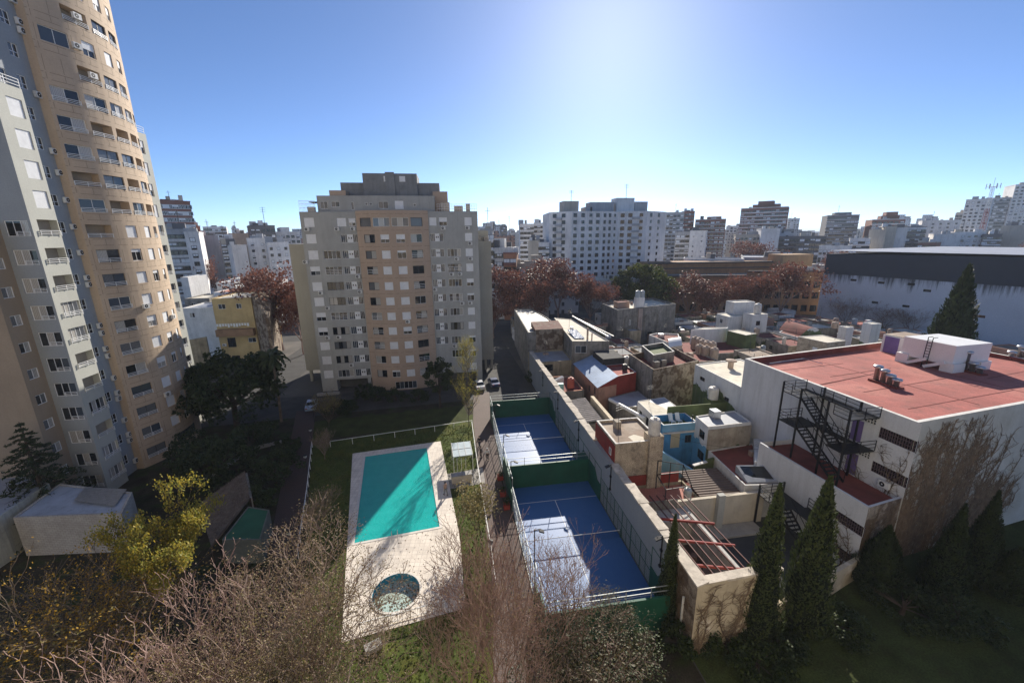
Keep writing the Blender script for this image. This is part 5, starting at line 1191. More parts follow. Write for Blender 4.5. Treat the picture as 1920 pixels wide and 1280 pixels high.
mb = MB(); mb.prism([(p.x, p.y) for p in (d0+ew*.1-ed*.1, Ph[1]+ew*.1, Ph[2], Ph[3])], zt_, zt_+.06); mb.build('hut_roof', M_browr, hu)
def vents(pts, label, hs, z=13.45):
    P = [Vector(U(*p, z)) for p in pts]; t = thing('roof_vents', label, 'vents', tuple(P[0]), 'steel cowl vents on the red roof')
    d = (P[-1]-P[0]).normalized(); mb = MB(); mb.beam(P[0]-d*.5+Vector((0, 0, .1)), P[-1]+d*.5+Vector((0, 0, .1)), .9, .45); mb.build('curb', M_dredr, t)
    for p, h in zip(P, hs):
        mb = MB(); mb.lathe((p.x, p.y, z+.3), [(.26, 0), (.26, h), (.42, h+.05), (.47, h+.16), (.40, h+.3), (.1, h+.36)], 14); mb.build('cowl_vent', M_galv, t, smooth=True)
vents([V_(135, 745), V_(215, 775), V_(295, 800), V_(375, 825)], 'row of four steel cowl vents in the middle of the red roof', (1.35, 1.15, .8, .55))
vents([V_(1195, 615), V_(1285, 640), V_(1375, 665)], 'row of three steel cowl vents beside the white tank house', (1.9, .8, .5))
vents([V_(1750, 480), V_(1850, 470), V_(1905, 480)], 'row of steel cowl vents at the right edge of the red roof', (.6, 1.2, .8))
for i, (s0, t0, s1, t1) in enumerate(((.08, .12, .55, .13), (.1, .36, .5, .38), (.15, .62, .45, .63), (.3, .05, .29, .9), (.55, .08, .56, .6), (.05, .82, .35, .81), (.62, .3, .98, .33))):
    def RQ(s_, t_): return (Qr[1][0]+(Qr[2][0]-Qr[1][0])*s_+(Qr[0][0]-Qr[1][0])*t_, Qr[1][1]+(Qr[2][1]-Qr[1][1])*s_+(Qr[0][1]-Qr[1][1])*t_, 13.8-.55*t_+.012)
    mb = MB(); mb.beam(RQ(s0, t0), RQ(s1, t1), .09, .02); mb.build('roof_seam', M_dredr, rb)
mb = MB(); mb.tube([(40, 44.5, 13.5), (46, 45.6, 13.5), (46.2, 43, 13.55)], .05, 5); mb.build('roof_pipe', M_galv, rb)
# ---- red beam frame over the open shed behind the near wall
pg = thing('open_roof_frame', 'unroofed shed with red steel beams and dark purlins behind the vine wall', 'shed', (19, 27, 0))
mb = MB()
for i, b in enumerate((23.6, 26.3, 29.0)):
    mb.beam((16.5, b+.3, 5.2), (22.3, b-.7, 4.6), .13, .2)
mb.build('steel_beam', mat('red_steel', (.26, .045, .04), .6, .15, 2), pg)
for i in range(8):
    x_ = 16.7+i*.75; mb = MB(); mb.beam((x_, 22.0, 5.5-.1*i), (x_+.25, 32.9, 4.9-.08*i), .08, .1); mb.build('purlin', mat('dark_purlin', (.10, .035, .03), .7, .2), pg)
mb = MB(); mb.box(22.2, 22.0, -.03, 22.5, 33.0, 3.0); mb.build('side_wall', mat('shed_white', (.52, .5, .47), .9, .15, .6, stain=.5, streak=.5), pg)
mb = MB(); mb.prism([(16.46, 31.2), (22.2, 31.2), (22.2, 32.95), (16.46, 32.95)], -.03, 2.9); mb.build('back_store', MATS['shed_white'], pg)
mb = MB(); mb.quad((16.46, 22.0, .0), (22.2, 22.0, 0), (22.2, 31.2, 0), (16.46, 31.2, 0)); mb.build('floor', mat('shed_floor', (.10, .055, .045), .95, .3, .7, stain=.6), pg)
rk = random.Random(4); mb = MB()
for i in range(14): x_ = rk.uniform(17, 21.5); y_ = rk.uniform(22.5, 30.5); mb.rbox(x_, y_, 0, rk.uniform(.3, 1.1), rk.uniform(.3, 1.4), rk.uniform(.2, .8), rk.uniform(0, 3))
o = mb.build('stored_junk', mat('junk', (.2, .13, .1), .9, .4, 1.5), pg); o['kind'] = 'stuff'
# ---- low filler houses between all of these, each its own
gen = random.Random(77); FM = [M_old, M_oldy, M_whiter, M_rawc, M_pink, M_brick, M_pebble]; FR_ = [M_graysh, M_creamr, M_dredr, M_browr, M_roofg, M_conc, M_redr]
def overl(x0, y0, x1, y1): return any(not (x1 < q[0]+.4 or x0 > q[2]-.4 or y1 < q[1]+.4 or y0 > q[3]-.4) for q in BOX)
fi = 0
for gx in range(18, 118, 7):
    for gy in range(50, 127, 7):
        if gx > 74 and gy < 56: continue
        if gx > 118-(gy-90)*.25: continue
        x0 = gx+gen.uniform(0, .8); y0 = gy+gen.uniform(0, .8); x1 = gx+6.7+gen.uniform(-.5, .1); y1 = gy+6.7+gen.uniform(-.5, .1)
        if overl(x0, y0, x1, y1) :
            x1 = x0+3.2; y1 = y0+3.2
            if overl(x0, y0, x1, y1): continue
        h = gen.choice((3.2, 3.8, 4.4, 5.2)) if gy > 62 else gen.choice((2.8, 3.2))
        wm = gen.choice(FM); rm = gen.choice(FR_)
        house('low_house', 'low flat roofed house packed among the old rooftops left of and behind the red roof', rect(x0, y0, x1, y1), h, wm, rm, .25, .2, group='packed low rooftops', ops=[(0, 1.2, h-2.2, 1.1, 1.1, 'w'), (3, 1.2, h-2.1, 1.0, 1.0, 'd')] if x1-x0 > 4 else [], fill=False); fi += 1
        if gen.random() < .35: 
            q = (gen.uniform(x0+.8, x1-.8), gen.uniform(y0+.8, y1-.8)); tank(q[0], q[1], h-.25, gen.uniform(.4, .7), gen.uniform(.9, 1.6), gen.choice([M_tankw, M_tankg, M_tankc]), 'household water tank on one of the packed low rooftops', 'rooftop tanks')

ga_ = random.Random(31)
roofs = [o for o in col.objects if o.name.split('.')[0] in ('low_house', 'white_house', 'vaulted_shed', 'brick_house', 'cream_roof_house', 'vine_stained_house', 'tall_side_house', 'red_house', 'white_cottage', 'arched_grey_building', 'white_block_house', 'flat_roof_house', 'long_old_building')]
apx = []
for o in roofs:
    zt = 0; r_ = [c for c in o.children if c.name.startswith('roof')]
    if not r_: continue
    vs = [r_[0].data.vertices[i].co for i in range(len(r_[0].data.vertices))]; base_ = WL[o.name]; zt = base_.z+max(v.z for v in vs)
    cx = base_.x+sum(v.x for v in vs)/len(vs); cy = base_.y+sum(v.y for v in vs)/len(vs)
    if ga_.random() < .55:
        x, y = cx+ga_.uniform(-1.6, 1.6), cy+ga_.uniform(-1.6, 1.6); hh = ga_.uniform(2, 4.5)
        t = thing('tv_aerial', 'thin television aerial on one of the old rooftops', 'aerial', (x, y, zt), 'rooftop aerials'); mb = MB(); mb.beam((x, y, zt), (x, y, zt+hh), .045, .045); a = ga_.random()*3
        for f in (.8, .88, .96): mb.beam((x-.6*cos(a), y-.6*sin(a), zt+hh*f), (x+.6*cos(a), y+.6*sin(a), zt+hh*f), .022, .022)
        mb.build('mast', M_dframe, t); apx.append((x, y, zt+hh*.7))
    if ga_.random() < .5:
        x, y = cx+ga_.uniform(-1.8, 1.8), cy+ga_.uniform(-1.8, 1.8); mb = MB(); mb.box(x, y, zt, x+ga_.uniform(.5, 1.4), y+ga_.uniform(.4, 1.1), zt+ga_.uniform(.3, 1.1))
        tag(mb.build('roof_box', ga_.choice([M_white, M_rawc, M_galv, M_tankc, M_brick]), loc=(x, y, zt)), 'small box or vent left on one of the old rooftops', 'roof box', 'rooftop boxes')
for i in range(0, len(apx)-1, 3):
    a, b = Vector(apx[i]), Vector(apx[i+1])
    if (a-b).length > 28: continue
    mb = MB(); pts = [a.lerp(b, k/8)-Vector((0, 0, 1.2*sin(pi*k/8))) for k in range(9)]; mb.tube(pts, .018, 3, 0, False); tag(mb.build('cable', M_black, loc=a), 'slack black cable strung between two old rooftops', 'cable', 'rooftop cables')
# ================================================================== background city
def citymat(name, c, wc_, sx, sy, fx=.5, fz=.55):
    """far facade: rows of small dark windows in the wall pattern"""
    if name in MATS: return MATS[name]
    m, N, L, B = _new(name); geo = N.new('ShaderNodeNewGeometry'); sep = N.new('ShaderNodeSeparateXYZ'); L.new(geo.outputs['Position'], sep.inputs[0])
    def M_(op, a, b=None):
        q = N.new('ShaderNodeMath'); q.operation = op
        for i, v in enumerate((a, b)):
            if v is None: continue
            if isinstance(v, (int, float)): q.inputs[i].default_value = v
            else: L.new(v, q.inputs[i])
        return q.outputs[0]
    s = M_('ADD', sep.outputs[0], sep.outputs[1]); u = M_('FRACT', M_('DIVIDE', s, sx)); v = M_('FRACT', M_('DIVIDE', sep.outputs[2], sy))
    a = M_('MULTIPLY', M_('LESS_THAN', u, fx), M_('LESS_THAN', v, fz))
    sn = N.new('ShaderNodeSeparateXYZ'); L.new(geo.outputs['Normal'], sn.inputs[0]); a = M_('MULTIPLY', a, M_('LESS_THAN', sn.outputs[2], .5))
    wn = N.new('ShaderNodeTexWhiteNoise'); wn.noise_dimensions = '2D'; cb = N.new('ShaderNodeCombineXYZ'); L.new(M_('FLOOR', M_('DIVIDE', s, sx)), cb.inputs[0]); L.new(M_('FLOOR', M_('DIVIDE', sep.outputs[2], sy)), cb.inputs[1]); L.new(cb.outputs[0], wn.inputs[0])
    a = M_('MULTIPLY', a, M_('GREATER_THAN', wn.outputs[0], .22))
    nz = N.new('ShaderNodeTexNoise'); nz.inputs['Scale'].default_value = .12; nz.inputs['Detail'].default_value = 6; L.new(geo.outputs['Position'], nz.inputs[0])
    b0 = N.new('ShaderNodeMix'); b0.data_type = 'RGBA'; L.new(nz.outputs[0], b0.inputs[0]); b0.inputs[6].default_value = (*[q*.75 for q in c], 1); b0.inputs[7].default_value = (*[min(.85, q*1.2) for q in c], 1)
    x = N.new('ShaderNodeMix'); x.data_type = 'RGBA'; L.new(a, x.inputs[0]); L.new(b0.outputs[2], x.inputs[6]); x.inputs[7].default_value = (*wc_, 1)
    L.new(x.outputs[2], B.inputs['Base Color']); B.inputs['Roughness'].default_value = .85; MATS[name] = m; return m
M_cw = mat('city_white', (.72, .70, .68), .9, .14, .12, streak=.5, stain=.35, stainc=(.30, .29, .28))
M_cg = mat('city_grey', (.42, .42, .43), .9, .14, .12, streak=.5, stain=.35, stainc=(.2, .2, .2))
M_cb = mat('city_beige', (.52, .46, .38), .9, .14, .12, streak=.5, stain=.3, stainc=(.25, .21, .17))
M_cr = mat('city_brown', (.24, .11, .085), .9, .12, .1)
M_co = mat('city_orange', (.42, .20, .12), .9, .12, .1)
M_cd = mat('city_dark', (.13, .13, .14), .9, .12, .1)
def far_window(w_, h_, m=None, v=0):
    m = m or M_dframe; key = ('far_window', round(w_, 1), round(h_, 1), m.name, v)
    if key in MC: return MC[key]
    mb = MB(); mb.quad((0, -.06, 0), (w_, -.06, 0), (w_, -.06, h_), (0, -.06, h_), 1)
    t = min(.14, w_*.1); mb.box(-t, -.1, -t, 0, .02, h_+t); mb.box(w_, -.1, -t, w_+t, .02, h_+t); mb.box(0, -.1, -t, w_, .02, 0); mb.box(0, -.1, h_, w_, .02, h_+t); mb.box(w_/2-t/2, -.09, 0, w_/2+t/2, .0, h_)
    if v == 1: mb.box(0, -.09, h_*.45, w_, -.061, h_, 2)
    if v == 2: mb.box(0, -.09, h_*.02, w_, -.061, h_, 2)
    return mesh_of(key, mb, [m, M_g1, M_shut])
cg = random.Random(5)
def block(label, x0, x1, ytop, b, depth, wm, style='grid', nx=6, fl=2.9, ww=1.3, wh=1.4, z0=0, roof=None, b1=None, cat='building', top=None, group=None, slab=None, rm=None, yref=None, wmat=None, maxz=None):
    """a building whose front spans picture columns x0..x1 at distance b (b1 at the right end)"""
    b1 = b if b1 is None else b1; yr = ytop if yref is None else yref
    tw = cg.uniform(-.10, .14); p0 = atb(x0, yr, b); R0_ = hypot(p0[0], p0[1]); dr = ray(x1, yr); k_ = R0_*(1+tw*(x1-x0)/F)/hypot(dr[0], dr[1]); p1 = (dr[0]*k_, dr[1]*k_, 0); zt = hgt((x0+x1)/2, ytop, ((p0[0]+p1[0])/2, (p0[1]+p1[1])/2))
    d = Vector((p1[0]-p0[0], p1[1]-p0[1])); L_ = d.length; d /= L_; n = Vector((-d.y, d.x))
    P = [(p0[0], p0[1]), (p1[0], p1[1]), (p1[0]+n.x*depth, p1[1]+n.y*depth), (p0[0]+n.x*depth, p0[1]+n.y*depth)]
    t = thing('apartment_block', label, cat, ((P[0][0]+P[2][0])/2, (P[0][1]+P[2][1])/2, 0), group)
    mb = MB(); mb.prism(P, z0-.03, zt, 0, 1); mb.build('wall', [wm, rm or M_roofg], t)
    pf = line(P[0], P[1]); pr = line(P[1], P[2]); pl = line(P[3], P[0]); cnt = 0
    mb = MB()
    for a, c in zip(P, P[1:]+P[:1]): mb.beam((*a, zt+.25), (*c, zt+.25), .3, .5)
    mb.build('parapet', slab or wm, t)
    if style in ('grid', 'bands'):
        nf = int((zt-z0-1)/fl)
        for k in range(nf):
            z = zt-1.2-fl*(k+1)+1.1
            if style == 'bands':
                mb = MB(); a = pf(0); c = pf(pf.L); mb.beam((a[0]+a[2]*.5, a[1]+a[3]*.5, z-.5), (c[0]+c[2]*.5, c[1]+c[3]*.5, z-.5), 1.0, .9); mb.build('balcony', slab or M_cw, t)
            for i in range(nx):
                if cnt >= 100 or z < 8: break
                u = L_*(i+.5)/nx-ww/2; put(far_window(ww, wh, wmat, cg.choice((0, 0, 0, 1, 2))), 'window', t, pf, u, z, -.0); cnt += 1
    if roof:
        for (ra, rb_, rz) in roof:
            ua = L_*(ra-x0)/(x1-x0); ub = L_*(rb_-x0)/(x1-x0); A_ = (P[0][0]+d.x*ua+n.x*depth*.25, P[0][1]+d.y*ua+n.y*depth*.25); B__ = (P[0][0]+d.x*ub+n.x*depth*.25, P[0][1]+d.y*ub+n.y*depth*.25); zz = hgt((ra+rb_)/2, rz, A_)
            mb = MB(); mb.prism([A_, B__, (B__[0]+n.x*depth*.5, B__[1]+n.y*depth*.5), (A_[0]+n.x*depth*.5, A_[1]+n.y*depth*.5)], zt-.02, max(zz, zt+1)); mb.build('roof_room', wm if top is None else top, t)
    for j in range(3):
        u_ = L_*cg.uniform(.1, .85); v_ = depth*cg.uniform(.15, .5); hh = cg.uniform(1.0, 3.2); ww_ = cg.uniform(1.2, 4); mb = MB(); mb.rbox(P[0][0]+d.x*u_+n.x*v_, P[0][1]+d.y*u_+n.y*v_, zt-.01, zt+hh, ww_, 2.2, atan2(d.y, d.x)); mb.build('roof_tank', cg.choice([M_cw, M_cg, M_cb, M_cd]), t)
    if cg.random() < .5:
        u_ = L_*cg.uniform(.2, .8); x_, y_ = P[0][0]+d.x*u_+n.x*3, P[0][1]+d.y*u_+n.y*3; hh = cg.uniform(4, 9); mb = MB(); mb.beam((x_, y_, zt), (x_, y_, zt+hh), .14, .14); mb.beam((x_-.9, y_, zt+hh*.85), (x_+.9, y_, zt+hh*.85), .1, .1); mb.build('roof_aerial', M_black, t)
    return t
# ---- big white apartment building with folded front
wa = thing('apartment_block', 'large white apartment building with folded front and rooftop rooms beyond the red-brown trees', 'building', (60, 185, 0))
WP = [(1030, 190), (1072, 182), (1128, 183), (1160, 186), (1214, 181), (1250, 190)]
Wp = [atb(x, 397, b) for x, b in WP]; wz = atb(1072, 396, 182)[2]
mb = MB(); poly = [p[:2] for p in Wp] + [(Wp[-1][0]-4, 212), (Wp[0][0]+2, 212)]; mb.prism(poly, -.03, wz, 0, 1); mb.build('wall', [M_cw, M_roofg], wa)
allw = []
for (i, us, wd) in ((0, (.25, .65), 1.6), (1, (.12, .38, .64, .88), 1.4), (2, (.2, .5, .8), 1.1), (3, (.15, .42, .8), 1.5), (4, (.2, .6), 1.5)):
    pf = line(Wp[i][:2], Wp[i+1][:2])
    for k in range(12):
        for u in us: allw.append((pf, pf.L*u-wd/2, wz-2.4-2.9*k, wd))
wn_ = MB()
for j, (pf, u, z, wd) in enumerate(allw):
    big = (pf is allw[0][0]) and False
    if j % 3 != 2 and sum(1 for _ in range(1)) and j < 150: put(far_window(wd, 1.4), 'window', wa, pf, u, z)
    else:
        x, y, nx, ny = pf(u); x2, y2 = pf(u+wd)[:2]; e = .06
        wn_.quad((x+nx*e, y+ny*e, z), (x2+nx*e, y2+ny*e, z), (x2+nx*e, y2+ny*e, z+1.4), (x+nx*e, y+ny*e, z+1.4))
o = wn_.build('small_windows', M_g1, wa); o['kind'] = 'stuff'
for k in range(12):
    pf = line(Wp[0][:2], Wp[1][:2]); a = pf(pf.L*.45); mb = MB(); mb.rbox(a[0]+a[2]*.6, a[1]+a[3]*.6, wz-3.6-2.9*k, wz-2.6-2.9*k, 3.2, 1.2, atan2(a[2], -a[3])); mb.build('balcony', M_cg, wa)
    pf = line(Wp[3][:2], Wp[4][:2]); a = pf(pf.L*.62); mb = MB(); mb.rbox(a[0]+a[2]*.4, a[1]+a[3]*.4, wz-3.5-2.9*k, wz-2.5-2.9*k, 3.4, .9, atan2(a[2], -a[3])); mb.build('balcony', M_cg, wa)
for (xa, xb, yt, m) in ((1056, 1085, 377, M_cb), (1107, 1151, 379, M_cg), (1156, 1189, 371, M_cw), (1190, 1214, 378, M_cg), (1098, 1110, 388, M_cg)):
    q0 = atb(xa, 390, 193); q1 = atb(xb, 390, 193); mb = MB(); mb.box(q0[0], 193, wz, q1[0], 200, atb((xa+xb)/2, yt, 193)[2]); mb.build('roof_room', m, wa)
def mast(x, ybase, ytop, b, label, lattice_=False):
    p = atb(x, ybase, b); zt = hgt(x, ytop, p); t = thing('antenna', label, 'antenna', (p[0], p[1], p[2]))
    mb = MB()
    if not lattice_:
        mb.tube([p, (p[0], p[1], zt)], .09*b/180, 5)
        for f in (.75, .85, .95): z = p[2]+(zt-p[2])*f; mb.beam((p[0]-1.0*b/180, p[1], z), (p[0]+1.0*b/180, p[1], z), .08, .08)
    mb.build('mast', M_black, t); return t
mast(1071, 377, 357, 194, 'thin mast on the left rooftop room of the large white apartment building')
mast(1174, 371, 345, 194, 'tall mast on the right rooftop room of the large white apartment building')
mast(497, 425, 388, 235, 'lone tall mast over the dark topped building left of the middle tower')
mast(936, 440, 412, 300, 'thin mast between the far towers right of the middle tower')
mast(955, 440, 405, 310, 'tallest thin mast above the far low city right of the middle tower')
# red and white lattice mast
p = atb(1829, 478, 255); zt = hgt(1829, 352, p); t = thing('lattice_mast', 'tall red and white lattice mast with antenna crown at the right of the skyline', 'mast', (p[0], p[1], 0))
M_mr = mat('mast_red', (.4, .08, .06), .6, .1); hm = [0, .25, .5, .75, 1.0]
for i in range(4):
    mb = MB(); z0, z1 = zt*hm[i], zt*hm[i+1]; r0, r1 = 1.5-.9*hm[i], 1.5-.9*hm[i+1]
    for k in range(4):
        f0, f1 = k/4, (k+1)/4; za, zb = z0+(z1-z0)*f0, z0+(z1-z0)*f1; ra, rb_ = r0+(r1-r0)*f0, r0+(r1-r0)*f1
        cs = [(-1, -1), (1, -1), (1, 1), (-1, 1)]
        for j in range(4):
            a, c = cs[j], cs[(j+1) % 4]
            mb.beam((p[0]+a[0]*ra, p[1]+a[1]*ra, za), (p[0]+a[0]*rb_, p[1]+a[1]*rb_, zb), .16, .16); mb.beam((p[0]+a[0]*ra, p[1]+a[1]*ra, za), (p[0]+c[0]*rb_, p[1]+c[1]*rb_, zb), .09, .09); mb.beam((p[0]+a[0]*rb_, p[1]+a[1]*rb_, zb), (p[0]+c[0]*rb_, p[1]+c[1]*rb_, zb), .09, .09)
    mb.build('lattice_section', M_mr if i % 2 == 0 else M_white, t)
mb = MB()
for a in range(6): mb.beam((p[0], p[1], zt-.4), (p[0]+3.4*cos(a*pi/3), p[1]+3.4*sin(a*pi/3), zt), .18, .18); mb.beam((p[0]+3.4*cos(a*pi/3), p[1]+3.4*sin(a*pi/3), zt-1.4), (p[0]+3.4*cos(a*pi/3), p[1]+3.4*sin(a*pi/3), zt+2), .3, .3)
mb.beam((p[0], p[1], zt), (p[0], p[1], zt+6), .15, .15); mb.build('antenna_crown', M_white, t)
# ---- left gap
block('tall dark brown and grey block left of the gap, with white window shutters', 296, 356, 378, 215, 20, M_cr, 'grid', 7, 2.9, 2.2, 1.5, wmat=M_frame, roof=[(303, 345, 374)])
block('pale grey block with dark stacked balconies in front of the dark brown block', 308, 345, 432, 172, 14, M_cg, 'bands', 2, 2.9, 3, 1.4, roof=[(312, 330, 418)])
block('plain pale blue-grey block with one column of windows beside the stacked balconies', 345, 372, 437, 170, 18, M_cw, 'grid', 1, 2.9, 1.4, 1.3)
block('narrow orange-brown block behind the pale grey blocks', 361, 375, 425, 240, 20, M_co, 'grid', 1, 2.9, 1.2, 1.3)
block('grey wall block in the left gap above the dark trees', 376, 408, 443, 230, 20, M_cg, 'blank')
block('far pale twin block on the left horizon', 380, 424, 426, 420, 20, M_cw, 'grid', 8, 3, 2, 1.6)
block('tiny far tower on the left horizon', 434, 442, 426, 600, 20, M_cg, 'grid', 2, 3, 3, 2)
block('beige block with balconies at the left of the white wall cluster', 414, 442, 452, 215, 16, M_cb, 'bands', 3, 2.9, 2, 1.4)
block('broad white windowless block in the left gap', 434, 462, 461, 205, 20, M_cw, 'blank')
block('white block with rounded edges and small central windows in the left gap', 462, 500, 448, 212, 20, M_cw, 'grid', 2, 2.9, 1.0, 1.0)
block('white block beside the middle tower in the left gap', 500, 541, 456, 208, 20, M_cw, 'grid', 3, 2.9, 1.0, 1.1)
block('dark topped building crowning the white wall cluster', 468, 515, 424, 245, 18, M_cd, 'grid', 5, 2.9, 1.5, 1.3, roof=[(476, 500, 418)])
block('beige domed roof building behind the white wall cluster', 428, 470, 439, 260, 18, M_cb, 'blank')
block('pale stepped block just left of the middle tower', 515, 562, 436, 265, 20, M_cw, 'grid', 5, 2.9, 1.5, 1.3, roof=[(530, 546, 426)])
# ---- right of the middle tower
block('grey balcony block hidden partly behind the middle tower', 900, 924, 432, 150, 14, M_cg, 'bands', 3, 2.9, 2, 1.4)
block('stepped pale blue terrace block right of the middle tower', 921, 962, 467, 150, 16, M_cw, 'grid', 4, 2.9, 2.0, 1.3, roof=[(924, 944, 447)])
block('low reddish block in front of the terrace block', 944, 968, 476, 147, 12, M_co, 'bands', 2, 2.9, 2, 1.2, slab=M_cr)
block('far slim tower with flat top right of the middle tower', 919, 929, 419, 520, 20, M_cg, 'grid', 3, 3, 2, 1.6)
block('far slim tower with stepped top right of the middle tower', 940, 951, 424, 500, 20, M_cd, 'grid', 3, 3, 2, 1.6, roof=[(943, 948, 420)])
block('far pale low tower between the slim towers', 954, 966, 432, 560, 20, M_cw, 'grid', 3, 3, 2, 1.6)
block('white block with dark window columns left of the large white building', 975, 1001, 421, 262, 20, M_cw, 'grid', 4, 2.9, 1.8, 1.3)
block('pale block with balconies touching the large white building', 1001, 1032, 419, 275, 20, M_cw, 'bands', 5, 2.9, 1.8, 1.3)
block('buff block with rough side wall in front of the pale balcony block', 990, 1012, 453, 190, 14, M_cb, 'blank')
block('white and brown balcony block beside the buff block', 1010, 1030, 456, 188, 14, M_cw, 'bands', 3, 2.9, 1.5, 1.3)
block('low pale roof block behind the red-brown trees', 964, 1030, 496, 150, 14, M_cb, 'grid', 6, 2.9, 1.5, 1.3)
# ---- right skyline
block('grey slab tower right of the large white building', 1250, 1283, 399, 300, 22, M_cg, 'grid', 5, 2.9, 1.8, 1.4)
block('grey and red-brown slab tower next to it, farther right', 1280, 1303, 397, 330, 22, M_cr, 'grid', 4, 2.9, 1.8, 1.4)
block('dark red-brown block with pale balconies in the right skyline', 1304, 1361, 412, 310, 22, M_cr, 'bands', 6, 2.9, 2.5, 1.4, roof=[(1325, 1352, 406)], slab=M_cg)
t = block('white blank wall block with a sloping left shoulder in the right skyline', 1294, 1325, 434, 232, 16, M_cw, 'grid', 2, 2.9, .6, .6)
block('grey balcony block left of the sloping shoulder wall', 1268, 1294, 436, 240, 14, M_cg, 'bands', 3, 2.9, 2.0, 1.3)
block('pale blue slab far behind the dark red-brown block', 1362, 1390, 424, 430, 20, M_cw, 'grid', 4, 3, 2, 1.5)
block('tall brown tower with white balcony stripes in the right skyline', 1390, 1478, 390, 330, 26, M_cr, 'bands', 12, 2.95, 2.2, 1.3, roof=[(1410, 1462, 383), (1420, 1450, 377)], slab=M_cw)
block('pale slim block just right of the striped brown tower', 1478, 1500, 410, 520, 20, M_cw, 'grid', 4, 3, 2, 1.5)
block('dark gridded tower in the right skyline', 1552, 1612, 404, 330, 24, M_cd, 'bands', 8, 2.95, 2.6, 1.3, roof=[(1568, 1600, 398)], slab=M_cg)
block('grey framed low block under the striped brown tower', 1462, 1550, 444, 255, 18, M_cd, 'grid', 9, 2.9, 2.5, 1.5)
block('white windowless block under the striped brown tower', 1428, 1463, 430, 250, 18, M_cw, 'blank')
block('mixed pale block left of the white windowless block', 1380, 1428, 441, 262, 18, M_cb, 'grid', 6, 2.9, 1.5, 1.3)
block('low white hall with tall brown windows under the dark gridded tower', 1536, 1594, 462, 215, 14, M_cw, 'grid', 7, 4.5, 1.2, 2.6)
block('pale blue banded block left of the beige blocks', 1594, 1632, 448, 235, 16, M_cw, 'bands', 5, 2.9, 2.4, 1.3)
block('stepped brown and white block with a peaked top in the right skyline', 1636, 1698, 412, 300, 22, M_cr, 'bands', 6, 2.9, 2.2, 1.4, roof=[(1655, 1690, 404), (1664, 1686, 397)], slab=M_cw)
block('plain beige wall block under the peaked top', 1630, 1662, 432, 245, 18, M_cb, 'blank')
block('taller beige wall block right of the plain beige one', 1660, 1682, 426, 242, 18, M_cb, 'blank')
block('pale wall block with a window column beside the taller beige wall', 1680, 1703, 428, 240, 18, M_cw, 'blank')
block('white block with dark balconies in the right skyline', 1702, 1738, 426, 238, 18, M_cw, 'bands', 4, 2.9, 2, 1.3, slab=M_cd)
block('long pale block behind the white balcony block', 1730, 1802, 414, 300, 20, M_cw, 'grid', 5, 2.9, 1.2, 1.1)
block('light blue wall block in front of the lattice mast', 1752, 1800, 440, 232, 18, M_cw, 'blank')
block('light blue block with four window columns behind the lattice mast', 1790, 1850, 436, 236, 18, M_cw, 'grid', 5, 2.9, 1.2, 1.1)
block('small brown block low among the right skyline', 1722, 1756, 455, 226, 14, M_cr, 'bands', 4, 2.9, 2, 1.3, slab=M_cb)
block('tall pale grey block left of the lattice mast head', 1812, 1862, 374, 310, 22, M_cw, 'grid', 5, 2.9, 1.4, 1.2)
block('lower grey block with open roof frame left of the tall pale grey block', 1792, 1814, 400, 320, 20, M_cg, 'grid', 3, 2.9, 1.8, 1.4)
block('pale blue-grey glass block right of the lattice mast', 1862, 1908, 371, 330, 22, M_cg, 'grid', 7, 2.9, 2.4, 1.6)
block('tallest pale block at the right edge of the skyline', 1905, 1945, 346, 320, 22, M_cw, 'grid', 4, 2.9, 1.5, 1.2)
block('dark balcony block low at the right of the skyline', 1845, 1880, 440, 225, 16, M_cd, 'bands', 4, 2.9, 2.5, 1.3)
block('rough beige wall block at the right edge', 1878, 1940, 424, 228, 18, M_cb, 'blank')
# ---- brown school building behind the trees
sb_ = thing('school_building', 'long orange-brown school building with dark cornices behind the red-brown trees', 'building', (105, 150, 0))
M_sch = mat('school_brown', (.36, .20, .10), .9, .15, .4, stain=.35, streak=.4, stainc=(.12, .075, .05))
M_schd = mat('school_cornice', (.10, .085, .075), .9, .2)
s0 = atb(1226, 500, 146); s1 = atb(1400, 520, 140); s2 = atb(1546, 520, 132)
zt0 = hgt(1400, 517, s1); pf = line(s0[:2], s1[:2]); pf2 = line(s1[:2], s2[:2])
mb = MB(); ops = [(pf.L*f-1.1, pf.L*f+1.1, z, z+2.6) for f in (.1, .22, .34, .46, .58, .7, .82, .93) for z in (1.2, 6.6)]
facade(mb, pf, -.03, zt0, ops, 0, .35, back=1); ops2 = [(pf2.L*f-1.1, pf2.L*f+1.1, z, z+2.4) for f in (.08, .2, .32, .44, .56, .68, .8, .92) for z in (1.2, 6.0, 10.0)]
facade(mb, pf2, -.03, zt0+1.5, [o for o in ops2 if o[3] < zt0+1], 0, .35, back=1)
mb.build('wall', [M_sch, M_g1], sb_)
mb = MB(); mb.prism([s0[:2], s1[:2], s2[:2], (s2[0]+8, s2[1]+30), (s0[0]+4, s0[1]+30)], zt0-.3, zt0-.05); mb.build('roof', M_conc, sb_)
mb = MB()
for a, c, z in ((s0, s1, zt0), (s1, s2, zt0+1.5)): mb.beam((a[0], a[1]-.3, z+.2), (c[0], c[1]-.3, z+.2), 1.2, .5)
mb.build('cornice', M_schd, sb_)
u0 = atb(1215, 505, 156); u1 = atb(1445, 500, 150); zu = hgt(1330, 493, ((u0[0]+u1[0])/2, 153))
mb = MB(); mb.prism([u0[:2], u1[:2], (u1[0]+6, u1[1]+16), (u0[0]+4, u0[1]+16)], 0, zu); mb.build('upper_storey', M_sch, sb_)
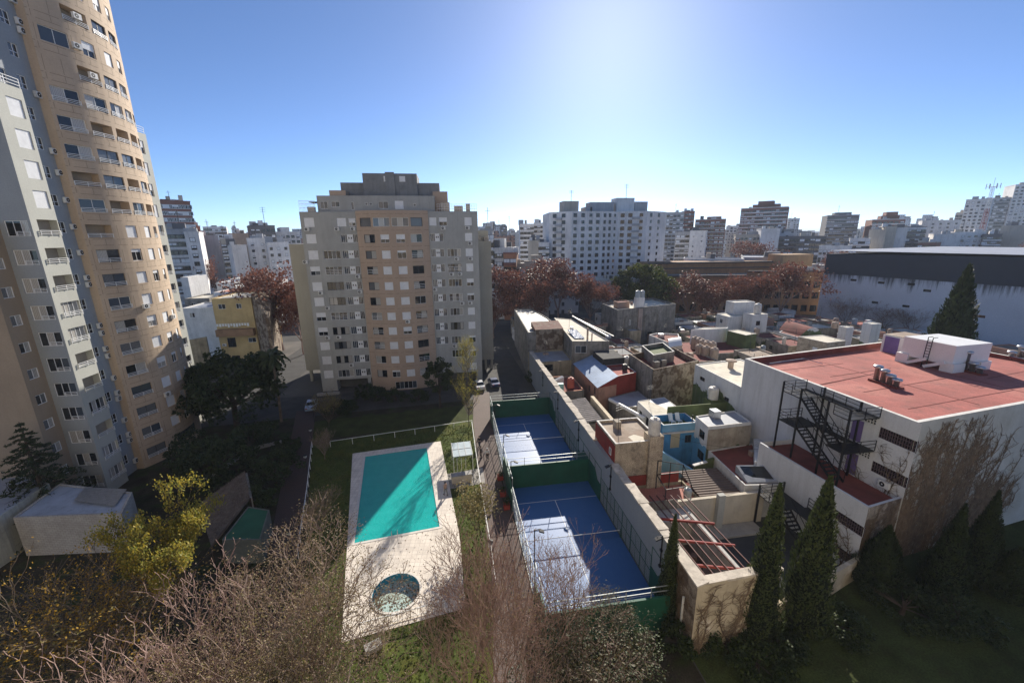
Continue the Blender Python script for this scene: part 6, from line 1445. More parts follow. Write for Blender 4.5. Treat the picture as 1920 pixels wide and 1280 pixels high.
mb = MB(); mb.beam((u0[0], u0[1]-.3, zu+.2), (u1[0], u1[1]-.3, zu+.2), 1.4, .6); mb.beam((u0[0], u0[1]-.2, zu-1.9), (u1[0], u1[1]-.2, zu-1.9), .8, .4); mb.build('upper_cornice', M_schd, sb_)
c0_ = atb(1466, 500, 146); c1_ = atb(1522, 500, 146); zq = hgt(1490, 478, c0_); mb = MB(); mb.box(c0_[0], 146, 8, c1_[0], 154, zq); mb.build('roof_box', mat('school_tan', (.44, .28, .15), .9, .1, .3, streak=.3), sb_)
g0 = atb(1494, 510, 134.5); g1_ = atb(1537, 510, 134.5); zg = hgt(1515, 509, g0); mb = MB(); pts = [(g0[0]+(g1_[0]-g0[0])*(.5-.5*cos(pi*i/10)), zg+1.6*sin(pi*i/10)) for i in range(11)]
k = len(mb.v); mb.add([(x, 134.4, z) for x, z in pts]+[(x, 135.2, z) for x, z in pts], [tuple(range(11))]+[(i, 11+i, 12+i, i+1) for i in range(10)]); mb.build('pediment', M_cw, sb_)
block('pale flat metal roofed hall behind the brown school', 1395, 1470, 484, 165, 20, M_cg, 'blank', rm=M_galv)
block('long low white sheds behind the brown school', 1282, 1395, 487, 172, 12, M_cw, 'blank', rm=M_galv)
# ---- huge white wall hall with dark upper band
hp0, hp1 = (127, 124), (147.5, 44); hw_ = thing('warehouse', 'huge white walled hall with dark upper band and black water streaks at right', 'building', (160, 90, 0))
hz1 = hgt(1565, 513, hp0); hz2 = hgt(1572, 476, (127.5, 124))
pfh = line(hp0, hp1); mb = MB(); opsh = []
for px, py in ((1640, 567), (1698, 574), (1738, 545), (1838, 593), (1708, 533), (1652, 530), (1600, 525)):
    u, z = wallhit(px, py, hp0, hp1); opsh.append((u-.9, u+.9, z-.35, z+.35))
M_hall = mat('hall_white', (.60, .61, .635), .9, .06, .15, streak=0); 
m = M_hall; N_, L_n = m.node_tree.nodes, m.node_tree.links
# black run-off streaks below the band: where the gutter leaked
geo = N_.new('ShaderNodeNewGeometry'); sp_ = N_.new('ShaderNodeSeparateXYZ'); L_n.new(geo.outputs['Position'], sp_.inputs[0])
n1 = N_.new('ShaderNodeTexNoise'); n1.inputs['Scale'].default_value = .55; n1.inputs['Detail'].default_value = 6; n1.inputs['Roughness'].default_value = .75; mp = N_.new('ShaderNodeMapping'); mp.inputs['Scale'].default_value = (1, 1, .06); L_n.new(geo.outputs['Position'], mp.inputs[0]); L_n.new(mp.outputs[0], n1.inputs[0])
r1 = N_.new('ShaderNodeMapRange'); L_n.new(sp_.outputs[2], r1.inputs[0]); r1.inputs[1].default_value = hz1-7; r1.inputs[2].default_value = hz1; r1.inputs[3].default_value = -.25; r1.inputs[4].default_value = .16
ad = N_.new('ShaderNodeMath'); ad.operation = 'ADD'; L_n.new(n1.outputs[0], ad.inputs[0]); L_n.new(r1.outputs[0], ad.inputs[1])
r2 = N_.new('ShaderNodeMapRange'); L_n.new(ad.outputs[0], r2.inputs[0]); r2.inputs[1].default_value = .51; r2.inputs[2].default_value = .70; r2.inputs[3].default_value = 0; r2.inputs[4].default_value = .9
bs = m.node_tree.nodes['Principled BSDF']; src = bs.inputs['Base Color'].links[0].from_socket; xx = N_.new('ShaderNodeMix'); xx.data_type = 'RGBA'; L_n.new(r2.outputs[0], xx.inputs[0]); L_n.new(src, xx.inputs[6]); xx.inputs[7].default_value = (.045, .045, .045, 1); L_n.new(xx.outputs[2], bs.inputs['Base Color'])
facade(mb, pfh, -.03, hz1, opsh, 0, .3, back=1); mb.quad((190, 137, -.03), (127, 124, -.03), (127, 124, hz1), (190, 137, hz1)); mb.build('wall', [M_hall, M_g1], hw_)
mb = MB(); mb.prism([(127.35, 124.2), (147.85, 44.2), (215, 60), (195, 140)], hz1-.3, [hz2, hz2+1.0, hz2+1.0, hz2]); mb.build('upper_band', mat('band_dark', (.045, .052, .066), .7, .1, .3, stain=.2, stainc=(.05, .05, .06)), hw_)
mb = MB(); mb.prism([(127.3, 124.3), (147.8, 44), (215, 60), (195, 140)], hz2+1.02, hz2+1.1); mb.build('roof', M_graysh, hw_)
house('lower_house', 'small grey house standing against the huge white wall at the right edge', [(140, 58), (150, 60), (150, 70), (138, 68)], 17, M_cg, M_conc, .4, ops=[(3, 3, 13, 2, 1.3, 'd')])
# lane between the rooftops and the hall
lane = sheet('lane', [(116, 110), (123, 112), (139, 60), (130, 58)], .2, mat('lane_grey', (.33, .33, .34), .9, .15, .3), .22)
# ---- yellow house and neighbours in the left gap
yb = 108.0; y0_ = atb(396, 560, yb); y1_ = atb(470, 558, yb); yz = y0_[2]
M_yel = mat('yellow_render', (.50, .37, .18), .9, .12, .4, stain=.3, streak=.35, stainc=(.28, .19, .08))
yh = house('yellow_house', 'yellow three storey house with laundry balcony beyond the dark fig tree', [(y0_[0], yb), (y1_[0], yb), (y1_[0]+1, yb+12), (y0_[0], yb+12)], yz, M_yel, M_creamr, .2, .2, ops=[(0, 1.2, yz-2.6, 1.6, 1.2, 'w'), (0, 5.2, yz-2.6, 1.2, 1.2, 'w'), (0, .8, yz-7.4, 8.4, 2.6, 'd'), (0, 1.8, yz-12.2, 1.9, 2.4, 'd'), (0, 6.6, yz-11.2, 1.8, 1.2, 'w'), (0, 2.2, yz-15.6, 1.8, 1.2, 'd')])
mb = MB(); mb.box(y0_[0]+.2, yb-1.4, yz-9.2, y1_[0]-.1, yb-.02, yz-7.5); mb.build('balcony', mat('balcony_brown', (.28, .17, .10), .9, .2, .6, stain=.4), yh)
mb = MB()
for i in range(12): mb.beam((y0_[0]+1+i*.62, yb-1.5, yz-6.0), (y0_[0]+1+i*.62, yb-1.45, yz-6.0-.5-.4*cg.random()), .45, .02)
mb.beam((y0_[0]+.5, yb-1.5, yz-5.95), (y1_[0]-.5, yb-1.5, yz-5.95), .03, .03)
o = mb.build('laundry', M_white); o['kind'] = 'stuff'; tag(o, 'white laundry hanging on a line over the yellow house balcony', 'laundry')
ac(yh, line((y0_[0], yb), (y1_[0], yb)), .7, yz-11.8)
vx = atb(512, 600, yb)[0]
mb = MB(); mb.prism([(y1_[0]+.06, yb+.3), (vx, yb-4), (vx+.6, yb-3.7), (y1_[0]+1.2, yb+11)], 0, [yz+.9, yz-4.5, yz-4.5, yz+.9]); tag(mb.build('boundary_wall', M_vine_dapple, loc=(y1_[0]+2, yb, 0)), 'tall wall coloured with dappled shade, leaning against the right side of the yellow house', 'wall')  # dark patches here paint dappled shade into the wall colour
dw = atb(352, 690, 96); mb = MB(); mb.prism([(dw[0]-3, 95), (y0_[0]+1, 101), (y0_[0]+1, 101.4), (dw[0]-3, 95.4)], 0, 8.2); tag(mb.build('boundary_wall', M_oldy, loc=(dw[0]+4, 98, 0)), 'buff boundary wall between the tall left tower and the yellow house', 'wall')
for i, (x0, x1, yt, b, m, rm, lb) in enumerate(((340, 400, 578, 112, M_whiter, M_graysh, 'low white house left of the yellow house'), (345, 392, 560, 128, M_old, M_creamr, 'dark walled house with pale roof left behind the yellow house'), (400, 470, 548, 135, M_whiter, mat('rust_roof', (.42, .16, .10), .9, .2), 'white house with rust roof behind the yellow house'), (405, 440, 530, 150, M_whiter, M_graysh, 'small white block behind the rust roofed house'), (430, 475, 523, 165, M_whiter, M_conc, 'wide white low block at the foot of the white wall cluster'), (470, 520, 528, 160, M_whiter, M_graysh, 'low pale house under the red-brown tree'), (338, 352, 520, 140, M_whiter, M_conc, 'narrow white house beside the tall left tower'))):
    a = atb(x0, yt, b); c = atb(x1, yt, b); house('low_house', lb, rect(a[0], b, c[0], b+10), a[2], m, rm, .3, .2, ops=[(0, 1.5, a[2]-2.4, 1.2, 1.2, 'w')])
# ---- the far city: many low buildings, each its own object, sharing a few shapes
FMs = [citymat('city_facade_%s' % n, c, (.06, .065, .075), sx, 3.0, fx, .5) for n, c, sx, fx in (('white', (.62, .61, .6), 3.1, .4), ('cream', (.55, .5, .43), 4.2, .35), ('grey', (.42, .42, .43), 3.4, .5), ('brick', (.33, .18, .13), 3.8, .4), ('pale', (.68, .68, .68), 5.0, .3))]
protos = []
for i, fm in enumerate(FMs):
    for j in range(2):
        mb = MB(); mb.box(-.5, -.5, 0, .5, .5, 1, 0); mb.m[1] = 1; mb.box(-.2-.1*j, -.3, 1.0, .15, .2, 1.12, 0)
        if j: mb.box(.1, -.45, 1.0, .45, .1, 1.06, 1)
        protos.append(mesh_of(('city_building', i, j), mb, [fm, M_roofg if j else M_creamr]))
cgr = random.Random(123); n_ = 0
BL = [(o.matrix_world.translation.x, o.matrix_world.translation.y) for o in col.objects if o.name.startswith('apartment_block')]
for ring_ in range(9):
    b = 165+ring_*34+ring_**2.3*8
    span = b*1.25; step_ = 24+ring_*5.2
    x = -span*.75
    while x < span*1.45:
        wx = cgr.uniform(.55, .95)*step_; wy = cgr.uniform(10, 22); h = cgr.choice((5, 7, 9, 12, 15)) if ring_ < 2 else cgr.choice((10, 14, 18, 22, 26, 31)) if ring_ < 5 else cgr.choice((20, 26, 30, 33, 36, 40, 46, 54))
        bb = b+cgr.uniform(-9, 9)
        # stay inside the view wedge
        hx = x*cos(TH)+bb*sin(-TH)*0
        if -0.92 < (x/bb) < 1.75 and not any(abs(q[0]-x) < wx/2+10 and abs(q[1]-bb) < wy/2+12 for q in BL) and n_ < 298 and not (110 < x < 230 and bb < 160):
            o = place(cgr.choice(protos), 'city_building', (x, bb, -.03), cgr.uniform(-.1, .1), None, scale=(wx, wy, h)); tag(o, 'small plain building of the far low city spreading to the horizon', 'building', 'far low city'); n_ += 1
        x += step_*cgr.uniform(.9, 1.5)

# ================================================================== trees and plants
M_bark = mat('bark_grey', (.13, .10, .075), .95, .3, 2, stain=.4)
M_barkp = mat('bark_pinkish', (.27, .185, .16), .9, .25, 3)
M_barkt = mat('bark_twig', (.22, .165, .135), .95, .3, 3)
M_barkd = mat('bark_dark', (.06, .045, .035), .95, .3, 2)
def grow(r, p, d, ln, rad, lvl, P, segs, tips):
    pts = [p.copy()]; n = P.get('n', 3)
    for i in range(n):
        d = (d + Vector((r.gauss(0, 1), r.gauss(0, 1), r.gauss(0, .6)))*P['wob'] + Vector((0, 0, P['up']))).normalized(); p = p + d*ln/n; pts.append(p.copy())
        if lvl >= P['lv']-1 and r.random() < .7: tips.append((p.copy(), d.copy()))
    r1 = rad*P.get('tap', .62); segs.append((pts, [rad+(r1-rad)*i/n for i in range(n+1)], lvl))
    if lvl >= P['lv']: tips.append((p.copy(), d.copy())); return
    k = P['k'][min(lvl, len(P['k'])-1)]
    a0 = r.random()*6.28
    for i in range(k):
        ang = P['ang']*(r.uniform(.5, 1.25)); az = a0+6.283*i/k+r.uniform(-.5, .5)
        u = d.orthogonal().normalized(); q = d.cross(u)
        nd = (d*cos(ang)+(u*cos(az)+q*sin(az))*sin(ang)).normalized()
        st = pts[-1] if i < 2 or lvl == 0 else pts[r.randint(1, n)]
        grow(r, st.copy(), nd, ln*(P.get('l1', 1.6) if lvl == 0 else P['sh'])*r.uniform(.75, 1.2), r1*P.get('rs', .8), lvl+1, P, segs, tips)
def leafquad(mb, p, s, r, mi=0, asp=.65):
    a = Vector((r.gauss(0, 1), r.gauss(0, 1), r.gauss(0, .8))).normalized(); b = a.orthogonal().normalized(); b = b*cos(1)+a.cross(b)*sin(1)
    a = a*s; b = b*s*asp; mb.quad(p-a, p-b*.9, p+a, p+b, mi)
KINDS = {
 'plane': dict(lv=5, k=[5, 3, 3, 3, 2], ang=.55, l1=1.5, sh=.64, wob=.13, up=.07, trunk=.32, leaves=5.5, ls=.26, spread=.7, bark='M_barkp', rad=.03, rs=.78, tr=.022),
 'bare': dict(lv=6, k=[7, 4, 3, 3, 2, 2], ang=.46, l1=2.4, sh=.68, wob=.12, up=.10, trunk=.16, leaves=.5, ls=.045, spread=.2, bark='M_barkp', rad=.02, rs=.8, tr=.014),
 'twiggy': dict(lv=6, k=[8, 4, 3, 3, 2, 2], ang=.55, l1=2.4, sh=.66, wob=.15, up=.06, trunk=.14, leaves=2.4, ls=.04, spread=.2, bark='M_barkt', rad=.02, rs=.8, tr=.013),
 'poplar': dict(lv=5, k=[8, 3, 3, 3, 2], ang=.34, l1=2.6, sh=.62, wob=.1, up=.16, trunk=.14, leaves=12, ls=.125, spread=.28, bark='M_bark', rad=.02, rs=.8, tr=.014),
 'halfpoplar': dict(lv=5, k=[9, 3, 3, 3, 2], ang=.36, l1=2.6, sh=.64, wob=.09, up=.14, trunk=.12, leaves=1.3, ls=.085, spread=.22, bark='M_bark', rad=.018, rs=.8, tr=.012),
 'broad': dict(lv=4, k=[6, 4, 4, 3], ang=.7, l1=1.5, sh=.62, wob=.15, up=.03, trunk=.22, leaves=14, ls=.30, spread=.6, bark='M_barkd', rad=.03, rs=.72, tr=.025),
 'shrub': dict(lv=5, k=[9, 4, 3, 2, 2], ang=.6, l1=2.5, sh=.66, wob=.2, up=.05, trunk=.06, leaves=1.5, ls=.05, spread=.25, bark='M_barkt', rad=.012, rs=.8, tr=.012),
 'column': dict(lv=3, k=[14, 4, 3], ang=.3, sh=.5, wob=.1, up=.25, trunk=.12, leaves=6, ls=.11, spread=.35, bark='M_bark', rad=.016, rs=.7, tr=.016),
}
TC = {}
def treemesh(kind, seed, href):
    """branches and leaves of one tree normalised to unit height and unit crown width; href = height it is mostly used at"""
    key = (kind, seed, href)
    if key in TC: return TC[key]
    P = KINDS[kind]; r = random.Random(seed*31+hash(kind) % 7 if False else seed*31+len(kind)); segs, tips = [], []
    if kind == 'column':
        p = Vector((0, 0, 0)); segs.append(([Vector((0, 0, z/10)) for z in range(0, 11, 2)], [.016*(1.05-z/10) for z in range(0, 11, 2)], 0))
        for i in range(70):
            z = .1+.88*r.random(); az = r.random()*6.28; rr_ = .12*(1-z)**.5+.03
            grow(r, Vector((0, 0, z)), Vector((cos(az)*.45, sin(az)*.45, 1)).normalized(), rr_*1.5, .005, 2, P, segs, tips)
    else: grow(r, Vector((0, 0, 0)), Vector((0, 0, 1)), P['trunk'], P['rad'], 0, P, segs, tips)
    xs = sorted(hypot(q[0].x, q[0].y) for q in tips); zs = max(q[0].z for q in tips); wr = xs[int(len(xs)*.94)]*2
    cx = sum(q[0].x for q in tips)/len(tips); cy = sum(q[0].y for q in tips)/len(tips); cz = sum(q[0].z for q in tips)/len(tips)
    xs = sorted(hypot(q[0].x-cx, q[0].y-cy) for q in tips); wr = xs[int(len(xs)*.94)]*2
    def nrm(v): return Vector(((v.x-cx*v.z/cz)/wr, (v.y-cy*v.z/cz)/wr, v.z/zs))
    mb = MB()
    for pts, rad, lv in segs: mb.tube([nrm(q) for q in pts], [max(x_/P['rad']*P['tr'], .0015 if lv > 2 else .002) for x_ in rad], 5 if lv < 2 else 3, 0, False)
    lb = MB(); nl = P['leaves']; sc_ = 1.0/href
    for q, d in tips:
        k = int(nl)+(1 if r.random() < nl-int(nl) else 0)
        c = nrm(q)
        for _ in range(k):
            off = Vector((r.gauss(0, .5), r.gauss(0, .5), r.gauss(0, .45)))*P['spread']*2*sc_
            leafquad(lb, c+off, P['ls']*sc_*r.uniform(.6, 1.3), r)
    me1 = mesh_of(('trunk', kind, seed, href), mb, [globals()[P['bark']]]); me2 = mesh_of(('crown', kind, seed, href), lb, [M_white])
    TC[key] = (me1, me2); return TC[key]
LM = dict(brown=leafmat('leaf_brown', (.10, .075, .035), (.06, .06, .025), trans=.2), red=leafmat('leaf_red_brown', (.125, .048, .036), (.25, .11, .075)), yel=leafmat('leaf_yellow', (.40, .30, .04), (.16, .19, .04), trans=.4), gold=leafmat('leaf_gold', (.45, .28, .03), (.28, .17, .03), trans=.35),
          olive=leafmat('leaf_olive', (.16, .15, .055), (.26, .20, .085), trans=.3), green=leafmat('leaf_green', (.025, .042, .012), (.055, .075, .02), trans=.15), dark=leafmat('leaf_dark', (.02, .034, .013), (.048, .066, .023), trans=.18),
          lit=leafmat('leaf_dome', (.028, .045, .014), (.13, .14, .035), trans=.25), grey=leafmat('leaf_grey', (.09, .095, .055), (.15, .145, .09), trans=.2), pink=leafmat('leaf_bud', (.24, .16, .11), (.20, .17, .075), trans=.3))
def tree(label, base, H, W, kind, leaf, seed=1, name='tree', cat='tree', group=None, href=None, rz=0):
    href = href or round(H); k, c = treemesh(kind, seed, href)
    t = thing(name, label, cat, base, group)
    place(k, 'trunk', base, rz, t, scale=(W, W, H))
    key = (c.name, leaf)
    if key not in MC: c2 = c.copy(); c2.materials.clear(); c2.materials.append(LM[leaf]); MC[key] = c2
    place(MC[key], 'crown', base, rz, t, scale=(W, W, H)); return t
def ptree(label, px, pybase, pytop, pw, kind, leaf, seed=1, b=None, z=0, **kw):
    """tree from its picture column: ground point, top and crown width"""
    ym = (pybase+pytop)/2
    if b is None: px = px+(997-px)*(pybase-ym)/(3657-ym)
    base = U(px, pybase, z) if b is None else (lambda q: (q[0], q[1], z))(atb(px, pybase, b))
    H = hgt(px, pytop, base)-z; dist = sqrt(base[0]**2+base[1]**2+(CH-H*.6)**2); W = pw*dist/F*.97
    return tree(label, base, H, W, kind, leaf, seed, **kw)
# red-brown plane trees
i = 0
for px, yt, pw, b, lb in ((522, 497, 120, 118, 'tall red-brown plane tree left of the middle tower, beyond the yellow house'), (478, 520, 70, 128, 'smaller red-brown plane tree behind the tallest one left of the middle tower'), (560, 540, 70, 112, 'sparse red-brown plane tree half hidden behind the middle tower, left'),
    (962, 501, 95, 128, 'leftmost red-brown plane tree beyond the old long building'), (1045, 488, 110, 134, 'tallest red-brown plane tree in front of the large white apartment building'), (1108, 515, 75, 126, 'red-brown plane tree between the tallest one and the dark evergreen dome'), (1010, 520, 95, 122, 'low red-brown plane tree behind the cream roof'), (925, 560, 70, 120, 'dull red-brown plane tree at the end of the driveway'),
    (1288, 513, 85, 126, 'red-brown plane tree just right of the dark evergreen dome'), (1388, 512, 95, 123, 'red-brown plane tree in the middle of the brown school front'), (1462, 496, 90, 120, 'red-brown plane tree by the right end of the brown school'), (1340, 530, 60, 121, 'smallest red-brown plane tree before the brown school'),
    (1400, 452, 70, 205, 'far red-brown tree behind the brown school'), (1556, 474, 45, 178, 'red-brown tree behind the corner of the white walled hall'), (1912, 458, 50, 195, 'far red-brown tree at the right edge of the skyline'), (395, 485, 50, 180, 'dull brown tree low in the left gap')):
    base = atb(px, 600, b); base = (base[0], base[1], 0); H = max(7, hgt(px, yt, base)); W = pw*sqrt(base[0]**2+b*b)/F
    tree(lb, base, H, W, 'plane', 'red', 1+i % 3, 'plane_tree', href=15, rz=i*1.3, group='red-brown plane trees'); i += 1
# the evergreen dome and the dark trees
def clumptree(label, base, H, W, leaf, seed, name='evergreen_tree', cat='tree', n=70, per=90, ls=.3, z0=.25, flat=1.0, group=None):
    r = random.Random(seed); t = thing(name, label, cat, base, group); lb = MB(); cz = H*(z0+1)/2; rz_ = H*(1-z0)/2
    tb = MB(); tb.tube([(base[0], base[1], base[2]), (base[0]+.1, base[1], base[2]+H*.35), (base[0], base[1]+.1, base[2]+H*.6)], [W*.035, W*.025, W*.012], 7)
    for i in range(n):
        z = r.uniform(-.75, 1); az = r.random()*6.283; q = sqrt(max(0, 1-z*z)); k = r.uniform(.62, 1.0)
        c = Vector((base[0]+cos(az)*q*W/2*k, base[1]+sin(az)*q*W/2*k, base[2]+cz+z*rz_*k*flat)); cr = W*r.uniform(.07, .14)
        if i % 4 == 0: tb.tube([(base[0], base[1], base[2]+H*.3), c], [W*.012, W*.004], 4, 0, False)
        for j in range(per):
            v = Vector((r.gauss(0, 1), r.gauss(0, 1), r.gauss(0, .8))).normalized()*cr*r.uniform(.55, 1.05); v.z *= .75; leafquad(lb, c+v, ls*r.uniform(.6, 1.3), r)
    tb.build('trunk', M_barkd, t); lb.build('crown', LM[leaf], t); return t
p = atb(1206, 600, 132); clumptree('large domed evergreen tree with sunlit top in front of the brown school', (p[0], p[1], 0), hgt(1206, 497, p), 115*140/F, 'lit', 3, n=90, per=110, ls=.42)
p = U(445, 800); clumptree('big dark fig tree beyond the brick path, below the yellow house', (p[0], p[1], 0), hgt(445, 662, p), 14.5, 'dark', 5, n=90, per=110, ls=.33, z0=.1)
p = U(415, 905); clumptree('dark round bush tree between the tall left tower and the thatched shed', (p[0], p[1], 0), 6.2, 8.5, 'dark', 6, n=60, per=90, ls=.2, z0=.05)
p = U(825, 765); clumptree('dark evergreen in front of the right wing of the middle tower', (p[0], p[1], 0), hgt(825, 672, p), 5.5, 'dark', 7, n=45, per=80, ls=.2)
p = U(478, 960); clumptree('dark ivy mound over the end of the thatched shed', (p[0], p[1], 0), 2.9, 4.5, 'green', 8, name='shrub', cat='shrub', n=40, per=80, ls=.13, z0=0)
for k, (px, py, H, W, lb) in enumerate(((705, 752, 2.6, 5, 'dark clipped shrub at the foot of the tan curve, left'), (742, 752, 2.2, 4.5, 'dark clipped shrub at the foot of the tan curve, right'), (785, 750, 2.0, 4.5, 'dark low shrub beneath the right wing windows'), (685, 748, 3.0, 4, 'dark shrub by the garage opening of the middle tower'), (1000, 715, 2.5, 4, 'dark shrub at the far end of the driveway by the old wall'))):
    p = U(px, py); clumptree(lb, (p[0], p[1], 0), H, W, 'dark', 20+k, name='shrub', cat='shrub', n=28, per=60, ls=.16, z0=0)
for k, (px, py, H, W, lb) in enumerate(((520, 905, 4.2, 6.0, 'dark rounded tree right of the thatched shed by the brick path'), (470, 850, 4.5, 7.0, 'dark rounded tree between the fig tree and the thatched shed'), (540, 850, 2.2, 4.0, 'dark low shrub at the left edge of the brick path'), (372, 880, 5.5, 5.5, 'dark tree at the foot of the tan rounded front'), (640, 770, 1.2, 6, 'dark hedge strip along the lawn before the middle tower'))):
    p = U(px, py); clumptree(lb, (p[0], p[1], 0), H, W, 'dark', 120+k, name='small_tree' if H > 3 else 'shrub', cat='tree' if H > 3 else 'shrub', n=40, per=70, ls=.17, z0=.05)
# cypresses
def cypress(label, base, H, W, seed, leaf='dark', name='cypress', n=6500, group='dark cypresses', pw_=.72):
    W *= .8 if name == 'cypress' else .85
    if name == 'conifer': pw_ = .95
    r = random.Random(seed); t = thing(name, label, 'tree', base, group); lb = MB()
    ph = [r.uniform(0, 6.28) for _ in range(6)]
    def rad(t_, az): return W/2*((1-t_)**pw_)*min(1, .62+t_*3.2)*(1+.10*sin(3*az+ph[0]+t_*9)+.09*sin(5*az+ph[1]-t_*17)+.06*sin(9*az+t_*31+ph[2]))
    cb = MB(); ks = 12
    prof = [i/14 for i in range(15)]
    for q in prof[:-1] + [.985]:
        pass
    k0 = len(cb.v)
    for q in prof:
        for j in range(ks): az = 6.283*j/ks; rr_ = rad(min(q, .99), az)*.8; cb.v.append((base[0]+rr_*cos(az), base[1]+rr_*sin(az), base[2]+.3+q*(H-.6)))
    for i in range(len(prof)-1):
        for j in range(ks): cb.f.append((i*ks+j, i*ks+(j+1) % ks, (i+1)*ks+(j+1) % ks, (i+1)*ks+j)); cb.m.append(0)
    s = max(.10, W*.042)
    for i in range(n):
        q = 1-(1-r.random())**.62 if r.random() < .8 else r.random(); q = min(q, .995); az = r.random()*6.283; rr_ = rad(q, az)*r.uniform(.78, 1.08)
        c = Vector((base[0]+rr_*cos(az), base[1]+rr_*sin(az), base[2]+.15+q*(H-.1)))
        up = Vector((cos(az)*.35+r.gauss(0, .25), sin(az)*.35+r.gauss(0, .25), 1)).normalized()*s*r.uniform(.8, 1.7); sd = Vector((-sin(az)+r.gauss(0, .4), cos(az)+r.gauss(0, .4), r.gauss(0, .3))).normalized()*s*r.uniform(.35, .6)
        lb.quad(c-up*.4-sd*.4, c+sd-up*.1, c+up, c-sd+up*.1)
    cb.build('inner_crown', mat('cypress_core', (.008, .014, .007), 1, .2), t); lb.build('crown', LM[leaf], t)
    tb = MB(); tb.tube([base, (base[0], base[1], base[2]+1.2)], W*.06, 6); tb.build('trunk', M_barkd, t); return t
LM['cyp'] = leafmat('leaf_cypress', (.03, .05, .016), (.08, .098, .03), trans=.15)
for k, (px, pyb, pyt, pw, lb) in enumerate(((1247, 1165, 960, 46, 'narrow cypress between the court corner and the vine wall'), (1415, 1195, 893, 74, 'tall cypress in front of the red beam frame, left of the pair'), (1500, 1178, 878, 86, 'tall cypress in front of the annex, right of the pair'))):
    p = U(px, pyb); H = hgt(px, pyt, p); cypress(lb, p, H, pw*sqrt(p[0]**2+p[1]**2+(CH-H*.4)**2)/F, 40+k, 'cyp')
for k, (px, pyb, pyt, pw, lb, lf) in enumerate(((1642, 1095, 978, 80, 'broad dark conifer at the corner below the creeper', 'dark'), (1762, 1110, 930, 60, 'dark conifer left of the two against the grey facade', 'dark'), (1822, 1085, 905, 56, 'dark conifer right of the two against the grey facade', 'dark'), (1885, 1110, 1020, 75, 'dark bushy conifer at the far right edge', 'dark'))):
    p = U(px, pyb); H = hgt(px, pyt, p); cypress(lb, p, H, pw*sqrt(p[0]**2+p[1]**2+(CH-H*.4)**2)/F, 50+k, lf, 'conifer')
p = (121.5, 84.5, 0); p = (lambda q: (q[0], q[1], 0))(atb(1782, 640, 60)); cypress('huge dark cypress in front of the white walled hall', p, hgt(1800, 497, p), 12.5, 61, 'dark', n=7000, pw_=.85)
# spruce in front of the left tower
def spruce(label, base, H, W, seed):
    r = random.Random(seed); t = thing('spruce', label, 'tree', base); tb = MB(); tb.tube([base, (base[0], base[1], base[2]+H)], [W*.035, .02], 6); lb = MB(); z = .12
    while z < .98:
        n = 7 if z < .8 else 5; L0 = W/2*(1-z)**.85*r.uniform(.85, 1.1)
        for i in range(n):
            az = 6.283*i/n+r.random(); d = Vector((cos(az), sin(az), -.18)); c0 = Vector((base[0], base[1], base[2]+z*H)); Lb = L0*r.uniform(.75, 1.15)
            tb.tube([c0, c0+d*Lb*.6, c0+d*Lb+Vector((0, 0, Lb*.1))], [.04, .025, .01], 3, 0, False)
            for j in range(int(14+Lb*14)):
                f = r.random()**.7; c = c0+d*Lb*f+Vector((r.gauss(0, .12), r.gauss(0, .12), r.gauss(0, .06)-.1))*max(.4, Lb*.35); leafquad(lb, c, .2*r.uniform(.6, 1.3), r, 0, .4)
        z += .045
    tb.build('trunk', M_barkd, t); lb.build('crown', LM['dark'], t)
p = (lambda q: (q[0], q[1], 0))(atb(72, 900, 45.6)); spruce('dark drooping spruce rising before the tan foot of the left tower', p, hgt(48, 787, p), 11, 4)
# palms
def palm(label, base, H, R_, seed):
    r = random.Random(seed); t = thing('palm', label, 'tree', base, 'dark palms'); tb = MB(); tb.tube([base, (base[0]+.2, base[1], base[2]+H*.5), (base[0]+.1, base[1]+.1, base[2]+H)], [.24, .2, .18], 7); tb.build('trunk', M_bark, t); lb = MB()
    for i in range(26):
        az = r.random()*6.283; el = r.uniform(-.3, 1.2); p0 = Vector((base[0]+.1, base[1]+.1, base[2]+H)); prev = p0
        for s in range(7):
            e2 = el-1.7*(s/6)**1.3; nx = prev+Vector((cos(az)*cos(e2), sin(az)*cos(e2), sin(e2)))*R_/6; sd = Vector((-sin(az), cos(az), 0))
            for sg in (1, -1):
                w_ = R_*.2*(1-abs(s-2.5)/5); lb.quad(prev, nx, nx+sd*sg*w_+Vector((0, 0, -w_*.7)), prev+sd*sg*w_*.9+Vector((0, 0, -w_*.7)))
            prev = nx
    lb.build('crown', LM['dark'], t)
for k, (px, py, pt, lb) in enumerate(((528, 790, 668, 'dark drooping palm beside the big fig tree'),)):
    p = U(px, py); palm(lb, p, hgt(px, pt, p), 2.9, k)
# near bare and yellow trees of the garden
ptree('bright yellow-green poplar at the lower left', 312, 1185, 903, 150, 'poplar', 'yel', 1, name='poplar', href=13)
ptree('half bare golden poplar beside the pale brick shed', 195, 1240, 945, 190, 'halfpoplar', 'gold', 2, name='poplar', href=13)
ptree('half bare golden tree at the bottom left corner', 150, 1300, 1075, 230, 'halfpoplar', 'gold', 3, name='poplar', href=10)
ptree('bushy olive tree with few yellow leaves at the bottom left', 60, 1370, 1120, 230, 'halfpoplar', 'olive', 4, name='tree', href=9)
ptree('large dense twiggy bare tree left of the round wading pool', 566, 1300, 1022, 310, 'twiggy', 'pink', 1, name='bare_tree', href=9)
ptree('wide pinkish bare tree at the bottom, left of the large dense one', 385, 1390, 1090, 300, 'bare', 'pink', 2, name='bare_tree', href=9)
ptree('low tangled bare tree at the bottom edge between the two wide ones', 270, 1450, 1150, 260, 'bare', 'pink', 6, name='bare_tree', href=9)
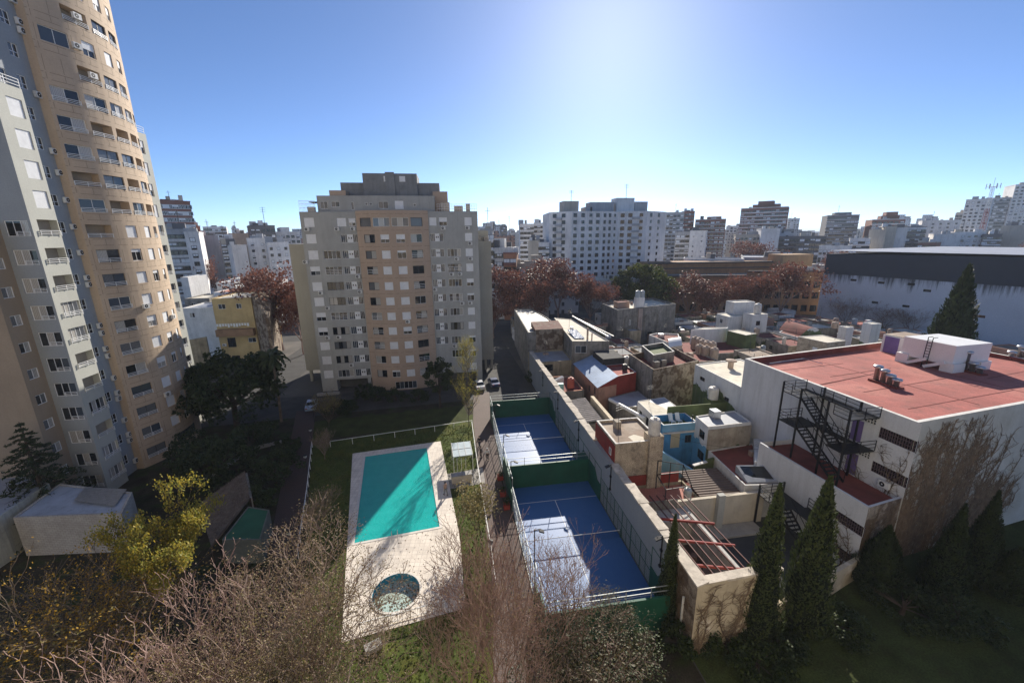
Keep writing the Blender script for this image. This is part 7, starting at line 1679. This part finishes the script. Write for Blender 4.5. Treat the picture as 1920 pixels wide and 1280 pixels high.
ptree('dense olive twiggy tree at the bottom edge under the large bare one', 470, 1480, 1160, 300, 'twiggy', 'olive', 11, name='bare_tree', href=9)
ptree('tall tangled bare tree over the paved path', 900, 1240, 965, 185, 'bare', 'pink', 3, name='bare_tree', href=10)
ptree('second bare tree leaning over the path nearer the bottom', 930, 1340, 1000, 210, 'bare', 'pink', 4, name='bare_tree', href=10)
ptree('third bare tree standing on the lawn left of the path', 868, 1330, 1040, 150, 'bare', 'pink', 12, name='bare_tree', href=10)
ptree('bare tree over the lower end of the paved path', 985, 1330, 1060, 170, 'bare', 'pink', 14, name='bare_tree', href=10)
ptree('round dense bare tree at the bottom edge left of the lawn', 590, 1420, 1130, 260, 'twiggy', 'pink', 15, name='bare_tree', href=9)
ptree('bare tree standing before the near end of the blue court', 1062, 1240, 1005, 165, 'bare', 'pink', 5, name='bare_tree', href=9)
ptree('grey-green bushy tree at the near right corner of the court', 1148, 1195, 1080, 100, 'shrub', 'grey', 1, name='small_tree', href=5)
ptree('dark green bush in front of the near green court wall', 1170, 1275, 1175, 140, 'shrub', 'green', 2, name='bush', cat='bush', href=4)
ptree('olive leaved bush under the bare court tree', 1045, 1300, 1140, 150, 'shrub', 'dark', 3, name='bush', cat='bush', href=4)
ptree('low brown bush at the bottom between path and court', 1100, 1340, 1190, 190, 'shrub', 'brown', 4, name='bush', cat='bush', href=4)
ptree('slender golden poplar before the right wing of the middle tower', 876, 800, 634, 50, 'column', 'yel', 1, name='poplar', href=14)
ptree('small yellow-green tree left of the middle tower lawn', 612, 800, 728, 55, 'halfpoplar', 'olive', 5, name='small_tree', href=6)
ptree('bare brown sapling by the left white rail', 605, 860, 800, 45, 'bare', 'olive', 7, name='sapling', href=5)
ptree('rusty bare shrub left of the pool', 597, 1005, 915, 70, 'bare', 'olive', 8, name='shrub', cat='shrub', href=4)
ptree('yellow-brown shrub between pool lawn and paved path', 893, 1005, 912, 80, 'halfpoplar', 'olive', 6, name='shrub', cat='shrub', href=4)
ptree('grey bare tree against the white walled hall, left', 1578, 630, 550, 62, 'bare', 'grey', 7, b=112, name='bare_tree', href=12)
ptree('wide grey bare tree against the white walled hall, centre', 1655, 630, 565, 80, 'bare', 'grey', 8, b=104, name='bare_tree', href=12)
ptree('grey bare tree against the white walled hall, right', 1705, 635, 570, 60, 'bare', 'grey', 9, b=98, name='bare_tree', href=12)
# foot shrubs along the vine wall and the dark garden corner
for k, (px, py, H, W, lf, lb) in enumerate(((1360, 1215, 1.6, 4.2, 'green', 'low ivy mound at the foot of the peeling corner wall'), (1270, 1215, 1.8, 3.0, 'green', 'ivy clump left of the drain pipe on the vine wall'), (1450, 1205, 1.5, 4.5, 'dark', 'dark ivy mound under the pair of tall cypresses'), (1560, 1180, 1.6, 4.5, 'dark', 'dark ivy mound along the low garden wall'), (1690, 1150, 2.0, 5.5, 'dark', 'dark shrub mound below the creeper corner'), (1790, 1170, 2.2, 5, 'dark', 'dark shrub before the two conifers'), (1420, 1250, 1.2, 4.5, 'green', 'spreading ground ivy at the bottom right lawn edge'))):
    p = U(px, py); clumptree(lb, (p[0], p[1], 0), H, W, lf, 80+k, name='shrub', cat='shrub', n=36, per=80, ls=.12, z0=0)
# grass blades as one mass over the sunlit lawn
mb = MB(); r = random.Random(9)
from mathutils.geometry import intersect_point_tri_2d
def inpoly(x, y, P):
    c = False
    for i in range(len(P)):
        a, b = P[i], P[i-1]
        if (a[1] > y) != (b[1] > y) and x < (b[0]-a[0])*(y-a[1])/(b[1]-a[1])+a[0]: c = not c
    return c
LP = PU((585, 835), (885, 790), (905, 930), (925, 1130), (915, 1279), (705, 1279), (560, 1279), (575, 1000))
for i in range(26000):
    x = r.uniform(-20, 3); y = r.uniform(20, 62)
    if not inpoly(x, y, LP) or inpoly(x, y, deck_poly): continue
    a = r.random()*6.283; s = r.uniform(.05, .13); h = r.uniform(.04, .10); d = (cos(a)*s, sin(a)*s)
    mb.add([(x-d[0], y-d[1], -.016), (x+d[0], y+d[1], -.016), (x+r.gauss(0, .05), y+r.gauss(0, .05), h)], [(0, 1, 2)])
o = mb.build('grass', leafmat('grass_blades', (.055, .085, .015), (.12, .13, .03), trans=.3)); o['kind'] = 'stuff'; tag(o, 'short green grass of the pool lawn', 'grass')
# dead creeper twigs on the white building and annex
def creeper(label, p0, p1, roots, n, hmax, seed, thick=.022):
    """climbing stems that fan out from the ground, each carrying fine twigs; roots: (foot along the wall, spread, reach)"""
    r = random.Random(seed); pf = line(p0, p1); mid = pf(pf.L/2); t = thing('creeper', label, 'plant', (mid[0], mid[1], 0)); mb = MB(); stems = MB()
    def at(u, z, o_): x, y, nx, ny = pf(u); return (x+nx*o_, y+ny*o_, z)
    ns = max(6, n//70); per = n//ns
    for i in range(ns):
        u0, sp, hm = r.choice(roots); u = u0+r.gauss(0, sp*.25); z = 0; lean = r.gauss(0, .35); pts = []; H = hm*r.uniform(.75, 1.1); steps = 16
        for k in range(steps+1):
            if not (.02 < u < pf.L-.02) or z > hmax: break
            pts.append((u, z)); lean += r.gauss(0, .16); u += sin(lean)*H/steps; z += abs(cos(lean))*H/steps
        if len(pts) < 3: continue
        stems.tube([at(a, b, .05) for a, b in pts], [.055*(1-.8*q/len(pts)) for q in range(len(pts))], 4, 0, False)
        for j in range(per):
            k = int(len(pts)*r.random()**.75); a, b = pts[min(k, len(pts)-1)]; ang = r.gauss(0, 1.0); L_ = r.uniform(.4, 2.0)*(.5+.5*sp/2.5); tw = []
            for q in range(5):
                if not (.01 < a < pf.L-.01) or b > hmax or b < 0: break
                tw.append(at(a, b, .03+.05*r.random())); ang += r.gauss(0, .45); a += sin(ang)*L_/5; b += cos(ang)*L_/5
            if len(tw) > 1: mb.tube(tw, [thick*(1-.14*q) for q in range(len(tw))], 3, 0, False)
    stems.build('stem', mat('creeper_stem', (.12, .085, .06), .95, .3, 2), t); mb.build('twigs', mat('creeper_twig', (.17, .125, .085), .95, .35, 2), t); return t
creeper('dense dead creeper spreading up the grey facade from the building corner', RP[1], RP[2], [(1.0, 3.0, 13.6), (3.2, 3.6, 13.4), (2.2, 2.5, 13.6), (12, 3.5, 6), (5, 3.5, 12.5), (7.5, 4, 13)], 7000, 13.7, 3, .024)
creeper('sparse dead creeper around the near end of the white stair facade', RP[0], RP[1], [(18.6, 1.6, 13.2), (17.4, 1.8, 11.5)], 800, 13.4, 4, .018)
creeper('dead creeper on the narrow end wall of the annex', AP[0], AP[1], [(1, 1.5, 6.5), (3, 1.6, 6.5)], 700, 6.6, 5)
creeper('sparse dead creeper at the near end of the annex wall', AP[3], AP[0], [(10.8, 1.3, 5.5)], 180, 6, 6, .018)
creeper('dead creeper covering the vine wall facing the court', (15.95, 24.4), (15.9, 21.1), [(1, 1.4, 5.9), (2.4, 1.3, 5.9)], 500, 6, 7)
creeper('dead creeper hanging on the peeling corner wall', (15.95, 21.0), (22.7, 21.48), [(.6, 1.0, 5.9), (3.5, 2, 5.8)], 600, 5.9, 8)
# ================================================================== small things
# shade shelter with counter beside the pool
ca = [U(846, 831, 2.5), U(881, 827, 2.5), U(886, 852, 2.5), U(850, 857, 2.5)]
sh = thing('shade_shelter', 'small shelter with pale blue translucent roof beside the pool lawn', 'shelter', (ca[0][0]+1, ca[0][1]-1, 0))
mb = MB(); mb.prism([c[:2] for c in ca], 2.46, 2.54); mb.build('canopy', mat('shelter_sheet', (.42, .50, .54), .4, .1, 1, stain=.2), sh)
mb = MB(); n = 6
A, Bq, C, D = map(Vector, ca)
for i in range(4): a = A.lerp(Bq, i/3); c = D.lerp(C, i/3); mb.beam(a+Vector((0, 0, .06)), c+Vector((0, 0, .06)), .06, .05)
mb.beam(A.lerp(D, .5)+Vector((0, 0, .06)), Bq.lerp(C, .5)+Vector((0, 0, .06)), .06, .05); mb.build('canopy_frame', M_galv, sh)
for c in ca: mb = MB(); mb.beam((c[0], c[1], -.02), (c[0], c[1], 2.46), .07, .07); mb.build('post', M_white, sh)
pad = sheet('shelter_pad', PU((828, 890), (905, 876), (910, 905), (833, 918)), .004, mat('pad_grey', (.30, .28, .26), .9, .2, 1))
ct = thing('counter', 'low pale masonry counter under the shelter', 'counter', U(864, 900))
k0, k1 = U(847, 905), U(884, 899); mb = MB(); mb.beam((k0[0], k0[1], .5), (k1[0], k1[1], .5), .7, 1.0); mb.build('base', mat('counter_buff', (.5, .44, .36), .9, .12, 1, stain=.3), ct)
mb = MB(); mb.beam((k0[0], k0[1], 1.04), (k1[0], k1[1], 1.04), .85, .07); mb.build('counter_top', M_conc, ct)
for k, px in enumerate((858, 866, 874)):
    q = U(px, 884); t = thing('shower_post', 'thin white shower post behind the counter', 'shower', q, 'shower posts'); mb = MB(); mb.tube([q, (q[0], q[1], 2.0), (q[0], q[1]-.25, 2.1)], .03, 6); mb.build('pipe', M_white, t); mb = MB(); mb.lathe((q[0], q[1]-.27, 2.0), [(.1, 0), (.08, .05), (.02, .09)], 8); mb.build('shower_head', M_galv, t)
# garden lamps along the brick path
for k, (px, py) in enumerate(((590, 792), (586, 835), (577, 888), (549, 1040), (921, 1060))):
    q = U(px, py); t = thing('garden_lamp', 'dark garden lamp post with globe on the white rail line', 'lamp post', q, 'garden lamps'); mb = MB(); mb.tube([q, (q[0], q[1], 2.3)], .04, 6); mb.build('post', M_black, t); mb = MB(); mb.lathe((q[0], q[1], 2.3), [(.08, 0), (.2, .12), (.22, .22), (.15, .36), (.04, .4)], 10); mb.build('globe', mat('lamp_globe', (.35, .36, .36), .3, .05), t, smooth=True); mb = MB(); mb.lathe((q[0], q[1], 2.68), [(.27, 0), (.2, .07), (.03, .13)], 10); mb.build('hood', M_black, t)
# planters on the path by the court
for k, (px, py) in enumerate(((938, 898), (943, 928), (950, 952))):
    q = U(px, py); t = thing('planter', 'red square planter against the green court wall', 'planter', q, 'red planters'); mb = MB(); mb.prism([(q[0]-.35, q[1]-.35), (q[0]+.35, q[1]-.35), (q[0]+.35, q[1]+.35), (q[0]-.35, q[1]+.35)], 0, .6); mb.build('box', mat('planter_red', (.30, .05, .035), .8, .15, 2), t); r = random.Random(k); mb = MB()
    for i in range(160): leafquad(mb, Vector((q[0]+r.gauss(0, .25), q[1]+r.gauss(0, .25), .65+abs(r.gauss(0, .25)))), .08, r)
    mb.build('plant', LM['green'], t)
# cars: one shape, each copy its own colour
def car(label, x, y, rz, paint, group='parked cars'):
    t = thing('parked_car', label, 'car', (x, y, 0), group, rz)
    prof = [(-2.1, .35), (-2.12, .75), (-1.95, .92), (-1.15, 1.0), (-.55, 1.42), (.75, 1.45), (1.45, 1.02), (2.02, .9), (2.12, .7), (2.1, .32)]
    key = ('car_body', paint.name)
    if key not in MC:
        mb = MB(); n = len(prof); wd = [(.84 if z < 1.05 else .66) for _, z in prof]
        L0 = [(x_, -w_, z_) for (x_, z_), w_ in zip(prof, wd)]; R0 = [(x_, w_, z_) for (x_, z_), w_ in zip(prof, wd)]
        mb.add(L0+R0, [tuple(range(n-1, -1, -1)), tuple(range(n, 2*n))]+[(i, i+1, n+i+1, n+i) for i in range(n-1)]+[(n-1, 0, n, 2*n-1)], 0)
        mesh_of(key, mb, [paint])
    def sub(me, nm, loc=(0, 0, 0), par=t):
        o = bpy.data.objects.new(nm, me); col.objects.link(o); o.parent = par; o.location = loc; return o
    sub(MC[key], 'body')
    for nm, vs in (('windscreen', [(1.42, -.74, 1.06), (1.42, .74, 1.06), (.82, .62, 1.425), (.82, -.62, 1.425)]), ('rear_window', [(-1.12, .74, 1.04), (-1.12, -.74, 1.04), (-.6, -.62, 1.40), (-.6, .62, 1.40)]), ('side_window', [(-1.0, -.855, 1.04), (1.2, -.855, 1.04), (.7, -.70, 1.38), (-.52, -.70, 1.38)]), ('side_window', [(1.2, .855, 1.04), (-1.0, .855, 1.04), (-.52, .70, 1.38), (.7, .70, 1.38)])):
        kk = (nm, vs[0])
        if kk not in MC: mb = MB(); c = Vector((0, 0, .9)); mb.add([Vector(v)+(Vector(v)-c)*.012 for v in vs], [(0, 1, 2, 3)]); mesh_of(kk, mb, [M_g1])
        sub(MC[kk], nm)
    if ('tyre',) not in MC:
        mb = MB(); mb.tube([(0, -.1, 0), (0, .1, 0)], .32, 16); mesh_of(('tyre',), mb, [M_black]); mb = MB(); mb.tube([(0, -.11, 0), (0, .11, 0)], .19, 10); mesh_of(('rim',), mb, [M_galv])
        mb = MB(); mb.box(-.03, -.16, -.07, .03, .16, .07); mesh_of(('headlight',), mb, [M_g3]); mesh_of(('tail_light',), mb, [M_mr])
    for wx in (-1.3, 1.3):
        for wy in (-.76, .76):
            wl = bpy.data.objects.new('wheel', MC[('tyre',)]); col.objects.link(wl); wl.parent = t; wl.location = (wx, wy, .32); sub(MC[('rim',)], 'rim', (0, 0, 0), wl)
    for wy in (-.6, .6): sub(MC[('headlight',)], 'headlight', (2.1, wy, .74)); sub(MC[('tail_light',)], 'tail_light', (-2.1, wy, .8))
    return t
def paint(n, c):
    if n not in MATS:
        m, N, L, B = _new(n); B.inputs['Base Color'].default_value = (*c, 1); B.inputs['Roughness'].default_value = .3; B.inputs['Coat Weight'].default_value = .6; MATS[n] = m
    return MATS[n]
q = U(585, 765); car('silver-blue car parked left of the middle tower by the palms', q[0], q[1], radians(100), paint('paint_silver_blue', (.30, .38, .48)))
q = U(899, 727); car('white car parked right of the middle tower at the driveway', q[0], q[1], radians(95), paint('paint_white', (.68, .69, .70)))
q = U(926, 722); car('dark blue car parked next to the white one before the farther court', q[0], q[1], radians(98), paint('paint_navy', (.04, .06, .14)))
q = U(884, 700); car('grey car standing under the right rear wing of the middle tower', q[0], q[1], radians(92), paint('paint_grey', (.22, .22, .23)))
# people
M_skin = mat('skin', (.42, .26, .19), .6, .05)
def person(label, x, y, rz, top, leg, hairm, walk=.25, arm=.15, cap=None):
    t = thing('person', label, 'person', (x, y, 0), None, rz)
    J = {}; V = []; E2 = []; Rr = []
    def v(p, r_): V.append(p); Rr.append(r_); return len(V)-1
    def e(a, b): E2.append((a, b))
    pel = v((0, 0, .95), .13); sp1 = v((0, .01, 1.15), .125); ch = v((0, .02, 1.36), .145); nk = v((0, .02, 1.5), .058); hd0 = v((0, .03, 1.6), .08); hd1 = v((0, .035, 1.68), .095); hd2 = v((0, .03, 1.76), .06)
    for a, b in ((pel, sp1), (sp1, ch), (ch, nk), (nk, hd0), (hd0, hd1), (hd1, hd2)): e(a, b)
    for sx, s in ((-1, 1), (1, -1)):
        hp_ = v((.1*sx, 0, .9), .095); kn = v((.1*sx, walk*.35*s+.03, .5), .062); an_ = v((.1*sx, walk*.6*s-.03, .09), .042); tt = v((.1*sx, walk*.6*s+.14, .035), .035)
        e(pel, hp_); e(hp_, kn); e(kn, an_); e(an_, tt)
        shd = v((.19*sx, .02, 1.42), .062); el = v((.245*sx, -arm*s*.5, 1.14), .042); wr_ = v((.25*sx, -arm*s+.08, .9), .03); e(ch, shd); e(shd, el); e(el, wr_)
        pm = v((.25*sx, -arm*s+.1, .83), .032); e(wr_, pm)
        for f in range(4): f0 = v((.25*sx, -arm*s+.07+.022*f, .77), .011); f1 = v((.25*sx, -arm*s+.085+.022*f, .70+.01*abs(f-1.5)), .009); e(pm, f0); e(f0, f1)
        th0 = v((.23*sx, -arm*s+.14, .8), .012); th1 = v((.23*sx, -arm*s+.165, .76), .01); e(pm, th0); e(th0, th1)
    me = bpy.data.meshes.new('body'); me.from_pydata(V, E2, []); o = bpy.data.objects.new('body', me); col.objects.link(o); o.parent = t
    sk_ = o.modifiers.new('skin', 'SKIN'); sk_.use_smooth_shade = True
    for i, d in enumerate(me.skin_vertices[0].data): d.radius = (Rr[i], Rr[i]); d.use_root = (i == 0)
    ss = o.modifiers.new('sub', 'SUBSURF'); ss.levels = 1; ss.render_levels = 1
    me.materials.append(M_skin)
    def cloth(nm, chains, m):
        V2, E3, R2 = [], [], []; ids = {}
        for chn in chains:
            pr_ = None
            for p, r_ in chn:
                k = tuple(round(q, 3) for q in p)
                if k not in ids: ids[k] = len(V2); V2.append(p); R2.append(r_)
                if pr_ is not None: E3.append((pr_, ids[k]))
                pr_ = ids[k]
        m2 = bpy.data.meshes.new(nm); m2.from_pydata(V2, E3, []); o2 = bpy.data.objects.new(nm, m2); col.objects.link(o2); o2.parent = t; o2.modifiers.new('skin', 'SKIN').use_smooth_shade = True
        for i, d in enumerate(m2.skin_vertices[0].data): d.radius = (R2[i], R2[i]); d.use_root = (i == 0)
        s2 = o2.modifiers.new('sub', 'SUBSURF'); s2.levels = 1; s2.render_levels = 1; m2.materials.append(m)
    A = (0, 0, .98); B_ = (0, .02, 1.37)
    cloth('jacket', [[(A, .155), ((0, .01, 1.16), .15), (B_, .168), ((0, .02, 1.47), .075)]]+[[(B_, .168), ((.19*sx, .02, 1.42), .078), ((.245*sx, -arm*s*.5, 1.14), .058), ((.25*sx, -arm*s+.07, .92), .046)] for sx, s in ((-1, 1), (1, -1))], top)
    cloth('trousers', [[((0, 0, .96), .145), ((.1*sx, 0, .88), .112), ((.1*sx, walk*.35*s+.03, .5), .08), ((.1*sx, walk*.6*s-.03, .13), .062)] for sx, s in ((-1, 1), (1, -1))], leg)
    mb = MB(); mb.lathe((0, .015, 1.62), [(.07, 0), (.108, .06), (.112, .12), (.085, .18), (.03, .215)], 12); k = mesh_of(('hair', hairm.name), mb, [hairm], True); h = bpy.data.objects.new('hair' if cap is None else 'cap', k); col.objects.link(h); h.parent = t; h.location = (0, -.012, 0)
    for sx in (-1, 1):
        kk = ('shoe',)
        if kk not in MC: mb = MB(); mb.box(-.05, -.08, 0, .05, .18, .08); mesh_of(kk, mb, [M_black])
        s = 1 if sx < 0 else -1; so_ = bpy.data.objects.new('shoe', MC[kk]); col.objects.link(so_); so_.parent = t; so_.location = (.1*sx, walk*.6*s-.02, 0)
    mb = MB(); mb.box(-.012, .115, 1.645, .012, .15, 1.68); mb.box(-.045, .118, 1.69, -.02, .128, 1.705); mb.box(.02, .118, 1.69, .045, .128, 1.705); k = mesh_of(('face',), mb, [M_skin]); h = bpy.data.objects.new('face', k); col.objects.link(h); h.parent = t
    return t
cl = lambda n, c: mat(n, c, .9, .1, 3)
q = U(899, 838); person('person in dark jacket walking on the paved path near the shelter', q[0], q[1], 2.8, cl('cloth_dark', (.03, .03, .035)), cl('cloth_navy', (.04, .045, .07)), M_barkd)
q = U(902, 858); person('person in black clothes standing by the white rail of the paved path', q[0], q[1], 1.2, cl('cloth_black', (.02, .02, .022)), cl('cloth_dark', (.03, .03, .035)), M_barkd, walk=.05)
q = U(914, 862); person('person in white cap and dark trousers in the middle of the paved path', q[0], q[1], 3.0, cl('cloth_white', (.6, .6, .58)), cl('cloth_black', (.02, .02, .022)), M_white, cap=1)
q = U(836, 928); person('person in light clothes walking along the right side of the pool', q[0], q[1], .6, cl('cloth_tan', (.42, .28, .22)), cl('cloth_grey', (.2, .2, .2)), M_barkd, walk=.35)
# sheds and walls at the lower left
ga = house('garage', 'flat grey roofed garage at the left edge below the tall tower', hp(4.6, (-90, 905), (2, 884), (92, 905), (0, 968), (-90, 1020)), 4.6, mat('pale_green_render', (.42, .43, .38), .9, .12, .4, stain=.4, streak=.4), M_graysh, .08, .15)
ws = house('brick_shed', 'pale whitewashed brick shed with sheet roof at the lower left', hp(4.3, (24, 970), (112, 906), (248, 922), (228, 962)), 4.3, tiles('whitewashed_bricks', (.46, .43, .38), (.40, .37, .33), (.30, .28, .25), .4, .2, .9, stain=.6, wall=True, stainc=(.16, .14, .12)), mat('shed_roof', (.36, .40, .46), .6, .15, .5, stain=.4), .1, .2, ops=[])
q = [Vector(U(x, y, 4.3)) for x, y in ((140, 940), (160, 915), (238, 918), (216, 950))]; ribbed('roof_sheet', ws, q[0]+Vector((0, 0, .15)), q[1]+Vector((0, 0, .15)), q[2]+Vector((0, 0, .1)), q[3]+Vector((0, 0, .1)), 9, M_galv, .05)
gh = house('green_hut', 'small hut with plain dark green roof beside the brick path', hp(2.6, (416, 1011), (465, 949), (505, 955), (488, 1011)), 2.6, mat('hut_wall', (.13, .14, .12), .9, .2, .6), mat('green_roof', (.018, .10, .05), .7, .15, .6), .06, .12)
st = thing('thatched_shed', 'lean-to shed with ragged brown thatch roof left of the green hut', 'shed', U(425, 960))
Qs = [U(372, 945, 1.9), U(459, 882, 3.3), U(468, 930, 3.2), U(396, 1022, 2.0)]
r = random.Random(2); mb = MB(); mb.add([q for q in Qs]+[(q[0], q[1], q[2]-.3) for q in Qs], [(0, 3, 2, 1), (4, 5, 6, 7), (0, 1, 5, 4), (1, 2, 6, 5), (2, 3, 7, 6), (3, 0, 4, 7)]); mb.build('roof', mat('thatch_brown', (.16, .125, .10), .95, .35, 1.2, stain=.6, bump=.9), st)
mb = MB(); a, b, c, d = map(Vector, Qs)
for i in range(2600):
    s_, t_ = r.random(), r.random(); pnt = a.lerp(b, s_).lerp(d.lerp(c, s_), t_)+Vector((0, 0, .03+.06*r.random())); leafquad(mb, pnt, .09*r.uniform(.6, 2), r, 0, .2)
mb.build('thatch', leafmat('thatch_straw', (.12, .09, .07), (.24, .19, .15), trans=.05), st)
for q in Qs: mb = MB(); mb.beam((q[0], q[1], -.02), (q[0], q[1], q[2]-.2), .14, .14); mb.build('post', M_barkd, st)
mb = MB(); mb.prism([Qs[1][:2], Qs[2][:2], (Qs[2][0]+.2, Qs[2][1]+.05), (Qs[1][0]+.2, Qs[1][1]+.05)], 0, 3.0); mb.build('end_wall', M_old, st)
gw = PU((385, 905), (470, 845), (530, 830))
mb = MB()
for a, b in zip(gw[:-1], gw[1:]): mb.beam((*a, .25), (*b, .25), .25, .5)
tag(mb.build('garden_kerb', M_conc, loc=(gw[1][0], gw[1][1], 0)), 'low concrete kerb through the dark garden beside the brick path', 'kerb')
mb = MB(); P = U(700, 1215); mb.rbox(P[0], P[1], 0, .35, 1.2, .7, .4); tag(mb.build('garden_bench', M_conc, loc=P), 'small grey stone bench at the bottom of the pool lawn', 'bench')
